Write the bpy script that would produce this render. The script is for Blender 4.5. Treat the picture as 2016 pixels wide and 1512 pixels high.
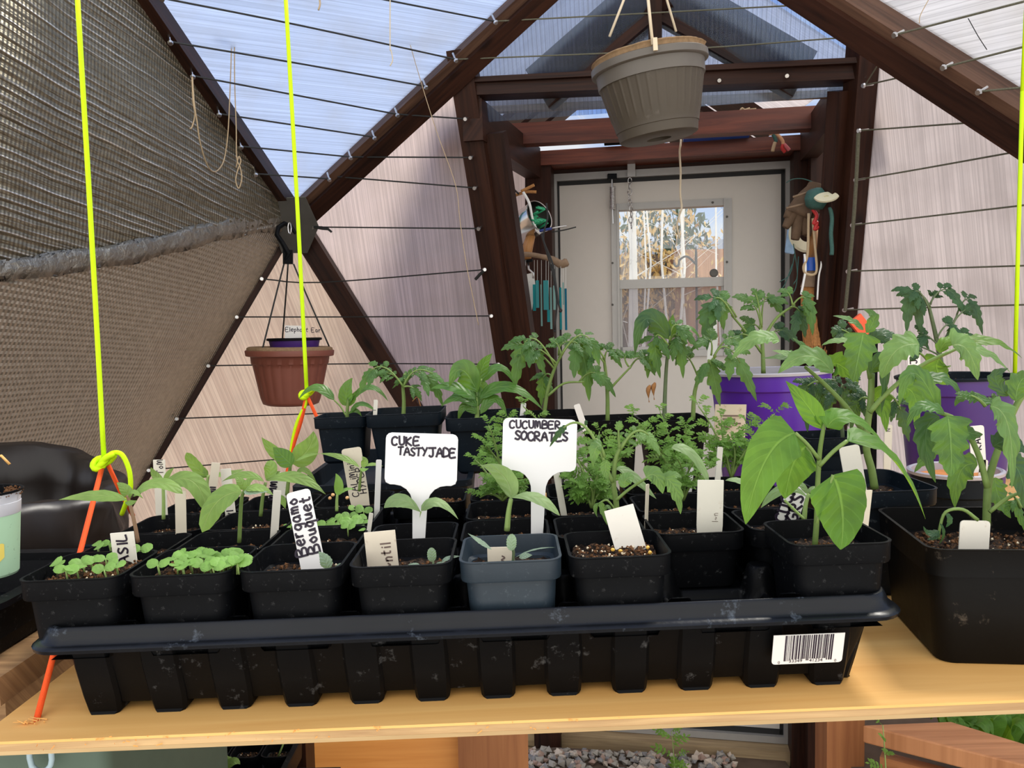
import bpy, math, random
from mathutils import Vector as V, Matrix, Euler
PI = math.pi
for o in list(bpy.data.objects): bpy.data.objects.remove(o)
scn = bpy.context.scene; COL = scn.collection
# ------------------------------------------------------------------ camera
FP = 1560.0
EYE = V((0, 0, 1.5)); PITCH = math.radians(3.92); ROLL = math.radians(1.17)
FWD = V((0, math.cos(PITCH), -math.sin(PITCH))); U0 = V((0, math.sin(PITCH), math.cos(PITCH))); R0 = V((1, 0, 0))
CR = R0*math.cos(ROLL) - U0*math.sin(ROLL); CU = U0*math.cos(ROLL) + R0*math.sin(ROLL)
cd = bpy.data.cameras.new('camera'); cam = bpy.data.objects.new('camera', cd); COL.objects.link(cam)
cd.sensor_fit = 'HORIZONTAL'; cd.sensor_width = 36; cd.lens = 36*FP/2016; cd.clip_start = .02; cd.clip_end = 200
cam.matrix_world = Matrix(((CR.x, CU.x, -FWD.x, EYE.x), (CR.y, CU.y, -FWD.y, EYE.y), (CR.z, CU.z, -FWD.z, EYE.z), (0, 0, 0, 1)))
scn.camera = cam
scn.view_settings.view_transform = 'Standard'; scn.view_settings.look = 'None'
scn.view_settings.gamma = 1; scn.view_settings.exposure = -0.08; scn.view_settings.use_curve_mapping = False
# ------------------------------------------------------------------ node helpers
def nt_new(m):
    m.use_nodes = True; nt = m.node_tree; nt.nodes.clear(); return nt
def nd(nt, typ, ins=None, **kw):
    n = nt.nodes.new(typ)
    for k, v in kw.items(): setattr(n, k, v)
    for k, v in (ins or {}).items():
        s = n.inputs[k]
        if isinstance(v, bpy.types.NodeSocket): nt.links.new(v, s)
        elif isinstance(v, (tuple, list)) and len(v) == 3 and s.type == 'RGBA': s.default_value = (*v, 1)
        else: s.default_value = v
    return n
def mth(nt, op, a, b=0.0, c=0.0): return nd(nt, 'ShaderNodeMath', {0: a, 1: b, 2: c}, operation=op).outputs[0]
def mix(nt, f, a, b):
    n = nt.nodes.new('ShaderNodeMix'); n.data_type = 'RGBA'
    for i, v in ((0, f), (6, a), (7, b)):
        if isinstance(v, bpy.types.NodeSocket): nt.links.new(v, n.inputs[i])
        else: n.inputs[i].default_value = (*v, 1) if isinstance(v, (tuple, list)) else v
    return n.outputs[2]
def ramp(nt, f, stops):
    n = nd(nt, 'ShaderNodeValToRGB', {0: f}); e = n.color_ramp.elements
    while len(e) < len(stops): e.new(.5)
    for i, (p, c) in enumerate(stops): e[i].position = p; e[i].color = (*c, 1) if isinstance(c, tuple) else (c, c, c, 1)
    return n.outputs[0]
def noise(nt, vec, sc, det=4, rough=.55, dist=0): return nd(nt, 'ShaderNodeTexNoise', {'Vector': vec, 'Scale': sc, 'Detail': det, 'Roughness': rough, 'Distortion': dist}).outputs[0]
def mapping(nt, vec, sc=(1, 1, 1), rot=(0, 0, 0)): return nd(nt, 'ShaderNodeMapping', {'Vector': vec, 'Scale': V(sc), 'Rotation': Euler(rot)}).outputs[0]
# ------------------------------------------------------------------ sky and sun
SKY_BASE, SKY_FILL = .95, 1.25
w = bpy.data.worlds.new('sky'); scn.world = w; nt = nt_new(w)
g = nd(nt, 'ShaderNodeTexCoord').outputs['Generated']
z = nd(nt, 'ShaderNodeSeparateXYZ', {0: g}).outputs[2]
sky = ramp(nt, z, [(0.0, (.80, .88, 1.0)), (.25, (.34, .55, 1.0)), (.7, (.30, .46, .98))])
cl = ramp(nt, noise(nt, mapping(nt, g, (1, 1, 2.2)), 3.2, 6, .6), [(.44, 0.0), (.60, 1.0)])
skyc = mix(nt, mth(nt, 'MULTIPLY', cl, .85), sky, (1.0, .99, .97))
gy = nd(nt, 'ShaderNodeSeparateXYZ', {0: g}).outputs[1]
bk = ramp(nt, mth(nt, 'MULTIPLY_ADD', gy, -.5, .5), [(.42, 0.0), (.78, 1.0)])   # added front fill: sky made brighter and warmer behind the camera
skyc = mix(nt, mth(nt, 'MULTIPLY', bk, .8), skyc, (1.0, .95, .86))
bg = nd(nt, 'ShaderNodeBackground', {0: skyc, 1: mth(nt, 'MULTIPLY_ADD', bk, SKY_FILL, SKY_BASE)})
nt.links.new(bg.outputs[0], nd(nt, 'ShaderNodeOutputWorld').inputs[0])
sl = bpy.data.lights.new('sun', 'SUN'); sl.energy = 3.2; sl.angle = math.radians(14); sl.color = (1, .95, .86)
sun = bpy.data.objects.new('sun', sl); COL.objects.link(sun)
SUN_DIR = V((.42, .38, .82)).normalized(); sun.rotation_euler = SUN_DIR.to_track_quat('Z', 'Y').to_euler()
sun.location = (3, 3, 6)
# ------------------------------------------------------------------ projection helpers: a pixel of the photo turned into a point at a real distance
def ray(px, py): return FWD*FP + CR*(px-1008) + CU*(756-py)
def P(px, py, Y): d = ray(px, py); return EYE + d*(Y/d.y)
def PZ(px, py, z): d = ray(px, py); return EYE + d*((z-EYE.z)/d.z)
def onplane(px, py, p0, n): d = ray(px, py); return EYE + d*((p0-EYE).dot(n)/d.dot(n))
# the hanging shelf leans a little: its own frame
TILT = math.radians(1.22)
SH = Matrix.Translation((0, 0, 1.278)) @ Matrix.Rotation(-TILT, 4, 'Y')
def S(u, v, h): return SH @ V((u, v, h))
SHN = (SH.to_3x3() @ V((0, 0, 1)))
def SP(px, py, h):
    p = onplane(px, py, S(0, 0, h), SHN); q = SH.inverted() @ p; return q.x, q.y
# ------------------------------------------------------------------ mesh builder
def basis(o, x, y, z): return Matrix(((x.x, y.x, z.x, o.x), (x.y, y.y, z.y, o.y), (x.z, y.z, z.z, o.z), (0, 0, 0, 1)))
def wm(o):
    m = o.matrix_basis.copy()
    return wm(o.parent) @ m if o.parent else m
class MB:
    def __init__(s, M=None): s.v = []; s.f = []; s.uv = []; s.mi = []; s.M = M; s.cm = 0
    def add(s, vs, fs, uvs=None):
        b = len(s.v)
        for i, p in enumerate(vs):
            p = V(p); s.v.append(s.M @ p if s.M else p); s.uv.append(uvs[i] if uvs else (p[0], p[1]))
        for f in fs: s.f.append(tuple(b+i for i in f)); s.mi.append(s.cm)
    def box(s, c, sz, R=None):
        c = V(c); hx, hy, hz = sz[0]/2, sz[1]/2, sz[2]/2; R = R or Matrix.Identity(3); L = max(range(3), key=lambda i: sz[i])
        for ax in range(3):
            a1, a2 = (ax+1) % 3, (ax+2) % 3
            for sg in (-1, 1):
                q = []; uv = []
                for s1, s2 in ((-1, -1), (1, -1), (1, 1), (-1, 1)):
                    p = [0, 0, 0]; h = (hx, hy, hz); p[ax] = sg*h[ax]; p[a1] = s1*h[a1]; p[a2] = s2*h[a2]
                    o_ = [p[i] for i in range(3) if i != L]
                    q.append(c + R @ V(p)); uv.append((p[L]+c.x*.7+c.z*.3, o_[0]+o_[1]*.8+c.y))
                s.add(q, [(0, 1, 2, 3) if sg > 0 else (3, 2, 1, 0)], uv)
    def hexa(s, q, uv=None):  # 8 corners: bottom 4, top 4
        s.add(q, [(3, 2, 1, 0), (4, 5, 6, 7), (0, 1, 5, 4), (1, 2, 6, 5), (2, 3, 7, 6), (3, 0, 4, 7)], uv)
    def beam(s, a, b, wd, ht, up=V((0, 0, 1))):
        a, b = V(a), V(b); d = (b-a); L = d.length; x = d/L; y = up.cross(x).normalized(); z = x.cross(y)
        s.box((a+b)/2, (L, wd, ht), Matrix((x, y, z)).transposed())
    def tube(s, pts, r, n=8, cap=True):
        pts = [V(p) for p in pts]; k = len(pts); rr_ = r if isinstance(r, (list, tuple)) else [r]*k
        vs = []; uv = []; t = (pts[1]-pts[0]).normalized(); side = t.orthogonal().normalized(); dist = 0
        for i, p in enumerate(pts):
            t2 = (pts[min(i+1, k-1)]-pts[max(i-1, 0)])
            t2 = t2.normalized() if t2.length > 1e-9 else t
            side = side - t2*side.dot(t2); side = side.normalized() if side.length > 1e-6 else t2.orthogonal().normalized()
            bn = t2.cross(side); t = t2
            if i: dist += (p-pts[i-1]).length
            for j in range(n):
                a = 2*PI*j/n; vs.append(p + (side*math.cos(a)+bn*math.sin(a))*rr_[i]); uv.append((dist, j/n*.02))
        fs = [(i*n+j, i*n+(j+1) % n, (i+1)*n+(j+1) % n, (i+1)*n+j) for i in range(k-1) for j in range(n)]
        if cap: fs += [tuple(range(n))[::-1], tuple((k-1)*n+j for j in range(n))]
        s.add(vs, fs, uv)
    def loft(s, rings, cap0=True, cap1=True, uvf=None):
        n = len(rings[0]); vs = [p for r in rings for p in r]
        fs = [(i*n+j, i*n+(j+1) % n, (i+1)*n+(j+1) % n, (i+1)*n+j) for i in range(len(rings)-1) for j in range(n)]
        if cap0: fs.append(tuple(range(n))[::-1])
        if cap1: fs.append(tuple((len(rings)-1)*n+j for j in range(n)))
        s.add(vs, fs, [uvf(p) for p in vs] if uvf else None)
    def lathe(s, prof, n=32, c=(0, 0, 0), rf=None, cap0=False, cap1=False, M=None):
        c = V(c); rings = []
        for i, (r, z) in enumerate(prof):
            ring = []
            for j in range(n):
                a = 2*PI*j/n; q = r*(rf(a, i, z) if rf else 1); p = V((q*math.cos(a), q*math.sin(a), z))
                ring.append(c + (M @ p if M else p))
            rings.append(ring)
        s.loft(rings, cap0, cap1)
    def extr(s, pts, o, x, y, z, th):  # 2-D outline extruded by th along z
        n = len(pts); A = [o+x*a+y*b for a, b in pts]; B = [p+z*th for p in A]; uv = [(a, b) for a, b in pts]*2
        s.add(A+B, [tuple(range(n))[::-1], tuple(range(n, 2*n))]+[(i, (i+1) % n, n+(i+1) % n, n+i) for i in range(n)], uv)
    def rock(s, c, r, rnd, sq=1):
        c = V(c); q = [V((1, 0, 0)), V((-1, 0, 0)), V((0, 1, 0)), V((0, -1, 0)), V((0, 0, 1)), V((0, 0, -1))]
        R = Euler((rnd.random()*6, rnd.random()*6, rnd.random()*6)).to_matrix()
        vs = []
        for p in q: p = R @ (p*r*(.7+.6*rnd.random())); p.z *= sq; vs.append(c+p)
        s.add(vs, [(0, 2, 4), (2, 1, 4), (1, 3, 4), (3, 0, 4), (2, 0, 5), (1, 2, 5), (3, 1, 5), (0, 3, 5)])
    def grid(s, f, nu, nv):
        vs = []; uv = []
        for i in range(nu+1):
            for j in range(nv+1): vs.append(f(i/nu, j/nv)); uv.append((i/nu, j/nv))
        s.add(vs, [(i*(nv+1)+j, (i+1)*(nv+1)+j, (i+1)*(nv+1)+j+1, i*(nv+1)+j+1) for i in range(nu) for j in range(nv)], uv)
    def build(s, name, mats, parent=None, smooth=False, bev=0, sub=0, solid=0):
        me = bpy.data.meshes.new(name); o = bpy.data.objects.new(name, me)
        if parent:
            im = wm(parent).inverted(); vs = [im @ p for p in s.v]; o.parent = parent
        else:
            lo = [min(p[i] for p in s.v) for i in range(3)]; hi = [max(p[i] for p in s.v) for i in range(3)]
            c = V(((lo[0]+hi[0])/2, (lo[1]+hi[1])/2, lo[2])); vs = [p-c for p in s.v]; o.location = c
        me.from_pydata([tuple(p) for p in vs], [], s.f)
        ul = me.uv_layers.new(name='UVMap'); lv = [0]*len(me.loops)
        me.loops.foreach_get('vertex_index', lv); flat = []
        for i in lv: flat += [s.uv[i][0], s.uv[i][1]]
        ul.data.foreach_set('uv', flat)
        for m in (mats if isinstance(mats, (list, tuple)) else [mats]): me.materials.append(m)
        me.polygons.foreach_set('material_index', s.mi)
        if smooth:
            me.polygons.foreach_set('use_smooth', [True]*len(me.polygons))
            if smooth != True:
                try: me.set_sharp_from_angle(angle=math.radians(smooth))
                except Exception: pass
        me.validate(); me.update(); COL.objects.link(o)
        if solid: q = o.modifiers.new('solid', 'SOLIDIFY'); q.thickness = solid; q.offset = 0
        if bev: q = o.modifiers.new('bevel', 'BEVEL'); q.width = bev; q.segments = 2; q.limit_method = 'ANGLE'; q.angle_limit = math.radians(50)
        if sub: q = o.modifiers.new('sub', 'SUBSURF'); q.levels = sub; q.render_levels = sub
        return o
def tag(o, label=None, cat=None, group=None, kind=None):
    if label: o['label'] = label
    if cat: o['category'] = cat
    if group: o['group'] = group
    if kind: o['kind'] = kind
    return o
def thing(name, label, cat, loc=(0, 0, 0), group=None, rot=None):
    o = bpy.data.objects.new(name, None); COL.objects.link(o); o.location = loc; o.empty_display_size = .02
    if rot: o.rotation_euler = rot
    return tag(o, label, cat, group)
def struct(o, label=None): o['kind'] = 'structure'; return tag(o, label, 'structure') if label else o
def rr(hx, hy, r, z, cx=0, cy=0, n=5):
    out = []
    for (sx, sy, a0) in ((1, 1, 0), (-1, 1, PI/2), (-1, -1, PI), (1, -1, 3*PI/2)):
        for k in range(n):
            a = a0+PI/2*k/(n-1); out.append((cx+sx*(hx-r)+r*math.cos(a), cy+sy*(hy-r)+r*math.sin(a), z))
    return out
def bez(b, m, t, n):
    c = m*2-(b+t)/2
    return [b*(1-i/n)**2+c*2*(i/n)*(1-i/n)+t*(i/n)**2 for i in range(n+1)]
def poly(pts, n):  # smooth path through points (Catmull-Rom)
    pts = [V(p) for p in pts]
    if len(pts) == 2: return [pts[0].lerp(pts[1], i/n) for i in range(n+1)]
    q = [pts[0]*2-pts[1]]+pts+[pts[-1]*2-pts[-2]]; out = []
    for k in range(len(pts)-1):
        a, b, c, d = q[k:k+4]
        for i in range(n):
            t = i/n; out.append(.5*((2*b)+(c-a)*t+(2*a-5*b+4*c-d)*t*t+(3*b-a-3*c+d)*t**3))
    return out+[pts[-1]]
# ------------------------------------------------------------------ materials
MT = {}
def prin(nt, **ins):
    p = nd(nt, 'ShaderNodeBsdfPrincipled', ins); return p
def outm(nt, sh): nt.links.new(sh, nd(nt, 'ShaderNodeOutputMaterial').inputs[0])
def bump(nt, h, st=.3, dist=.001): return nd(nt, 'ShaderNodeBump', {'Height': h, 'Strength': st, 'Distance': dist}).outputs[0]
def plain(name, col, rough=.5, metal=0, var=.12, sc=40, bst=.15, spec=.5, dust=None, dsc=60, bd=.0005):
    m = bpy.data.materials.new(name); nt = nt_new(m); tc = nd(nt, 'ShaderNodeTexCoord').outputs['Object']
    n = noise(nt, tc, sc); c = mix(nt, n, tuple(x*(1-var) for x in col), tuple(min(1, x*(1+var)) for x in col))
    if dust:
        d = ramp(nt, noise(nt, tc, dsc, 6, .7), [(.60, 0.0), (.70, 1.0)]); c = mix(nt, mth(nt, 'MULTIPLY', d, dust[1]), c, dust[0])
    p = prin(nt, **{'Base Color': c, 'Roughness': rough, 'Metallic': metal, 'Specular IOR Level': spec, 'Normal': bump(nt, noise(nt, tc, sc*3), bst, bd)})
    outm(nt, p.outputs[0]); MT[name] = m; return m
def wood(name, c1, c2, rough=.55, sc=1.0, knots=True, spec=.4, bst=.4):
    m = bpy.data.materials.new(name); nt = nt_new(m); uv = nd(nt, 'ShaderNodeUVMap').outputs[0]
    g1 = noise(nt, mapping(nt, uv, (3*sc, 60*sc, 1)), 1.0, 5, .6, 1.2)
    g2 = noise(nt, mapping(nt, uv, (1.2*sc, 14*sc, 1)), 1.0, 3, .5, 2.0)
    f = mth(nt, 'ADD', mth(nt, 'MULTIPLY', g1, .6), mth(nt, 'MULTIPLY', g2, .4))
    c = ramp(nt, f, [(.36, c1), (.62, c2)])
    if knots:
        vo = nd(nt, 'ShaderNodeTexVoronoi', {'Vector': mapping(nt, uv, (5*sc, 12*sc, 1)), 'Scale': 1.0}).outputs[0]
        c = mix(nt, ramp(nt, vo, [(.05, .75), (.16, 0.0)]), c, tuple(x*.3 for x in c1))
    p = prin(nt, **{'Base Color': c, 'Roughness': rough, 'Specular IOR Level': spec, 'Normal': bump(nt, g1, bst, .001)})
    outm(nt, p.outputs[0]); MT[name] = m; return m
def leafmat(name, col, col2, trans=.35, vein=.5, rough=.45, gl=.5, nv=7, bst=.6):
    m = bpy.data.materials.new(name); nt = nt_new(m); uvn = nd(nt, 'ShaderNodeUVMap').outputs[0]
    sp = nd(nt, 'ShaderNodeSeparateXYZ', {0: uvn}); u, v_ = sp.outputs[0], sp.outputs[1]
    av = mth(nt, 'ABSOLUTE', mth(nt, 'SUBTRACT', v_, .5))
    mid = ramp(nt, av, [(.012, 1.0), (.035, 0.0)])
    lat = mth(nt, 'FRACT', mth(nt, 'SUBTRACT', mth(nt, 'MULTIPLY', u, float(nv)), mth(nt, 'MULTIPLY', av, nv*.55)))
    lt = ramp(nt, mth(nt, 'ABSOLUTE', mth(nt, 'SUBTRACT', lat, .5)), [(.02, 1.0), (.07, 0.0)])
    vn = mth(nt, 'MAXIMUM', mid, mth(nt, 'MULTIPLY', lt, .34))
    tc = nd(nt, 'ShaderNodeTexCoord').outputs['Object']; n = noise(nt, tc, 55, 4); n2 = noise(nt, tc, 9, 2)
    c = mix(nt, ramp(nt, n2, [(.35, 0.0), (.65, 1.0)]), col, col2)
    c = mix(nt, ramp(nt, n, [(.35, 0.0), (.75, .7)]), c, tuple(x*.45 for x in col))
    c = mix(nt, mth(nt, 'MULTIPLY', vn, vein), c, (min(1, col2[0]*1.7+.03), min(1, col2[1]*1.35+.04), min(1, col2[2]*1.6+.03)))
    hh = mth(nt, 'SUBTRACT', mth(nt, 'MULTIPLY', mth(nt, 'ABSOLUTE', mth(nt, 'SUBTRACT', lat, .5)), -1.0), mth(nt, 'MULTIPLY', mid, .6))
    bp = bump(nt, mth(nt, 'ADD', hh, mth(nt, 'MULTIPLY', noise(nt, tc, 160, 3), .35)), bst, .0011)
    p = prin(nt, **{'Base Color': c, 'Roughness': rough, 'Specular IOR Level': gl, 'Normal': bp})
    t = nd(nt, 'ShaderNodeBsdfTranslucent', {'Color': mix(nt, .55, c, (.45, .72, .04)), 'Normal': bp})
    ms = nd(nt, 'ShaderNodeMixShader', {0: trans, 1: p.outputs[0], 2: t.outputs[0]}); outm(nt, ms.outputs[0]); MT[name] = m; return m
def polycarb(name, tint, clear=.3, stain=0.0, flute=.011, rgh=.22, dirt=(.55, .5, .42)):
    m = bpy.data.materials.new(name); nt = nt_new(m); uv = nd(nt, 'ShaderNodeUVMap').outputs[0]
    sp = nd(nt, 'ShaderNodeSeparateXYZ', {0: uv})
    fr = mth(nt, 'FRACT', mth(nt, 'DIVIDE', sp.outputs[1], flute)); tri = mth(nt, 'ABSOLUTE', mth(nt, 'SUBTRACT', fr, .5))
    st = noise(nt, mapping(nt, uv, (1.5, 160, 1)), 1.0, 3, .6)
    line = ramp(nt, tri, [(.0, 1.0), (.09, 0.0)])
    big = noise(nt, uv, 7, 4, .6)
    c = mix(nt, ramp(nt, st, [(.38, 0.0), (.62, 1.0)]), tuple(x*.82 for x in tint), tuple(min(1, x*1.04) for x in tint))
    c = mix(nt, mth(nt, 'MULTIPLY', line, .5), c, tuple(x*.42 for x in tint))
    c = mix(nt, mth(nt, 'MULTIPLY', ramp(nt, big, [(.45, 0.0), (.7, 1.0)]), .25+stain), c, dirt)
    bp = bump(nt, mth(nt, 'ADD', tri, mth(nt, 'MULTIPLY', st, .6)), .5, .002)
    t = nd(nt, 'ShaderNodeBsdfTranslucent', {'Color': c}); gls = nd(nt, 'ShaderNodeBsdfGlossy', {'Color': (1, 1, 1), 'Roughness': .25, 'Normal': bp})
    if rgh < .05: rf = nd(nt, 'ShaderNodeBsdfTransparent', {'Color': mix(nt, mth(nt, 'MULTIPLY', ramp(nt, st, [(.35, 0.0), (.65, 1.0)]), .22), mix(nt, mth(nt, 'MULTIPLY', line, .4), tint, tuple(x*.35 for x in tint)), (.35, .34, .33))})
    else: rf = nd(nt, 'ShaderNodeBsdfRefraction', {'Color': tint, 'Roughness': rgh, 'IOR': 1.08, 'Normal': bp})
    a = nd(nt, 'ShaderNodeMixShader', {0: clear, 1: t.outputs[0], 2: rf.outputs[0]})
    b = nd(nt, 'ShaderNodeMixShader', {0: .018, 1: a.outputs[0], 2: gls.outputs[0]}); outm(nt, b.outputs[0]); MT[name] = m; return m
wood('stained', (.012, .0045, .003), (.042, .0145, .0075), .5, 1, True, .2)
wood('redwood', (.055, .014, .008), (.17, .042, .020), .45, 1, True, .45)
wood('strut', (.040, .017, .009), (.125, .062, .036), .6, 1, True, .3)
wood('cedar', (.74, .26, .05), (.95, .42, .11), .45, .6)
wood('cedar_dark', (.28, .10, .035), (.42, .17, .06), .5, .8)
wood('cedar_rail', (.40, .16, .06), (.62, .28, .12), .55, .8)
wood('timber', (.22, .15, .08), (.42, .31, .17), .8, .8)
wood('plytop', (.78, .40, .11), (.93, .56, .19), .5, .5, False, .35, .2)
wood('plyedge', (.35, .20, .09), (.66, .44, .21), .8, 2, False)
wood('plyface', (.42, .27, .12), (.62, .44, .22), .8, 1, False)
wood('oldwood', (.16, .08, .035), (.40, .24, .11), .8, 1.5)
wood('fencewood', (.10, .075, .06), (.22, .16, .125), .9, .5)
wood('handle', (.30, .13, .04), (.55, .27, .09), .45, 3)
plain('black', (.0030, .0034, .0042), .5, 0, .3, 70, .25, .09, ((.11, .11, .11), .3), 260)
plain('blackdirty', (.0036, .0035, .0034), .5, 0, .3, 40, .3, .12, ((.13, .105, .08), .55), 45)
plain('navy', (.005, .009, .014), .48, 0, .2, 50, .2, .14, ((.14, .17, .19), .3), 200)
plain('navy2', (.016, .027, .038), .45, 0, .2, 50, .2, .4, ((.16, .19, .21), .2), 240)
plain('traymat', (.0026, .0028, .0033), .45, 0, .3, 50, .3, .09, ((.13, .13, .13), .45), 60)
plain('flange', (.006, .007, .009), .27, 0, .5, 25, .5, .24, ((.14, .17, .21), .6), 30)
plain('purple', (.085, .016, .34), .33, 0, .12, 12, .1, .5)
plain('purple2', (.055, .015, .17), .4, 0, .12, 12, .1, .5)
plain('tag', (.76, .72, .62), .5, 0, .05, 60, .1, .4, ((.45, .30, .18), .6), 90)
plain('tagclean', (.80, .78, .74), .35, 0, .02, 60, .05, .4)
plain('signwhite', (.80, .79, .77), .3, 0, .01, 60, .03, .4)
plain('tagold', (.72, .64, .50), .5, 0, .08, 60, .1, .4, ((.35, .22, .12), .8), 70)
plain('ink', (.012, .004, .018), .5)
plain('inkfade', (.16, .11, .09), .7)
plain('yellow', (.62, .95, .0), .6, 0, .1, 900, .8, .3)
plain('orange', (.95, .10, .015), .6, 0, .12, 900, .8, .3)
plain('wirecoat', (.012, .013, .012), .6)
plain('twisted', (.13, .125, .085), .8, 0, .5, 300, .8, .2)
plain('twine', (.50, .38, .24), .9, 0, .25, 400, .6, .1)
plain('creamcord', (.66, .56, .40), .7)
plain('steel', (.62, .62, .62), .3, 1)
plain('brackets', (.10, .095, .085), .5, .6, .3, 20)
plain('alu', (.37, .36, .34), .42, .35, .06)
plain('doorskin', (.56, .53, .48), .5, 0, .03, 30, .15, .4)
plain('gasket', (.012, .012, .012), .7)
plain('terracotta', (.20, .062, .040), .5, 0, .12, 25, .15, .4)
plain('taupe', (.066, .053, .038), .5, 0, .10, 25, .15, .35, ((.14, .12, .10), .4), 40)
plain('taupelip', (.11, .097, .082), .42, 0, .10, 25, .15, .45)
plain('coir', (.26, .17, .095), .95, 0, .4, 150, 1, .1)
plain('orangesoil', (.75, .30, .10), .9, 0, .3, 150, 1, .1)
plain('gloves', (.13, .085, .055), .9, 0, .4, 60, .8, .1)
plain('teal', (.02, .28, .30), .4); plain('green', (.05, .45, .22), .5); plain('bluepl', (.01, .10, .55), .35); plain('bluedark', (.01, .03, .20), .4)
plain('tin', (.55, .55, .52), .18, 1, .2, 8, .2)
plain('bark', (.24, .16, .10), .9, 0, .4, 60, 1); plain('straw', (.42, .20, .07), .8, 0, .5, 200, 1, .2)
plain('red', (.55, .03, .03), .6); plain('white', (.85, .85, .82), .5); plain('palecream', (.72, .68, .48), .5)
plain('aspen', (.80, .79, .74), .8, 0, .12, 14, .3, .3, ((.08, .07, .06), .8), 12)
plain('dryground', (.42, .29, .20), .95, 0, .25, 3, .5, .1); plain('floorsoil', (.12, .085, .06), .95, 0, .4, 20, 1, .1)
plain('tanleaf', (.62, .42, .16), .8); plain('evergreen', (.05, .10, .05), .8); plain('roofshingle', (.20, .21, .24), .9)
plain('greentub', (.10, .15, .11), .6); plain('palehook', (.45, .60, .66), .5); plain('orangered', (.85, .10, .03), .6, 0, .3, 80)
plain('stem', (.16, .24, .06), .5, 0, .15, 200, .3, .3); plain('stempale', (.28, .40, .12), .5, 0, .15, 200, .3, .3)
plain('stemdark', (.11, .15, .07), .5, 0, .2, 200, .3, .3); plain('stembrown', (.26, .15, .08), .5)
plain('drybrown', (.32, .14, .04), .7); plain('seedcoat', (.75, .42, .18), .6); plain('balls', (.85, .50, .08), .4)
leafmat('leaf_pepper', (.085, .22, .022), (.15, .34, .04), .42, .45, .5, .4, 6, .55)
leafmat('leaf_zinnia', (.21, .35, .075), (.30, .46, .12), .30, .28, .5, .35, 5)
leafmat('leaf_cuke', (.23, .35, .14), (.33, .46, .20), .28, .22, .55, .3, 4)
leafmat('leaf_sprout', (.21, .41, .08), (.30, .52, .13), .30, .10, .55, .3, 3, .2)
leafmat('leaf_tomato', (.060, .155, .034), (.11, .25, .058), .36, .5, .5, .4, 6)
leafmat('leaf_tomdark', (.018, .066, .024), (.042, .125, .040), .25, .45, .5, .4, 6)
leafmat('leaf_tomyoung', (.14, .27, .075), (.22, .38, .115), .32, .4, .5, .35, 6)
leafmat('leaf_marigold', (.13, .29, .035), (.24, .45, .08), .40, .2, .5, .35, 4)
leafmat('leaf_eggplant', (.065, .17, .025), (.12, .28, .045), .32, .45, .4, .5, 6)
leafmat('leaf_grey', (.27, .38, .27), (.38, .50, .36), .25, .25, .6, .2, 5)
polycarb('poly_top', (.70, .76, .86), .22)
polycarb('poly_gable', (.72, .83, 1.0), .90, 0, .0105, .035)
polycarb('poly_side', (.90, .81, .765), .20)
polycarb('poly_low', (1.0, .86, .73), .12, .0, .009)
polycarb('poly_right', (.74, .69, .665), .18, .25, .012, .22, (.50, .46, .44))
polycarb('poly_sun', (.80, .79, .78), .2)
def soilmat(name, c1, c2, c3):
    m = bpy.data.materials.new(name); nt = nt_new(m); tc = nd(nt, 'ShaderNodeTexCoord').outputs['Object']
    n = noise(nt, tc, 260, 5, .7); c = ramp(nt, n, [(.38, c1), (.52, c2), (.66, c3)])
    p = prin(nt, **{'Base Color': c, 'Roughness': .9, 'Specular IOR Level': .2, 'Normal': bump(nt, noise(nt, tc, 420, 5, .7), 1, .003)})
    outm(nt, p.outputs[0]); MT[name] = m
soilmat('soil', (.006, .004, .003), (.030, .016, .009), (.16, .085, .042)); soilmat('soildark', (.008, .006, .005), (.03, .018, .012), (.12, .07, .04))
plain('crumb', (.13, .062, .028), .9, 0, .5, 300, .5, .1); plain('perlite', (.80, .66, .46), .9, 0, .3, 300, .5, .1)
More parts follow.
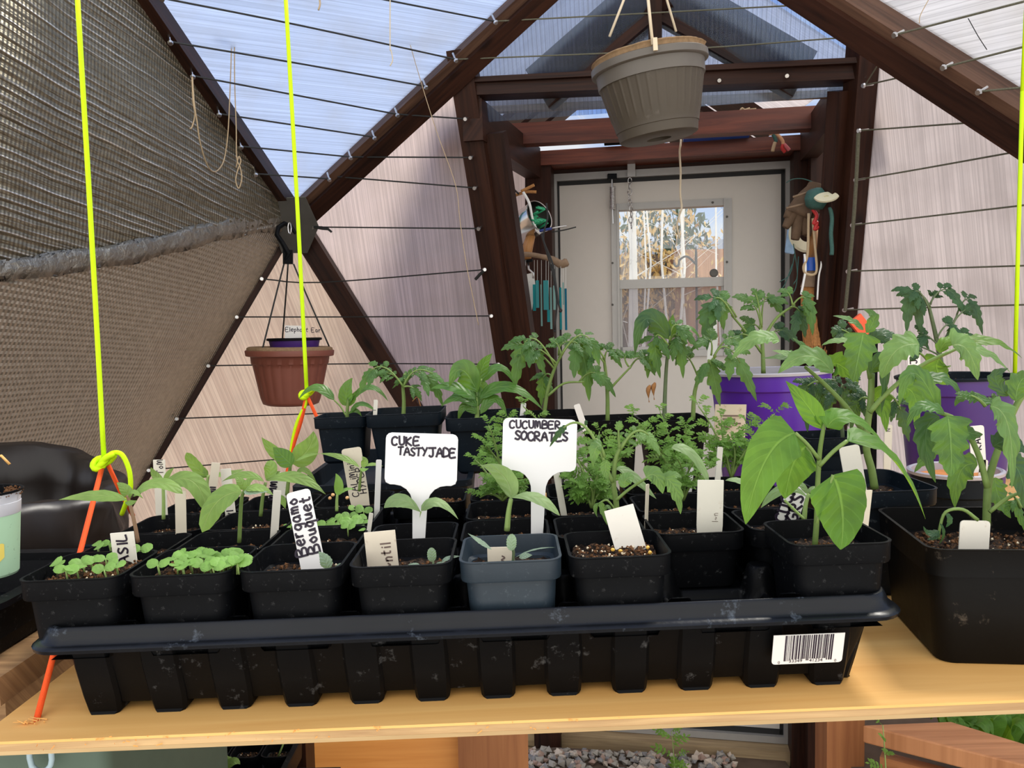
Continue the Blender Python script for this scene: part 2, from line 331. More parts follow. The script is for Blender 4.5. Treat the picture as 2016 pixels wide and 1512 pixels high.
def foilmat(name, upper):
    m = bpy.data.materials.new(name); nt = nt_new(m); uv = nd(nt, 'ShaderNodeUVMap').outputs[0]
    sp = nd(nt, 'ShaderNodeSeparateXYZ', {0: uv}); u, v_ = sp.outputs[0], sp.outputs[1]
    nz = noise(nt, mapping(nt, uv, (2, 2, 1)), 3, 3)
    if upper:
        vv = mth(nt, 'ADD', v_, mth(nt, 'MULTIPLY', nz, .009))
        fr = mth(nt, 'FRACT', mth(nt, 'DIVIDE', vv, .0125)); h = mth(nt, 'ABSOLUTE', mth(nt, 'SUBTRACT', fr, .5))
        fr2 = mth(nt, 'FRACT', mth(nt, 'DIVIDE', u, .0085)); h2 = mth(nt, 'MULTIPLY', mth(nt, 'ABSOLUTE', mth(nt, 'SUBTRACT', fr2, .5)), .45)
        str_ = noise(nt, mapping(nt, uv, (3, 75, 1)), 1, 3, .6)
        h = mth(nt, 'ADD', mth(nt, 'ADD', h, h2), mth(nt, 'MULTIPLY', str_, 1.6))
        crest = mth(nt, 'MULTIPLY', ramp(nt, mth(nt, 'ABSOLUTE', mth(nt, 'SUBTRACT', fr, .5)), [(.36, 0.0), (.48, 1.0)]), ramp(nt, str_, [(.46, 0.0), (.58, 1.0)]))
    else:
        fr = mth(nt, 'FRACT', mth(nt, 'DIVIDE', v_, .011)); h = mth(nt, 'ABSOLUTE', mth(nt, 'SUBTRACT', fr, .5))
        fr2 = mth(nt, 'FRACT', mth(nt, 'DIVIDE', u, .011)); h2 = mth(nt, 'ABSOLUTE', mth(nt, 'SUBTRACT', fr2, .5))
        h = mth(nt, 'SUBTRACT', mth(nt, 'ADD', mth(nt, 'MULTIPLY', h, 1.1), h2), mth(nt, 'MULTIPLY', nz, .8)); crest = ramp(nt, mth(nt, 'ADD', h, 0.0), [(.55, 0.0), (.72, .5)])
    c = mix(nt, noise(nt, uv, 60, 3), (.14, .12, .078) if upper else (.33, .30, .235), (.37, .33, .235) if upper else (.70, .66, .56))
    c = mix(nt, crest, c, (.92, .90, .82))  # pale crests put the foil's bright glints into its colour
    r = mth(nt, 'SUBTRACT', .42, mth(nt, 'MULTIPLY', crest, .1))
    p = prin(nt, **{'Base Color': c, 'Roughness': r, 'Metallic': .85, 'Normal': bump(nt, h, .8, .006 if upper else .004)})
    outm(nt, p.outputs[0]); MT[name] = m
foilmat('foil_up', True); foilmat('foil_low', False)
plain('foiltape', (.34, .32, .27), .42, .85, .25, 14, .9, .5, None, 60, .01)
def glassmat(name, col, rough=0.0, f=.1):
    m = bpy.data.materials.new(name); nt = nt_new(m)
    t = nd(nt, 'ShaderNodeBsdfTransparent', {'Color': col}); gl = nd(nt, 'ShaderNodeBsdfGlossy', {'Color': (1, 1, 1), 'Roughness': rough})
    ms = nd(nt, 'ShaderNodeMixShader', {0: f, 1: t.outputs[0], 2: gl.outputs[0]}); outm(nt, ms.outputs[0]); MT[name] = m
glassmat('pane', (.93, .95, .95), .02, .06); m = bpy.data.materials.new('screen'); nt = nt_new(m)
d_ = nd(nt, 'ShaderNodeBsdfDiffuse', {'Color': (.42, .41, .42)}); t_ = nd(nt, 'ShaderNodeBsdfTransparent', {'Color': (.85, .85, .87)})
outm(nt, nd(nt, 'ShaderNodeMixShader', {0: .33, 1: t_.outputs[0], 2: d_.outputs[0]}).outputs[0]); MT['screen'] = m
def tealglass(name, col):
    m = bpy.data.materials.new(name); nt = nt_new(m)
    p = prin(nt, **{'Base Color': col, 'Roughness': .25}); t = nd(nt, 'ShaderNodeBsdfTranslucent', {'Color': col})
    tr = nd(nt, 'ShaderNodeBsdfTransparent', {'Color': tuple(min(1, x*1.5+.2) for x in col)})
    a = nd(nt, 'ShaderNodeMixShader', {0: .5, 1: p.outputs[0], 2: t.outputs[0]}); b = nd(nt, 'ShaderNodeMixShader', {0: .3, 1: a.outputs[0], 2: tr.outputs[0]})
    outm(nt, b.outputs[0]); MT[name] = m
tealglass('glass_teal', (.04, .40, .42)); tealglass('glass_pale', (.35, .55, .52)); tealglass('glass_deep', (.01, .22, .32))
# ================================================================== THE SETTING
HUB = P(580, 432, 2.2); V2 = P(1285, -226, 1.75); V1 = P(100, -255, 1.35); B1 = P(120, 1215, 2.05); B2 = P(1090, 1250, 2.5)
HR = P(2400, 485, 1.2); V3 = P(2700, -500, .9)
def mixp(a, b, t): return a.lerp(b, t)
def plane(a, b, c):
    n = (b-a).cross(c-a).normalized()
    if n.dot(EYE-a) < 0: n = -n
    return a, n
PL_top = plane(HUB, V1, V2); PL_mid = plane(HUB, V2, B2); PL_low = plane(HUB, B1, B2)
PRT = P(1705, 45, 1.78); PRB = P(1607, 1250, 2.33); TL = onplane(910, 112, *PL_mid); BL = onplane(1085, 1250, *PL_mid)
PL_gab = plane(V2, TL, PRT); PL_right = plane(PRT, PRB, HR); PL_tr = plane(V2, HR, V3)
B3 = onplane(2400, 1250, *PL_right)
def panel(name, pts, m, kind_label, flow, off=-.004, th=.006):
    n0, nn = plane(pts[0], pts[len(pts)//2], pts[-1]); c = sum(pts, V())/len(pts)
    fx = (flow-nn*flow.dot(nn)).normalized(); fy = nn.cross(fx)
    mb = MB(); A = [p+nn*off for p in pts]; B = [p+nn*(off-th) for p in pts]; k = len(pts)
    uv = [((p-c).dot(fx), (p-c).dot(fy)) for p in pts]
    mb.add(A+B, [tuple(range(k)), tuple(range(k, 2*k))[::-1]]+[(i, (i+1) % k, k+(i+1) % k, k+i) for i in range(k)], uv*2)
    o = mb.build(name, MT[m]); return struct(o, kind_label)
OUT = .026
V4 = P(700, -700, .9)
panel('ceiling', [HUB, V1, V2], 'poly_top', 'translucent ribbed roof panel above the hub plate', P(900, 150, 1.9)-P(300, 40, 1.6), -OUT)
panel('wall_back', [HUB, TL, BL, B2], 'poly_side', 'translucent ribbed wall panel left of the doorway', P(800, 900, 2.3)-P(740, 300, 2.1), -OUT)
panel('wall_lower', [HUB, B1, B2], 'poly_low', 'beige translucent triangular wall panel behind the terracotta basket', P(600, 900, 2.2)-P(480, 600, 2.1), -OUT)
panel('wall_gable', [V2, TL, mixp(TL, BL, .09), mixp(PRT, PRB, .09), PRT], 'poly_gable', 'clear ribbed gable panel over the porch opening', V((0, 0, 1)), -OUT)
panel('wall_right', [PRT, PRB, B3, HR], 'poly_right', 'grey translucent ribbed wall panel right of the doorway', V((0, 0, 1))+V((.08, 0, 0)), -OUT)
panel('ceiling_right', [V2, V3, HR], 'poly_sun', 'bright translucent roof panel at the top right', P(2016, 60, 1.3)-P(1800, 110, 1.45), -OUT)
# -------- framing
tn = [0]
def strut(a, b, wd, dp, m, nrm, label, name=None, bev=.004, ext=0):
    tn[0] += 1; a, b = V(a), V(b); d = (b-a).normalized(); a = a-d*ext; b = b+d*ext
    y = nrm.cross(d).normalized(); mb = MB(); mb.beam(a, b, wd, dp, nrm)
    return struct(mb.build(name or 'trim_%d' % tn[0], MT[m], bev=bev), label)
nm = lambda *p: sum((q[1] for q in p), V()).normalized()
N1 = nm(PL_top, PL_mid)
st_up = strut(HUB, V2, .062, .062, 'strut', N1, 'long dark strut rising right from the hub plate')
st_l = strut(HUB, V1, .050, .05, 'stained', nm(PL_top, PL_mid), 'dark strut rising left along the foil')
st_dl = strut(HUB, B1, .032, .045, 'stained', PL_low[1], 'dark strut falling left along the foil edge')
st_dr = strut(HUB, B2, .055, .05, 'stained', nm(PL_low, PL_mid), 'dark strut falling right behind the seedlings')
N2 = nm(PL_gab, PL_right, PL_tr)
st_r = strut(V2, HR, .060, .070, 'strut', nm(PL_tr, PL_right), 'dark strut falling to the right edge')
# second, darker laminate on the underside of the two big rafters
for (a, b, s_, nn, lb) in ((HUB, V2, st_up, N1, 'left rafter'), (V2, HR, st_r, nm(PL_tr, PL_right), 'right rafter')):
    d = (b-a).normalized(); mb = MB(); dn = (nn-V((0, 0, 1))*.9).normalized()
    o_ = nn*.034+V((0, 0, -.014)); mb.beam(a+o_, b+o_, .040, .022, nn); mb.build('lower_batten', MT['stained'], s_, bev=.003)
postL = strut(mixp(TL, BL, -.01), BL, .058, .06, 'stained', PL_mid[1], 'dark leaning post left of the porch opening')
L2 = V((.048, .012, 0)); strut(mixp(TL, BL, .10)+L2, BL+L2+V((.0, 0, 0)), .06, .05, 'stained', PL_mid[1], 'second dark leaning post beside the left opening post')
postR = strut(mixp(PRT, PRB, -.02), PRB, .045, .06, 'stained', PL_right[1], 'dark leaning post right of the porch opening')
R2 = V((-.036, .012, 0)); strut(mixp(PRT, PRB, .08)+R2, PRB+R2, .040, .05, 'stained', PL_right[1], 'wide dark leaning post inside the right opening post')
# gable: edge battens, king post, header
GN = PL_gab[1]
strut(onplane(922, 118, *PL_gab), onplane(940, 205, *PL_gab), .03, .05, 'stained', GN, 'short upright batten at the left gable corner')
strut(onplane(1290, -200, *PL_gab), onplane(1290, 150, *PL_gab), .03, .03, 'stained', GN, 'upright king post behind the hanging pot')
ha, hb = onplane(915, 177, *PL_gab), onplane(1700, 143, *PL_gab)
hdr = strut(ha, hb, .042, .055, 'stained', V((0, -1, 0)), 'dark header beam across the top of the porch opening')
hd2 = strut(onplane(935, 165, *PL_gab)+V((0, -.0, 0)), onplane(1685, 128, *PL_gab), .012, .07, 'stained', V((0, -1, 0)), 'thin ledge on top of the header beam')
# transom strip under the header with mould along it
q = [P(960, 185, 2.16), P(960, 218, 2.17), P(1660, 184, 1.98), P(1660, 150, 1.97)]
panel('wall_transom', q, 'poly_right', 'narrow dirty translucent strip below the header', V((0, 0, 1)), 0)
strut(P(960, 217, 2.14), P(1660, 184, 1.95), .016, .02, 'oldwood', V((0, -1, 0)), 'mouldy thin wooden sill under the translucent strip')
# -------- door wall frame of reference
YAW = math.radians(10.8); DE = V((math.cos(YAW), -math.sin(YAW), 0)); DN = V((-math.sin(YAW), -math.cos(YAW), 0))
D0 = P(1320, 900, 2.72); D0.z = 0; DM = basis(D0, DE, -DN, V((0, 0, 1))); DI = DM.inverted()
def dpx(px, py, off=0):
    q = DI @ onplane(px, py, D0+DN*off, DN); return q.x, q.z
def dbox(mb, x0, y0, x1, y1, b0, b1, off=None):  # pixel rectangle, from b0 to b1 metres behind the door plane
    off = -b0 if off is None else off
    s0, za = dpx(x0, y0, off); s1, zb = dpx(x1, y1, off); mb.M = DM
    mb.box(((s0+s1)/2, (b0+b1)/2, (za+zb)/2), (abs(s1-s0), abs(b1-b0), abs(za-zb)))
sL, zt = dpx(1083, 344); sR, _ = dpx(1561, 318); zt = (zt+_)/2; _, zb = dpx(1550, 1462)
def sbox(mb, s0, s1, z0, z1, b0, b1):
    mb.M = DM; mb.box(((s0+s1)/2, (b0+b1)/2, (z0+z1)/2), (abs(s1-s0), abs(b1-b0), abs(z1-z0)))
door = struct(thing('door_1', 'white door with a small sash window in an aluminium frame', 'door', DM @ V((sL, 0, zb))))
mb = MB(); f = .024
sbox(mb, sL, sL+f, zb, zt, -.012, .05); sbox(mb, sR-f, sR, zb, zt, -.012, .05); sbox(mb, sL+f, sR-f, zt-f, zt, -.012, .05); sbox(mb, sL+f, sR-f, zb, zb+f, -.012, .05)
tag(mb.build('door_frame', MT['alu'], door, bev=.002), 'aluminium frame of the door')
mb = MB(); g0 = sL+f; g1 = sR-f
sbox(mb, g0, g0+.007, zb+f, zt-f, .004, .03); sbox(mb, g1-.012, g1, zb+f, zt-f, .004, .03); sbox(mb, g0, g1, zt-f-.014, zt-f, .004, .03); sbox(mb, g0, g1, zb+f, zb+f+.02, .004, .03)
mb.build('gasket', MT['gasket'], door)
w0, wt = dpx(1203, 402); w1, wb = dpx(1441, 700)  # window outer
mb = MB(); a0, a1, t0, t1 = g0+.007, g1-.012, zt-f-.014, zb+f+.02
for r_ in ((a0, w0+.01, t1, t0), (w1-.01, a1, t1, t0), (w0+.01, w1-.01, wt-.01, t0), (w0+.01, w1-.01, t1, wb+.01)): sbox(mb, *r_, .006, .034)
tag(mb.build('door_slab', MT['doorskin'], door), 'off-white textured door slab')
mb = MB(); k = .022
for r_ in ((w0, w0+k, wb, wt), (w1-k, w1, wb, wt), (w0+k, w1-k, wt-k, wt), (w0+k, w1-k, wb, wb+k)):
    sbox(mb, *r_, -.004, .04)
for r_ in ((w0+k*.9, w0+k*1.2, wb, wt), (w1-k*1.2, w1-k*.9, wb, wt)): sbox(mb, *r_, -.009, .01)
wf = mb.build('window_frame', MT['alu'], door, bev=.0015)
_, mr1 = dpx(1320, 548); _, mr0 = dpx(1320, 566); mb = MB(); sbox(mb, w0+k, w1-k*1.1, mr0, mr1, .0, .02); mb.build('sash_rail', MT['alu'], wf)
mb = MB(); k2 = k+.012
for r_ in ((w0+k, w0+k2, wb+k, mr0), (w1-k2, w1-k, wb+k, mr0), (w0+k, w1-k, wb+k, wb+k+.012)): sbox(mb, *r_, .008, .02)
mb.build('lower_sash', MT['alu'], wf)
mb = MB(); sbox(mb, w0+k, w1-k, mr1, wt-k, .016, .019); mb.build('upper_pane', MT['pane'], wf)
mb = MB(); sbox(mb, w0+k, w1-k, wb+k, mr0, .016, .019); mb.build('lower_pane', MT['screen'], wf)
for (px, py) in ((1206, 518), (1206, 600), (1206, 681), (1431, 427), (1431, 516), (1403, 399)):
    s0, z0 = dpx(px, py); mb = MB(DM); mb.lathe([(0.004, 0), (.003, .003)], 8, (0, 0, 0), cap0=True, cap1=True, M=(Matrix.Translation((0, 0, 0)) @ Matrix.Rotation(PI/2, 4, 'X')).to_3x3())
    mb.v = [p+DM.to_3x3() @ V((s0, -.006, z0)) for p in mb.v]; mb.build('screw', MT['brackets'], wf)
s0, z0 = dpx(1406, 537); mb = MB(DM); mb.lathe([(.0145, 0), (.014, .003), (.010, .004)], 20, (s0, .014, z0), cap0=True, cap1=True, M=Matrix.Rotation(PI/2, 3, 'X')); tag(mb.build('round_sticker', MT['brackets'], wf), 'round grey sticker on the upper pane')
mb = MB(); s0, z0 = dpx(1402, 662); sbox(mb, s0-.018, s0+.018, z0, z0+.07, .012, .015); tag(mb.build('paper_sticker', MT['white'], wf), 'white sticker on the lower pane')
# posts and beams of the porch
def dpost(x0, x1, ytop, b0, b1, m, lab):
    mb = MB(); s0, z1 = dpx(x0, ytop, -b0); s1, _ = dpx(x1, ytop, -b0); sbox(mb, s0, s1, .0, z1, b0, b1); tn[0] += 1
    return struct(mb.build('trim_%d' % tn[0], MT[m], bev=.004), lab)
dpost(1030, 1084, 312, -.09, .0, 'stained', 'dark upright post at the left jamb of the door')
dpost(1563, 1616, 290, -.09, .0, 'stained', 'dark upright post at the right jamb of the door')
dpost(1597, 1622, 235, -.16, -.09, 'stained', 'upright board beside the right door jamb')
mb = MB(); s0, z1 = dpx(1052, 292); s1, _ = dpx(1606, 262); _, z0 = dpx(1320, 322)
z1 = dpx(1320, 281, .1)[1]; z0 = dpx(1320, 310, .1)[1]; sbox(mb, s0-.03, s1+.03, z0, z1, -.10, .03); tn[0] += 1; lintel = struct(mb.build('trim_%d' % tn[0], MT['redwood'], bev=.005), 'red stained lintel beam over the door')
mb = MB(); sbox(mb, sL-.03, sR+.03, zt, z0, .0, .05); tn[0] += 1; struct(mb.build('trim_%d' % tn[0], MT['stained']), 'dark board between lintel and door frame')
tie = strut(P(1000, 268, 2.46), P(1625, 233, 2.30), .05, .062, 'redwood', V((0, 0, 1)), 'red stained tie beam crossing the porch behind the hanging pot')
strut(P(930, 236, 1.97), P(1050, 322, 2.70), .05, .098, 'stained', V((0, 0, 1)), 'side beam along the left porch wall')
strut(P(1655, 205, 1.92), P(1590, 285, 2.55), .045, .10, 'stained', V((0, 0, 1)), 'side beam along the right porch wall')
# porch side glazing: left slot, right
q = [P(975, 300, 2.40), P(1040, 346, 2.76), P(1040, 900, 2.76), P(975, 900, 2.40)]
panel('wall_porch', q, 'poly_side', 'narrow translucent side panel of the porch', V((0, 0, 1)), 0)
# porch roof: boards from eave to ridge on either side
el, er, rg = P(985, 262, 2.6), P(1650, 236, 2.4), None
rx = .38; rz = 2.50; ez = 2.215
def rboard(side, y0, y1, m, lab, th=.03):
    ex = -.07 if side < 0 else .90
    mb = MB(); q = []
    for dz in (0, th):
        q += [V((rx, y0, rz+dz)), V((rx, y1, rz+dz)), V((ex, y1, ez-.07+dz)), V((ex, y0, ez-.07+dz))]
    uv = [(0, 0), (0, .14), (.6, .14), (.6, 0)]*2
    mb.hexa(q, uv); return tag(mb.build('roof_board', MT[m]), lab, 'board', 'boards of the porch roof')
for i, (a, b) in enumerate(((2.72, 2.90), (2.98, 3.2), (3.28, 3.5))):
    for sd in (-1, 1): rboard(sd, a+(0.0 if sd < 0 else -.05), b-(0.0 if sd < 0 else .05), 'stained', 'dark stained sloping board of the porch roof, %s slope, %s' % ('left' if sd < 0 else 'right', ('nearest the gable', 'middle board', 'farthest from the gable')[i]))
for sd, ex, lb in ((-1, -.10, 'left'), (1, .93, 'right')):
    q = [V((rx, 2.12, rz+.036)), V((rx, 3.6, rz+.036)), V((ex, 3.6, ez-.075+.036)), V((ex, 2.12, ez-.075+.036))]
    panel('ceiling_porch', q, 'poly_right', 'translucent ribbed sheet over the porch roof, %s slope' % lb, V((rx-ex, 0, rz-ez)), 0)
# rafters right behind the gable glazing
def graf(a, b, wd, lab):
    tn[0] += 1; mb = MB(); mb.beam(a, b, .03, wd, V((0, 0, 1))); return struct(mb.build('trim_%d' % tn[0], MT['stained']), lab)
g_ = -GN*.045
def gp(px, py): return onplane(px, py, V2-GN*.056, GN)
graf(gp(1062, 178), gp(1300, -26), .118, 'porch rafter seen dark through the gable panel, left slope')
graf(gp(1580, 150), gp(1290, -18), .118, 'porch rafter seen dark through the gable panel, right slope')
# ends of the porch beams resting against the outside of the panels
for pl, (qx, qy), lb in ((PL_mid, (893, 277), 'left'), (PL_right, (1738, 225), 'right')):
    p_ = onplane(qx, qy, pl[0]-pl[1]*.090, pl[1]); tn[0] += 1; mb = MB(); mb.box(p_, (.045, .05, .085), Matrix.Rotation(.5 if lb == 'left' else -.5, 3, 'Y')); struct(mb.build('trim_%d' % tn[0], MT['oldwood']), 'porch beam end seen blurred through the %s panel' % lb)
# -------- foil insulation on the left
LS = P(-330, 600, 1.0); LB = P(-330, 1500, 1.3); LT = P(-700, -500, .8)
def foilsheet(name, pts, mname, label, flow, segs=40):
    a, b, c, d = pts  # grid a-b (edge near struts) to d-c
    p0, nn = plane(a, b, c); cc = (a+b+c+d)/4; fx = (flow-nn*flow.dot(nn)).normalized(); fy = nn.cross(fx); rnd = random.Random(5)
    mb = MB(); ph = [rnd.uniform(0, 6) for _ in range(6)]
    vs = []; uv = []
    for i in range(segs+1):
        for j in range(segs+1):
            s_, t_ = i/segs, j/segs; p = a.lerp(b, s_).lerp(d.lerp(c, s_), t_); w_ = min(1, 8*min(s_, 1-s_)+.0)*min(1, 8*t_)
            q = p+nn*(.006+.006*math.sin(9*s_+ph[0]+3*t_)*math.sin(11*t_+ph[1])*w_); vs.append(q); uv.append(((p-cc).dot(fx), (p-cc).dot(fy)))
    n = segs+1; fs = [(i*n+j, (i+1)*n+j, (i+1)*n+j+1, i*n+j+1) for i in range(segs) for j in range(segs)]
    mb.add(vs, fs, uv); o = mb.build(name, MT[mname], smooth=True, solid=.004)
    return tag(o, label, 'insulation')
hubn = N1
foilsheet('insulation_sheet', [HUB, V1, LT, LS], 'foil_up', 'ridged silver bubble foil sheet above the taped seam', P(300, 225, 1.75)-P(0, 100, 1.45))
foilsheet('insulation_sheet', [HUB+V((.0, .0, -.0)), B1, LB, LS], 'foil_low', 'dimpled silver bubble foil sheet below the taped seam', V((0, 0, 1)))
mb = MB(); a_, b_ = HUB+V((-.02, -.045, -.005)), LS+V((.0, -.01, 0)); rnd = random.Random(3); rws = []
for i in range(101):
    t_ = i/100; p = a_.lerp(b_, t_)+V((0, 0, .006*math.sin(t_*9)-.002)); p += (EYE-p).normalized()*.022; wv = (.026+.003*math.sin(i*.4))*(1-.45*t_)
    rws.append([p+V((.001+.003*rnd.random(), 0, wv*1.0)), p+V((.006*rnd.random(), -.003*rnd.random(), wv*.55+.004*rnd.random())), p+V((.004+.005*rnd.random(), -.004*rnd.random(), .003*rnd.random())), p+V((.006*rnd.random(), -.003, -wv*.5)), p+V((.001, 0, -wv-.003*rnd.random()))])
mb.loft([r for r in rws], False, False)
tag(mb.build('foil_tape', MT['foiltape'], smooth=True, solid=.002), 'wrinkled silver tape along the seam between the two foil sheets', 'tape')
# hub plate
hx = [(540, 392), (600, 390), (626, 447), (604, 497), (556, 497), (535, 440)]
hp = HUB+hubn*.085; hN = nm(PL_top, PL_mid, PL_low); pts = [onplane(x, y, hp, hN) for x, y in hx]
mb = MB(); mb.add(pts+[p-hN*.006 for p in pts], [tuple(range(6)), tuple(range(6, 12))[::-1]]+[(i, (i+1) % 6, 6+(i+1) % 6, 6+i) for i in range(6)])
hub = tag(mb.build('hub_plate', MT['brackets'], bev=.002), 'hexagonal dark metal hub plate joining the struts', 'bracket')
# -------- ground and outdoors
def gridbox(name, x0, x1, y0, y1, z0, amp, m, label, n=40, kind='structure'):
    rnd = random.Random(2); mb = MB()
    hs = [[rnd.uniform(-amp, amp) for _ in range(n+1)] for _ in range(n+1)]
    mb.grid(lambda a, b: V((x0+(x1-x0)*a, y0+(y1-y0)*b, z0+hs[int(a*n+.5)][int(b*n+.5)])), n, n)
    o = mb.build(name, MT[m], smooth=True); o['kind'] = kind; return tag(o, label, 'structure' if kind == 'structure' else 'ground')
gridbox('floor', -2.4, 2.6, -1.2, 2.68, -.01, .008, 'floorsoil', 'dark soil floor of the greenhouse', 60)
gridbox('ground', -25, 25, 2.95, 40, -.12, .02, 'dryground', 'dry tan ground outside', 50)
gl_ = gridbox('ground', -25, -2.4, -4, 2.95, -.12, .02, 'dryground', 'dry tan ground left of the greenhouse', 30)
gr_ = gridbox('ground', 2.6, 25, -4, 2.95, -.12, .02, 'dryground', 'dry tan ground right of the greenhouse', 30)
# timber sill step under the door (two boards)
for i, (za, zb_) in enumerate(((zb-.052, zb-.002), (zb-.125, zb-.056))):
    mb = MB(); sbox(mb, sL-.55, sR+.06, za, zb_, -.06-.05*i, .09); tn[0] += 1
    struct(mb.build('trim_%d' % tn[0], MT['timber'], bev=.004), ('upper', 'lower')[i]+' weathered timber under the door')
# outside fence
FY = 7.0
rnd = random.Random(8)
def fence(xa, xb, y, z1, lab, m='fencewood'):
    root = thing('wooden_fence', lab, 'fence', ((xa+xb)/2, y, -.12)); x = xa; i = 0
    for zz in (.35, 1.4):
        mb = MB(); mb.box(((xa+xb)/2, y+.03, zz), (xb-xa, .04, .09)); mb.build('fence_rail', MT[m], root)
    mb = MB()
    while x < xb:
        wd = rnd.uniform(.125, .15); h = z1+rnd.uniform(-.02, .02); mb.box((x+wd/2, y, (h-.12)/2), (wd-.012, .02, h+.12)); x += wd
    mb.build('fence_boards', MT[m], root)
fence(-3.2, 5.2, FY, P(1390, 500, FY).z, 'weathered board fence seen through the door window')
wood('fenceorange', (.30, .15, .08), (.55, .30, .17), .9, .5)
mb = MB(); q0 = P(1345, 495, FY-.4); q1 = P(1440, 508, FY-.4); mb.box(((q0.x+q1.x)/2+.15, FY-.4, 1.2), (.9, .3, 2*(q0.z-1.2))); shed = tag(mb.build('garden_shed', MT['fenceorange']), 'reddish board shed seen through the right of the door window', 'shed')
mb = MB(); c0 = P(1290, 505, 9.5); mb.hexa([V((c0.x-1.2, 9, c0.z-.15)), V((c0.x+1.5, 9, c0.z-.15)), V((c0.x+1.5, 11, c0.z+.2)), V((c0.x-1.2, 11, c0.z+.2)), V((c0.x-1.2, 9, c0.z-.05)), V((c0.x+1.5, 9, c0.z-.05)), V((c0.x+1.5, 11, c0.z+.35)), V((c0.x-1.2, 11, c0.z+.35))])
mb2 = MB(); hs = thing('neighbour_house', 'house with a grey shingle roof beyond the fence', 'house', (c0.x, 9.5, -.12)); mb.build('roof', MT['roofshingle'], hs)
mb2.box((c0.x+.15, 9.9, (c0.z-.27)/2), (2.4, 1.4, c0.z+.03)); mb2.build('house_wall', MT['dryground'], hs)
# aspens
def aspen(px, Y, r, seed, lab, lean=0, h=5.5):
    rnd = random.Random(seed); b = P(px, 640, Y); x = b.x; root = thing('aspen_tree', lab, 'tree', (x, Y, -.12), 'aspens outside the door')
    pts = [V((x+lean*k/8*.5+rnd.uniform(-.03, .03), Y, -.12+h*k/8)) for k in range(9)]
    mb = MB(); mb.tube(pts, [r*(1-.07*k) for k in range(9)], 10); mb.build('trunk', MT['aspen'], root, smooth=True)
    mb = MB()
    for k in range(8):
        z_ = rnd.uniform(.9, 4.6); a = rnd.uniform(0, 6.28); l = rnd.uniform(.3, .9); s_ = V((x+lean*z_/h*.5, Y, z_)); d = V((math.cos(a), math.sin(a)*.5, rnd.uniform(.3, 1)))*l
        mb.tube([s_, s_+d*.5+V((0, 0, -.03)), s_+d], [r*.16, r*.10, r*.04], 5)
        for _ in range(3): e = s_+d*rnd.uniform(.4, .9); mb.tube([e, e+V((rnd.uniform(-.3, .3), 0, rnd.uniform(.05, .3)))], [r*.08, r*.03], 4)
    mb.build('branches', MT['aspen'], root)
for i, (px, Y, r, ln) in enumerate(((1231, 4.6, .019, .10), (1246, 4.4, .021, .06), (1274, 5.6, .009, 0), (1316, 5.2, .010, -.1), (1336, 6.0, .013, .1), (1350, 6.4, .016, -.1), (1262, 6.2, .009, .2), (1410, 6.1, .009, .1))):
    aspen(px, Y, r, 20+i, ('thickest white aspen trunk left in the door window', 'second white aspen trunk from the left in the door window', 'thin white aspen trunk third in the door window', 'white aspen trunk at the centre of the door window', 'pale aspen trunk right of the centre one in the door window', 'thin pale aspen beside the hanging cord', 'thinnest pale aspen behind the two thick trunks', 'slender aspen at the right of the door window')[i], ln)
def shrub(px, py, Y, rx_, rz_, n, m, name, lab, cat, seed, lsz=.03):
    rnd = random.Random(seed); c = P(px, py, Y); root = thing(name, lab, cat, (c.x, Y, -.12)); mb = MB()
    for _ in range(n):
        a = rnd.uniform(0, 6.28); q = rnd.random()**.5; e = rnd.uniform(-1, 1); p = V((c.x+rx_*q*math.cos(a)*math.sqrt(1-e*e*.8), Y+rx_*q*math.sin(a)*.6, c.z+rz_*e))
        R = Euler((rnd.random()*6, rnd.random()*6, rnd.random()*6)).to_matrix(); s_ = lsz*rnd.uniform(.6, 1.4)
        mb.add([p+R @ V(q_)*s_ for q_ in ((-1, 0, 0), (0, -.4, .1), (1, 0, 0), (0, .4, .1))], [(0, 1, 2, 3)], [(0, .5), (.5, 0), (1, .5), (.5, 1)])
    mb.build('foliage', MT[m], root)
    mb = MB()
    for k in range(7):
        a = k*.9; mb.tube([V((c.x, Y, -.12)), V((c.x+rx_*.2*math.cos(a), Y+.1*math.sin(a), c.z*.5)), V((c.x+rx_*.7*math.cos(a), Y+rx_*.3*math.sin(a), c.z+rz_*.5))], [.02, .014, .004], 5)
    mb.build('branches', MT['bark'], root)
shrub(1265, 515, 6.6, .75, .42, 800, 'tanleaf', 'bare_shrub', 'golden tan shrub behind the aspens in the door window', 'shrub', 3)
shrub(1275, 560, 6.5, .4, .30, 600, 'tanleaf', 'bare_shrub', 'lower golden tan shrub by the fence in the door window', 'shrub', 4)
shrub(1308, 468, 8.2, .5, .35, 600, 'evergreen', 'evergreen_tree', 'dark evergreen beyond the fence in the door window', 'tree', 5, .05)
# crook hook outside
c = P(1360, 520, 4.2); mb = MB(); mb.tube(poly([V((P(1372, 520, 4.2).x, 4.2, -.1)), P(1371, 545, 4.2), P(1368, 520, 4.2), P(1352, 505, 4.2), P(1338, 512, 4.2), P(1336, 522, 4.2), P(1330, 524, 4.2), P(1326, 517, 4.2)], 5), .006, 6)
tag(mb.build('shepherd_hook', MT['wirecoat']), 'thin dark crook-topped hook seen through the door window', 'hook')
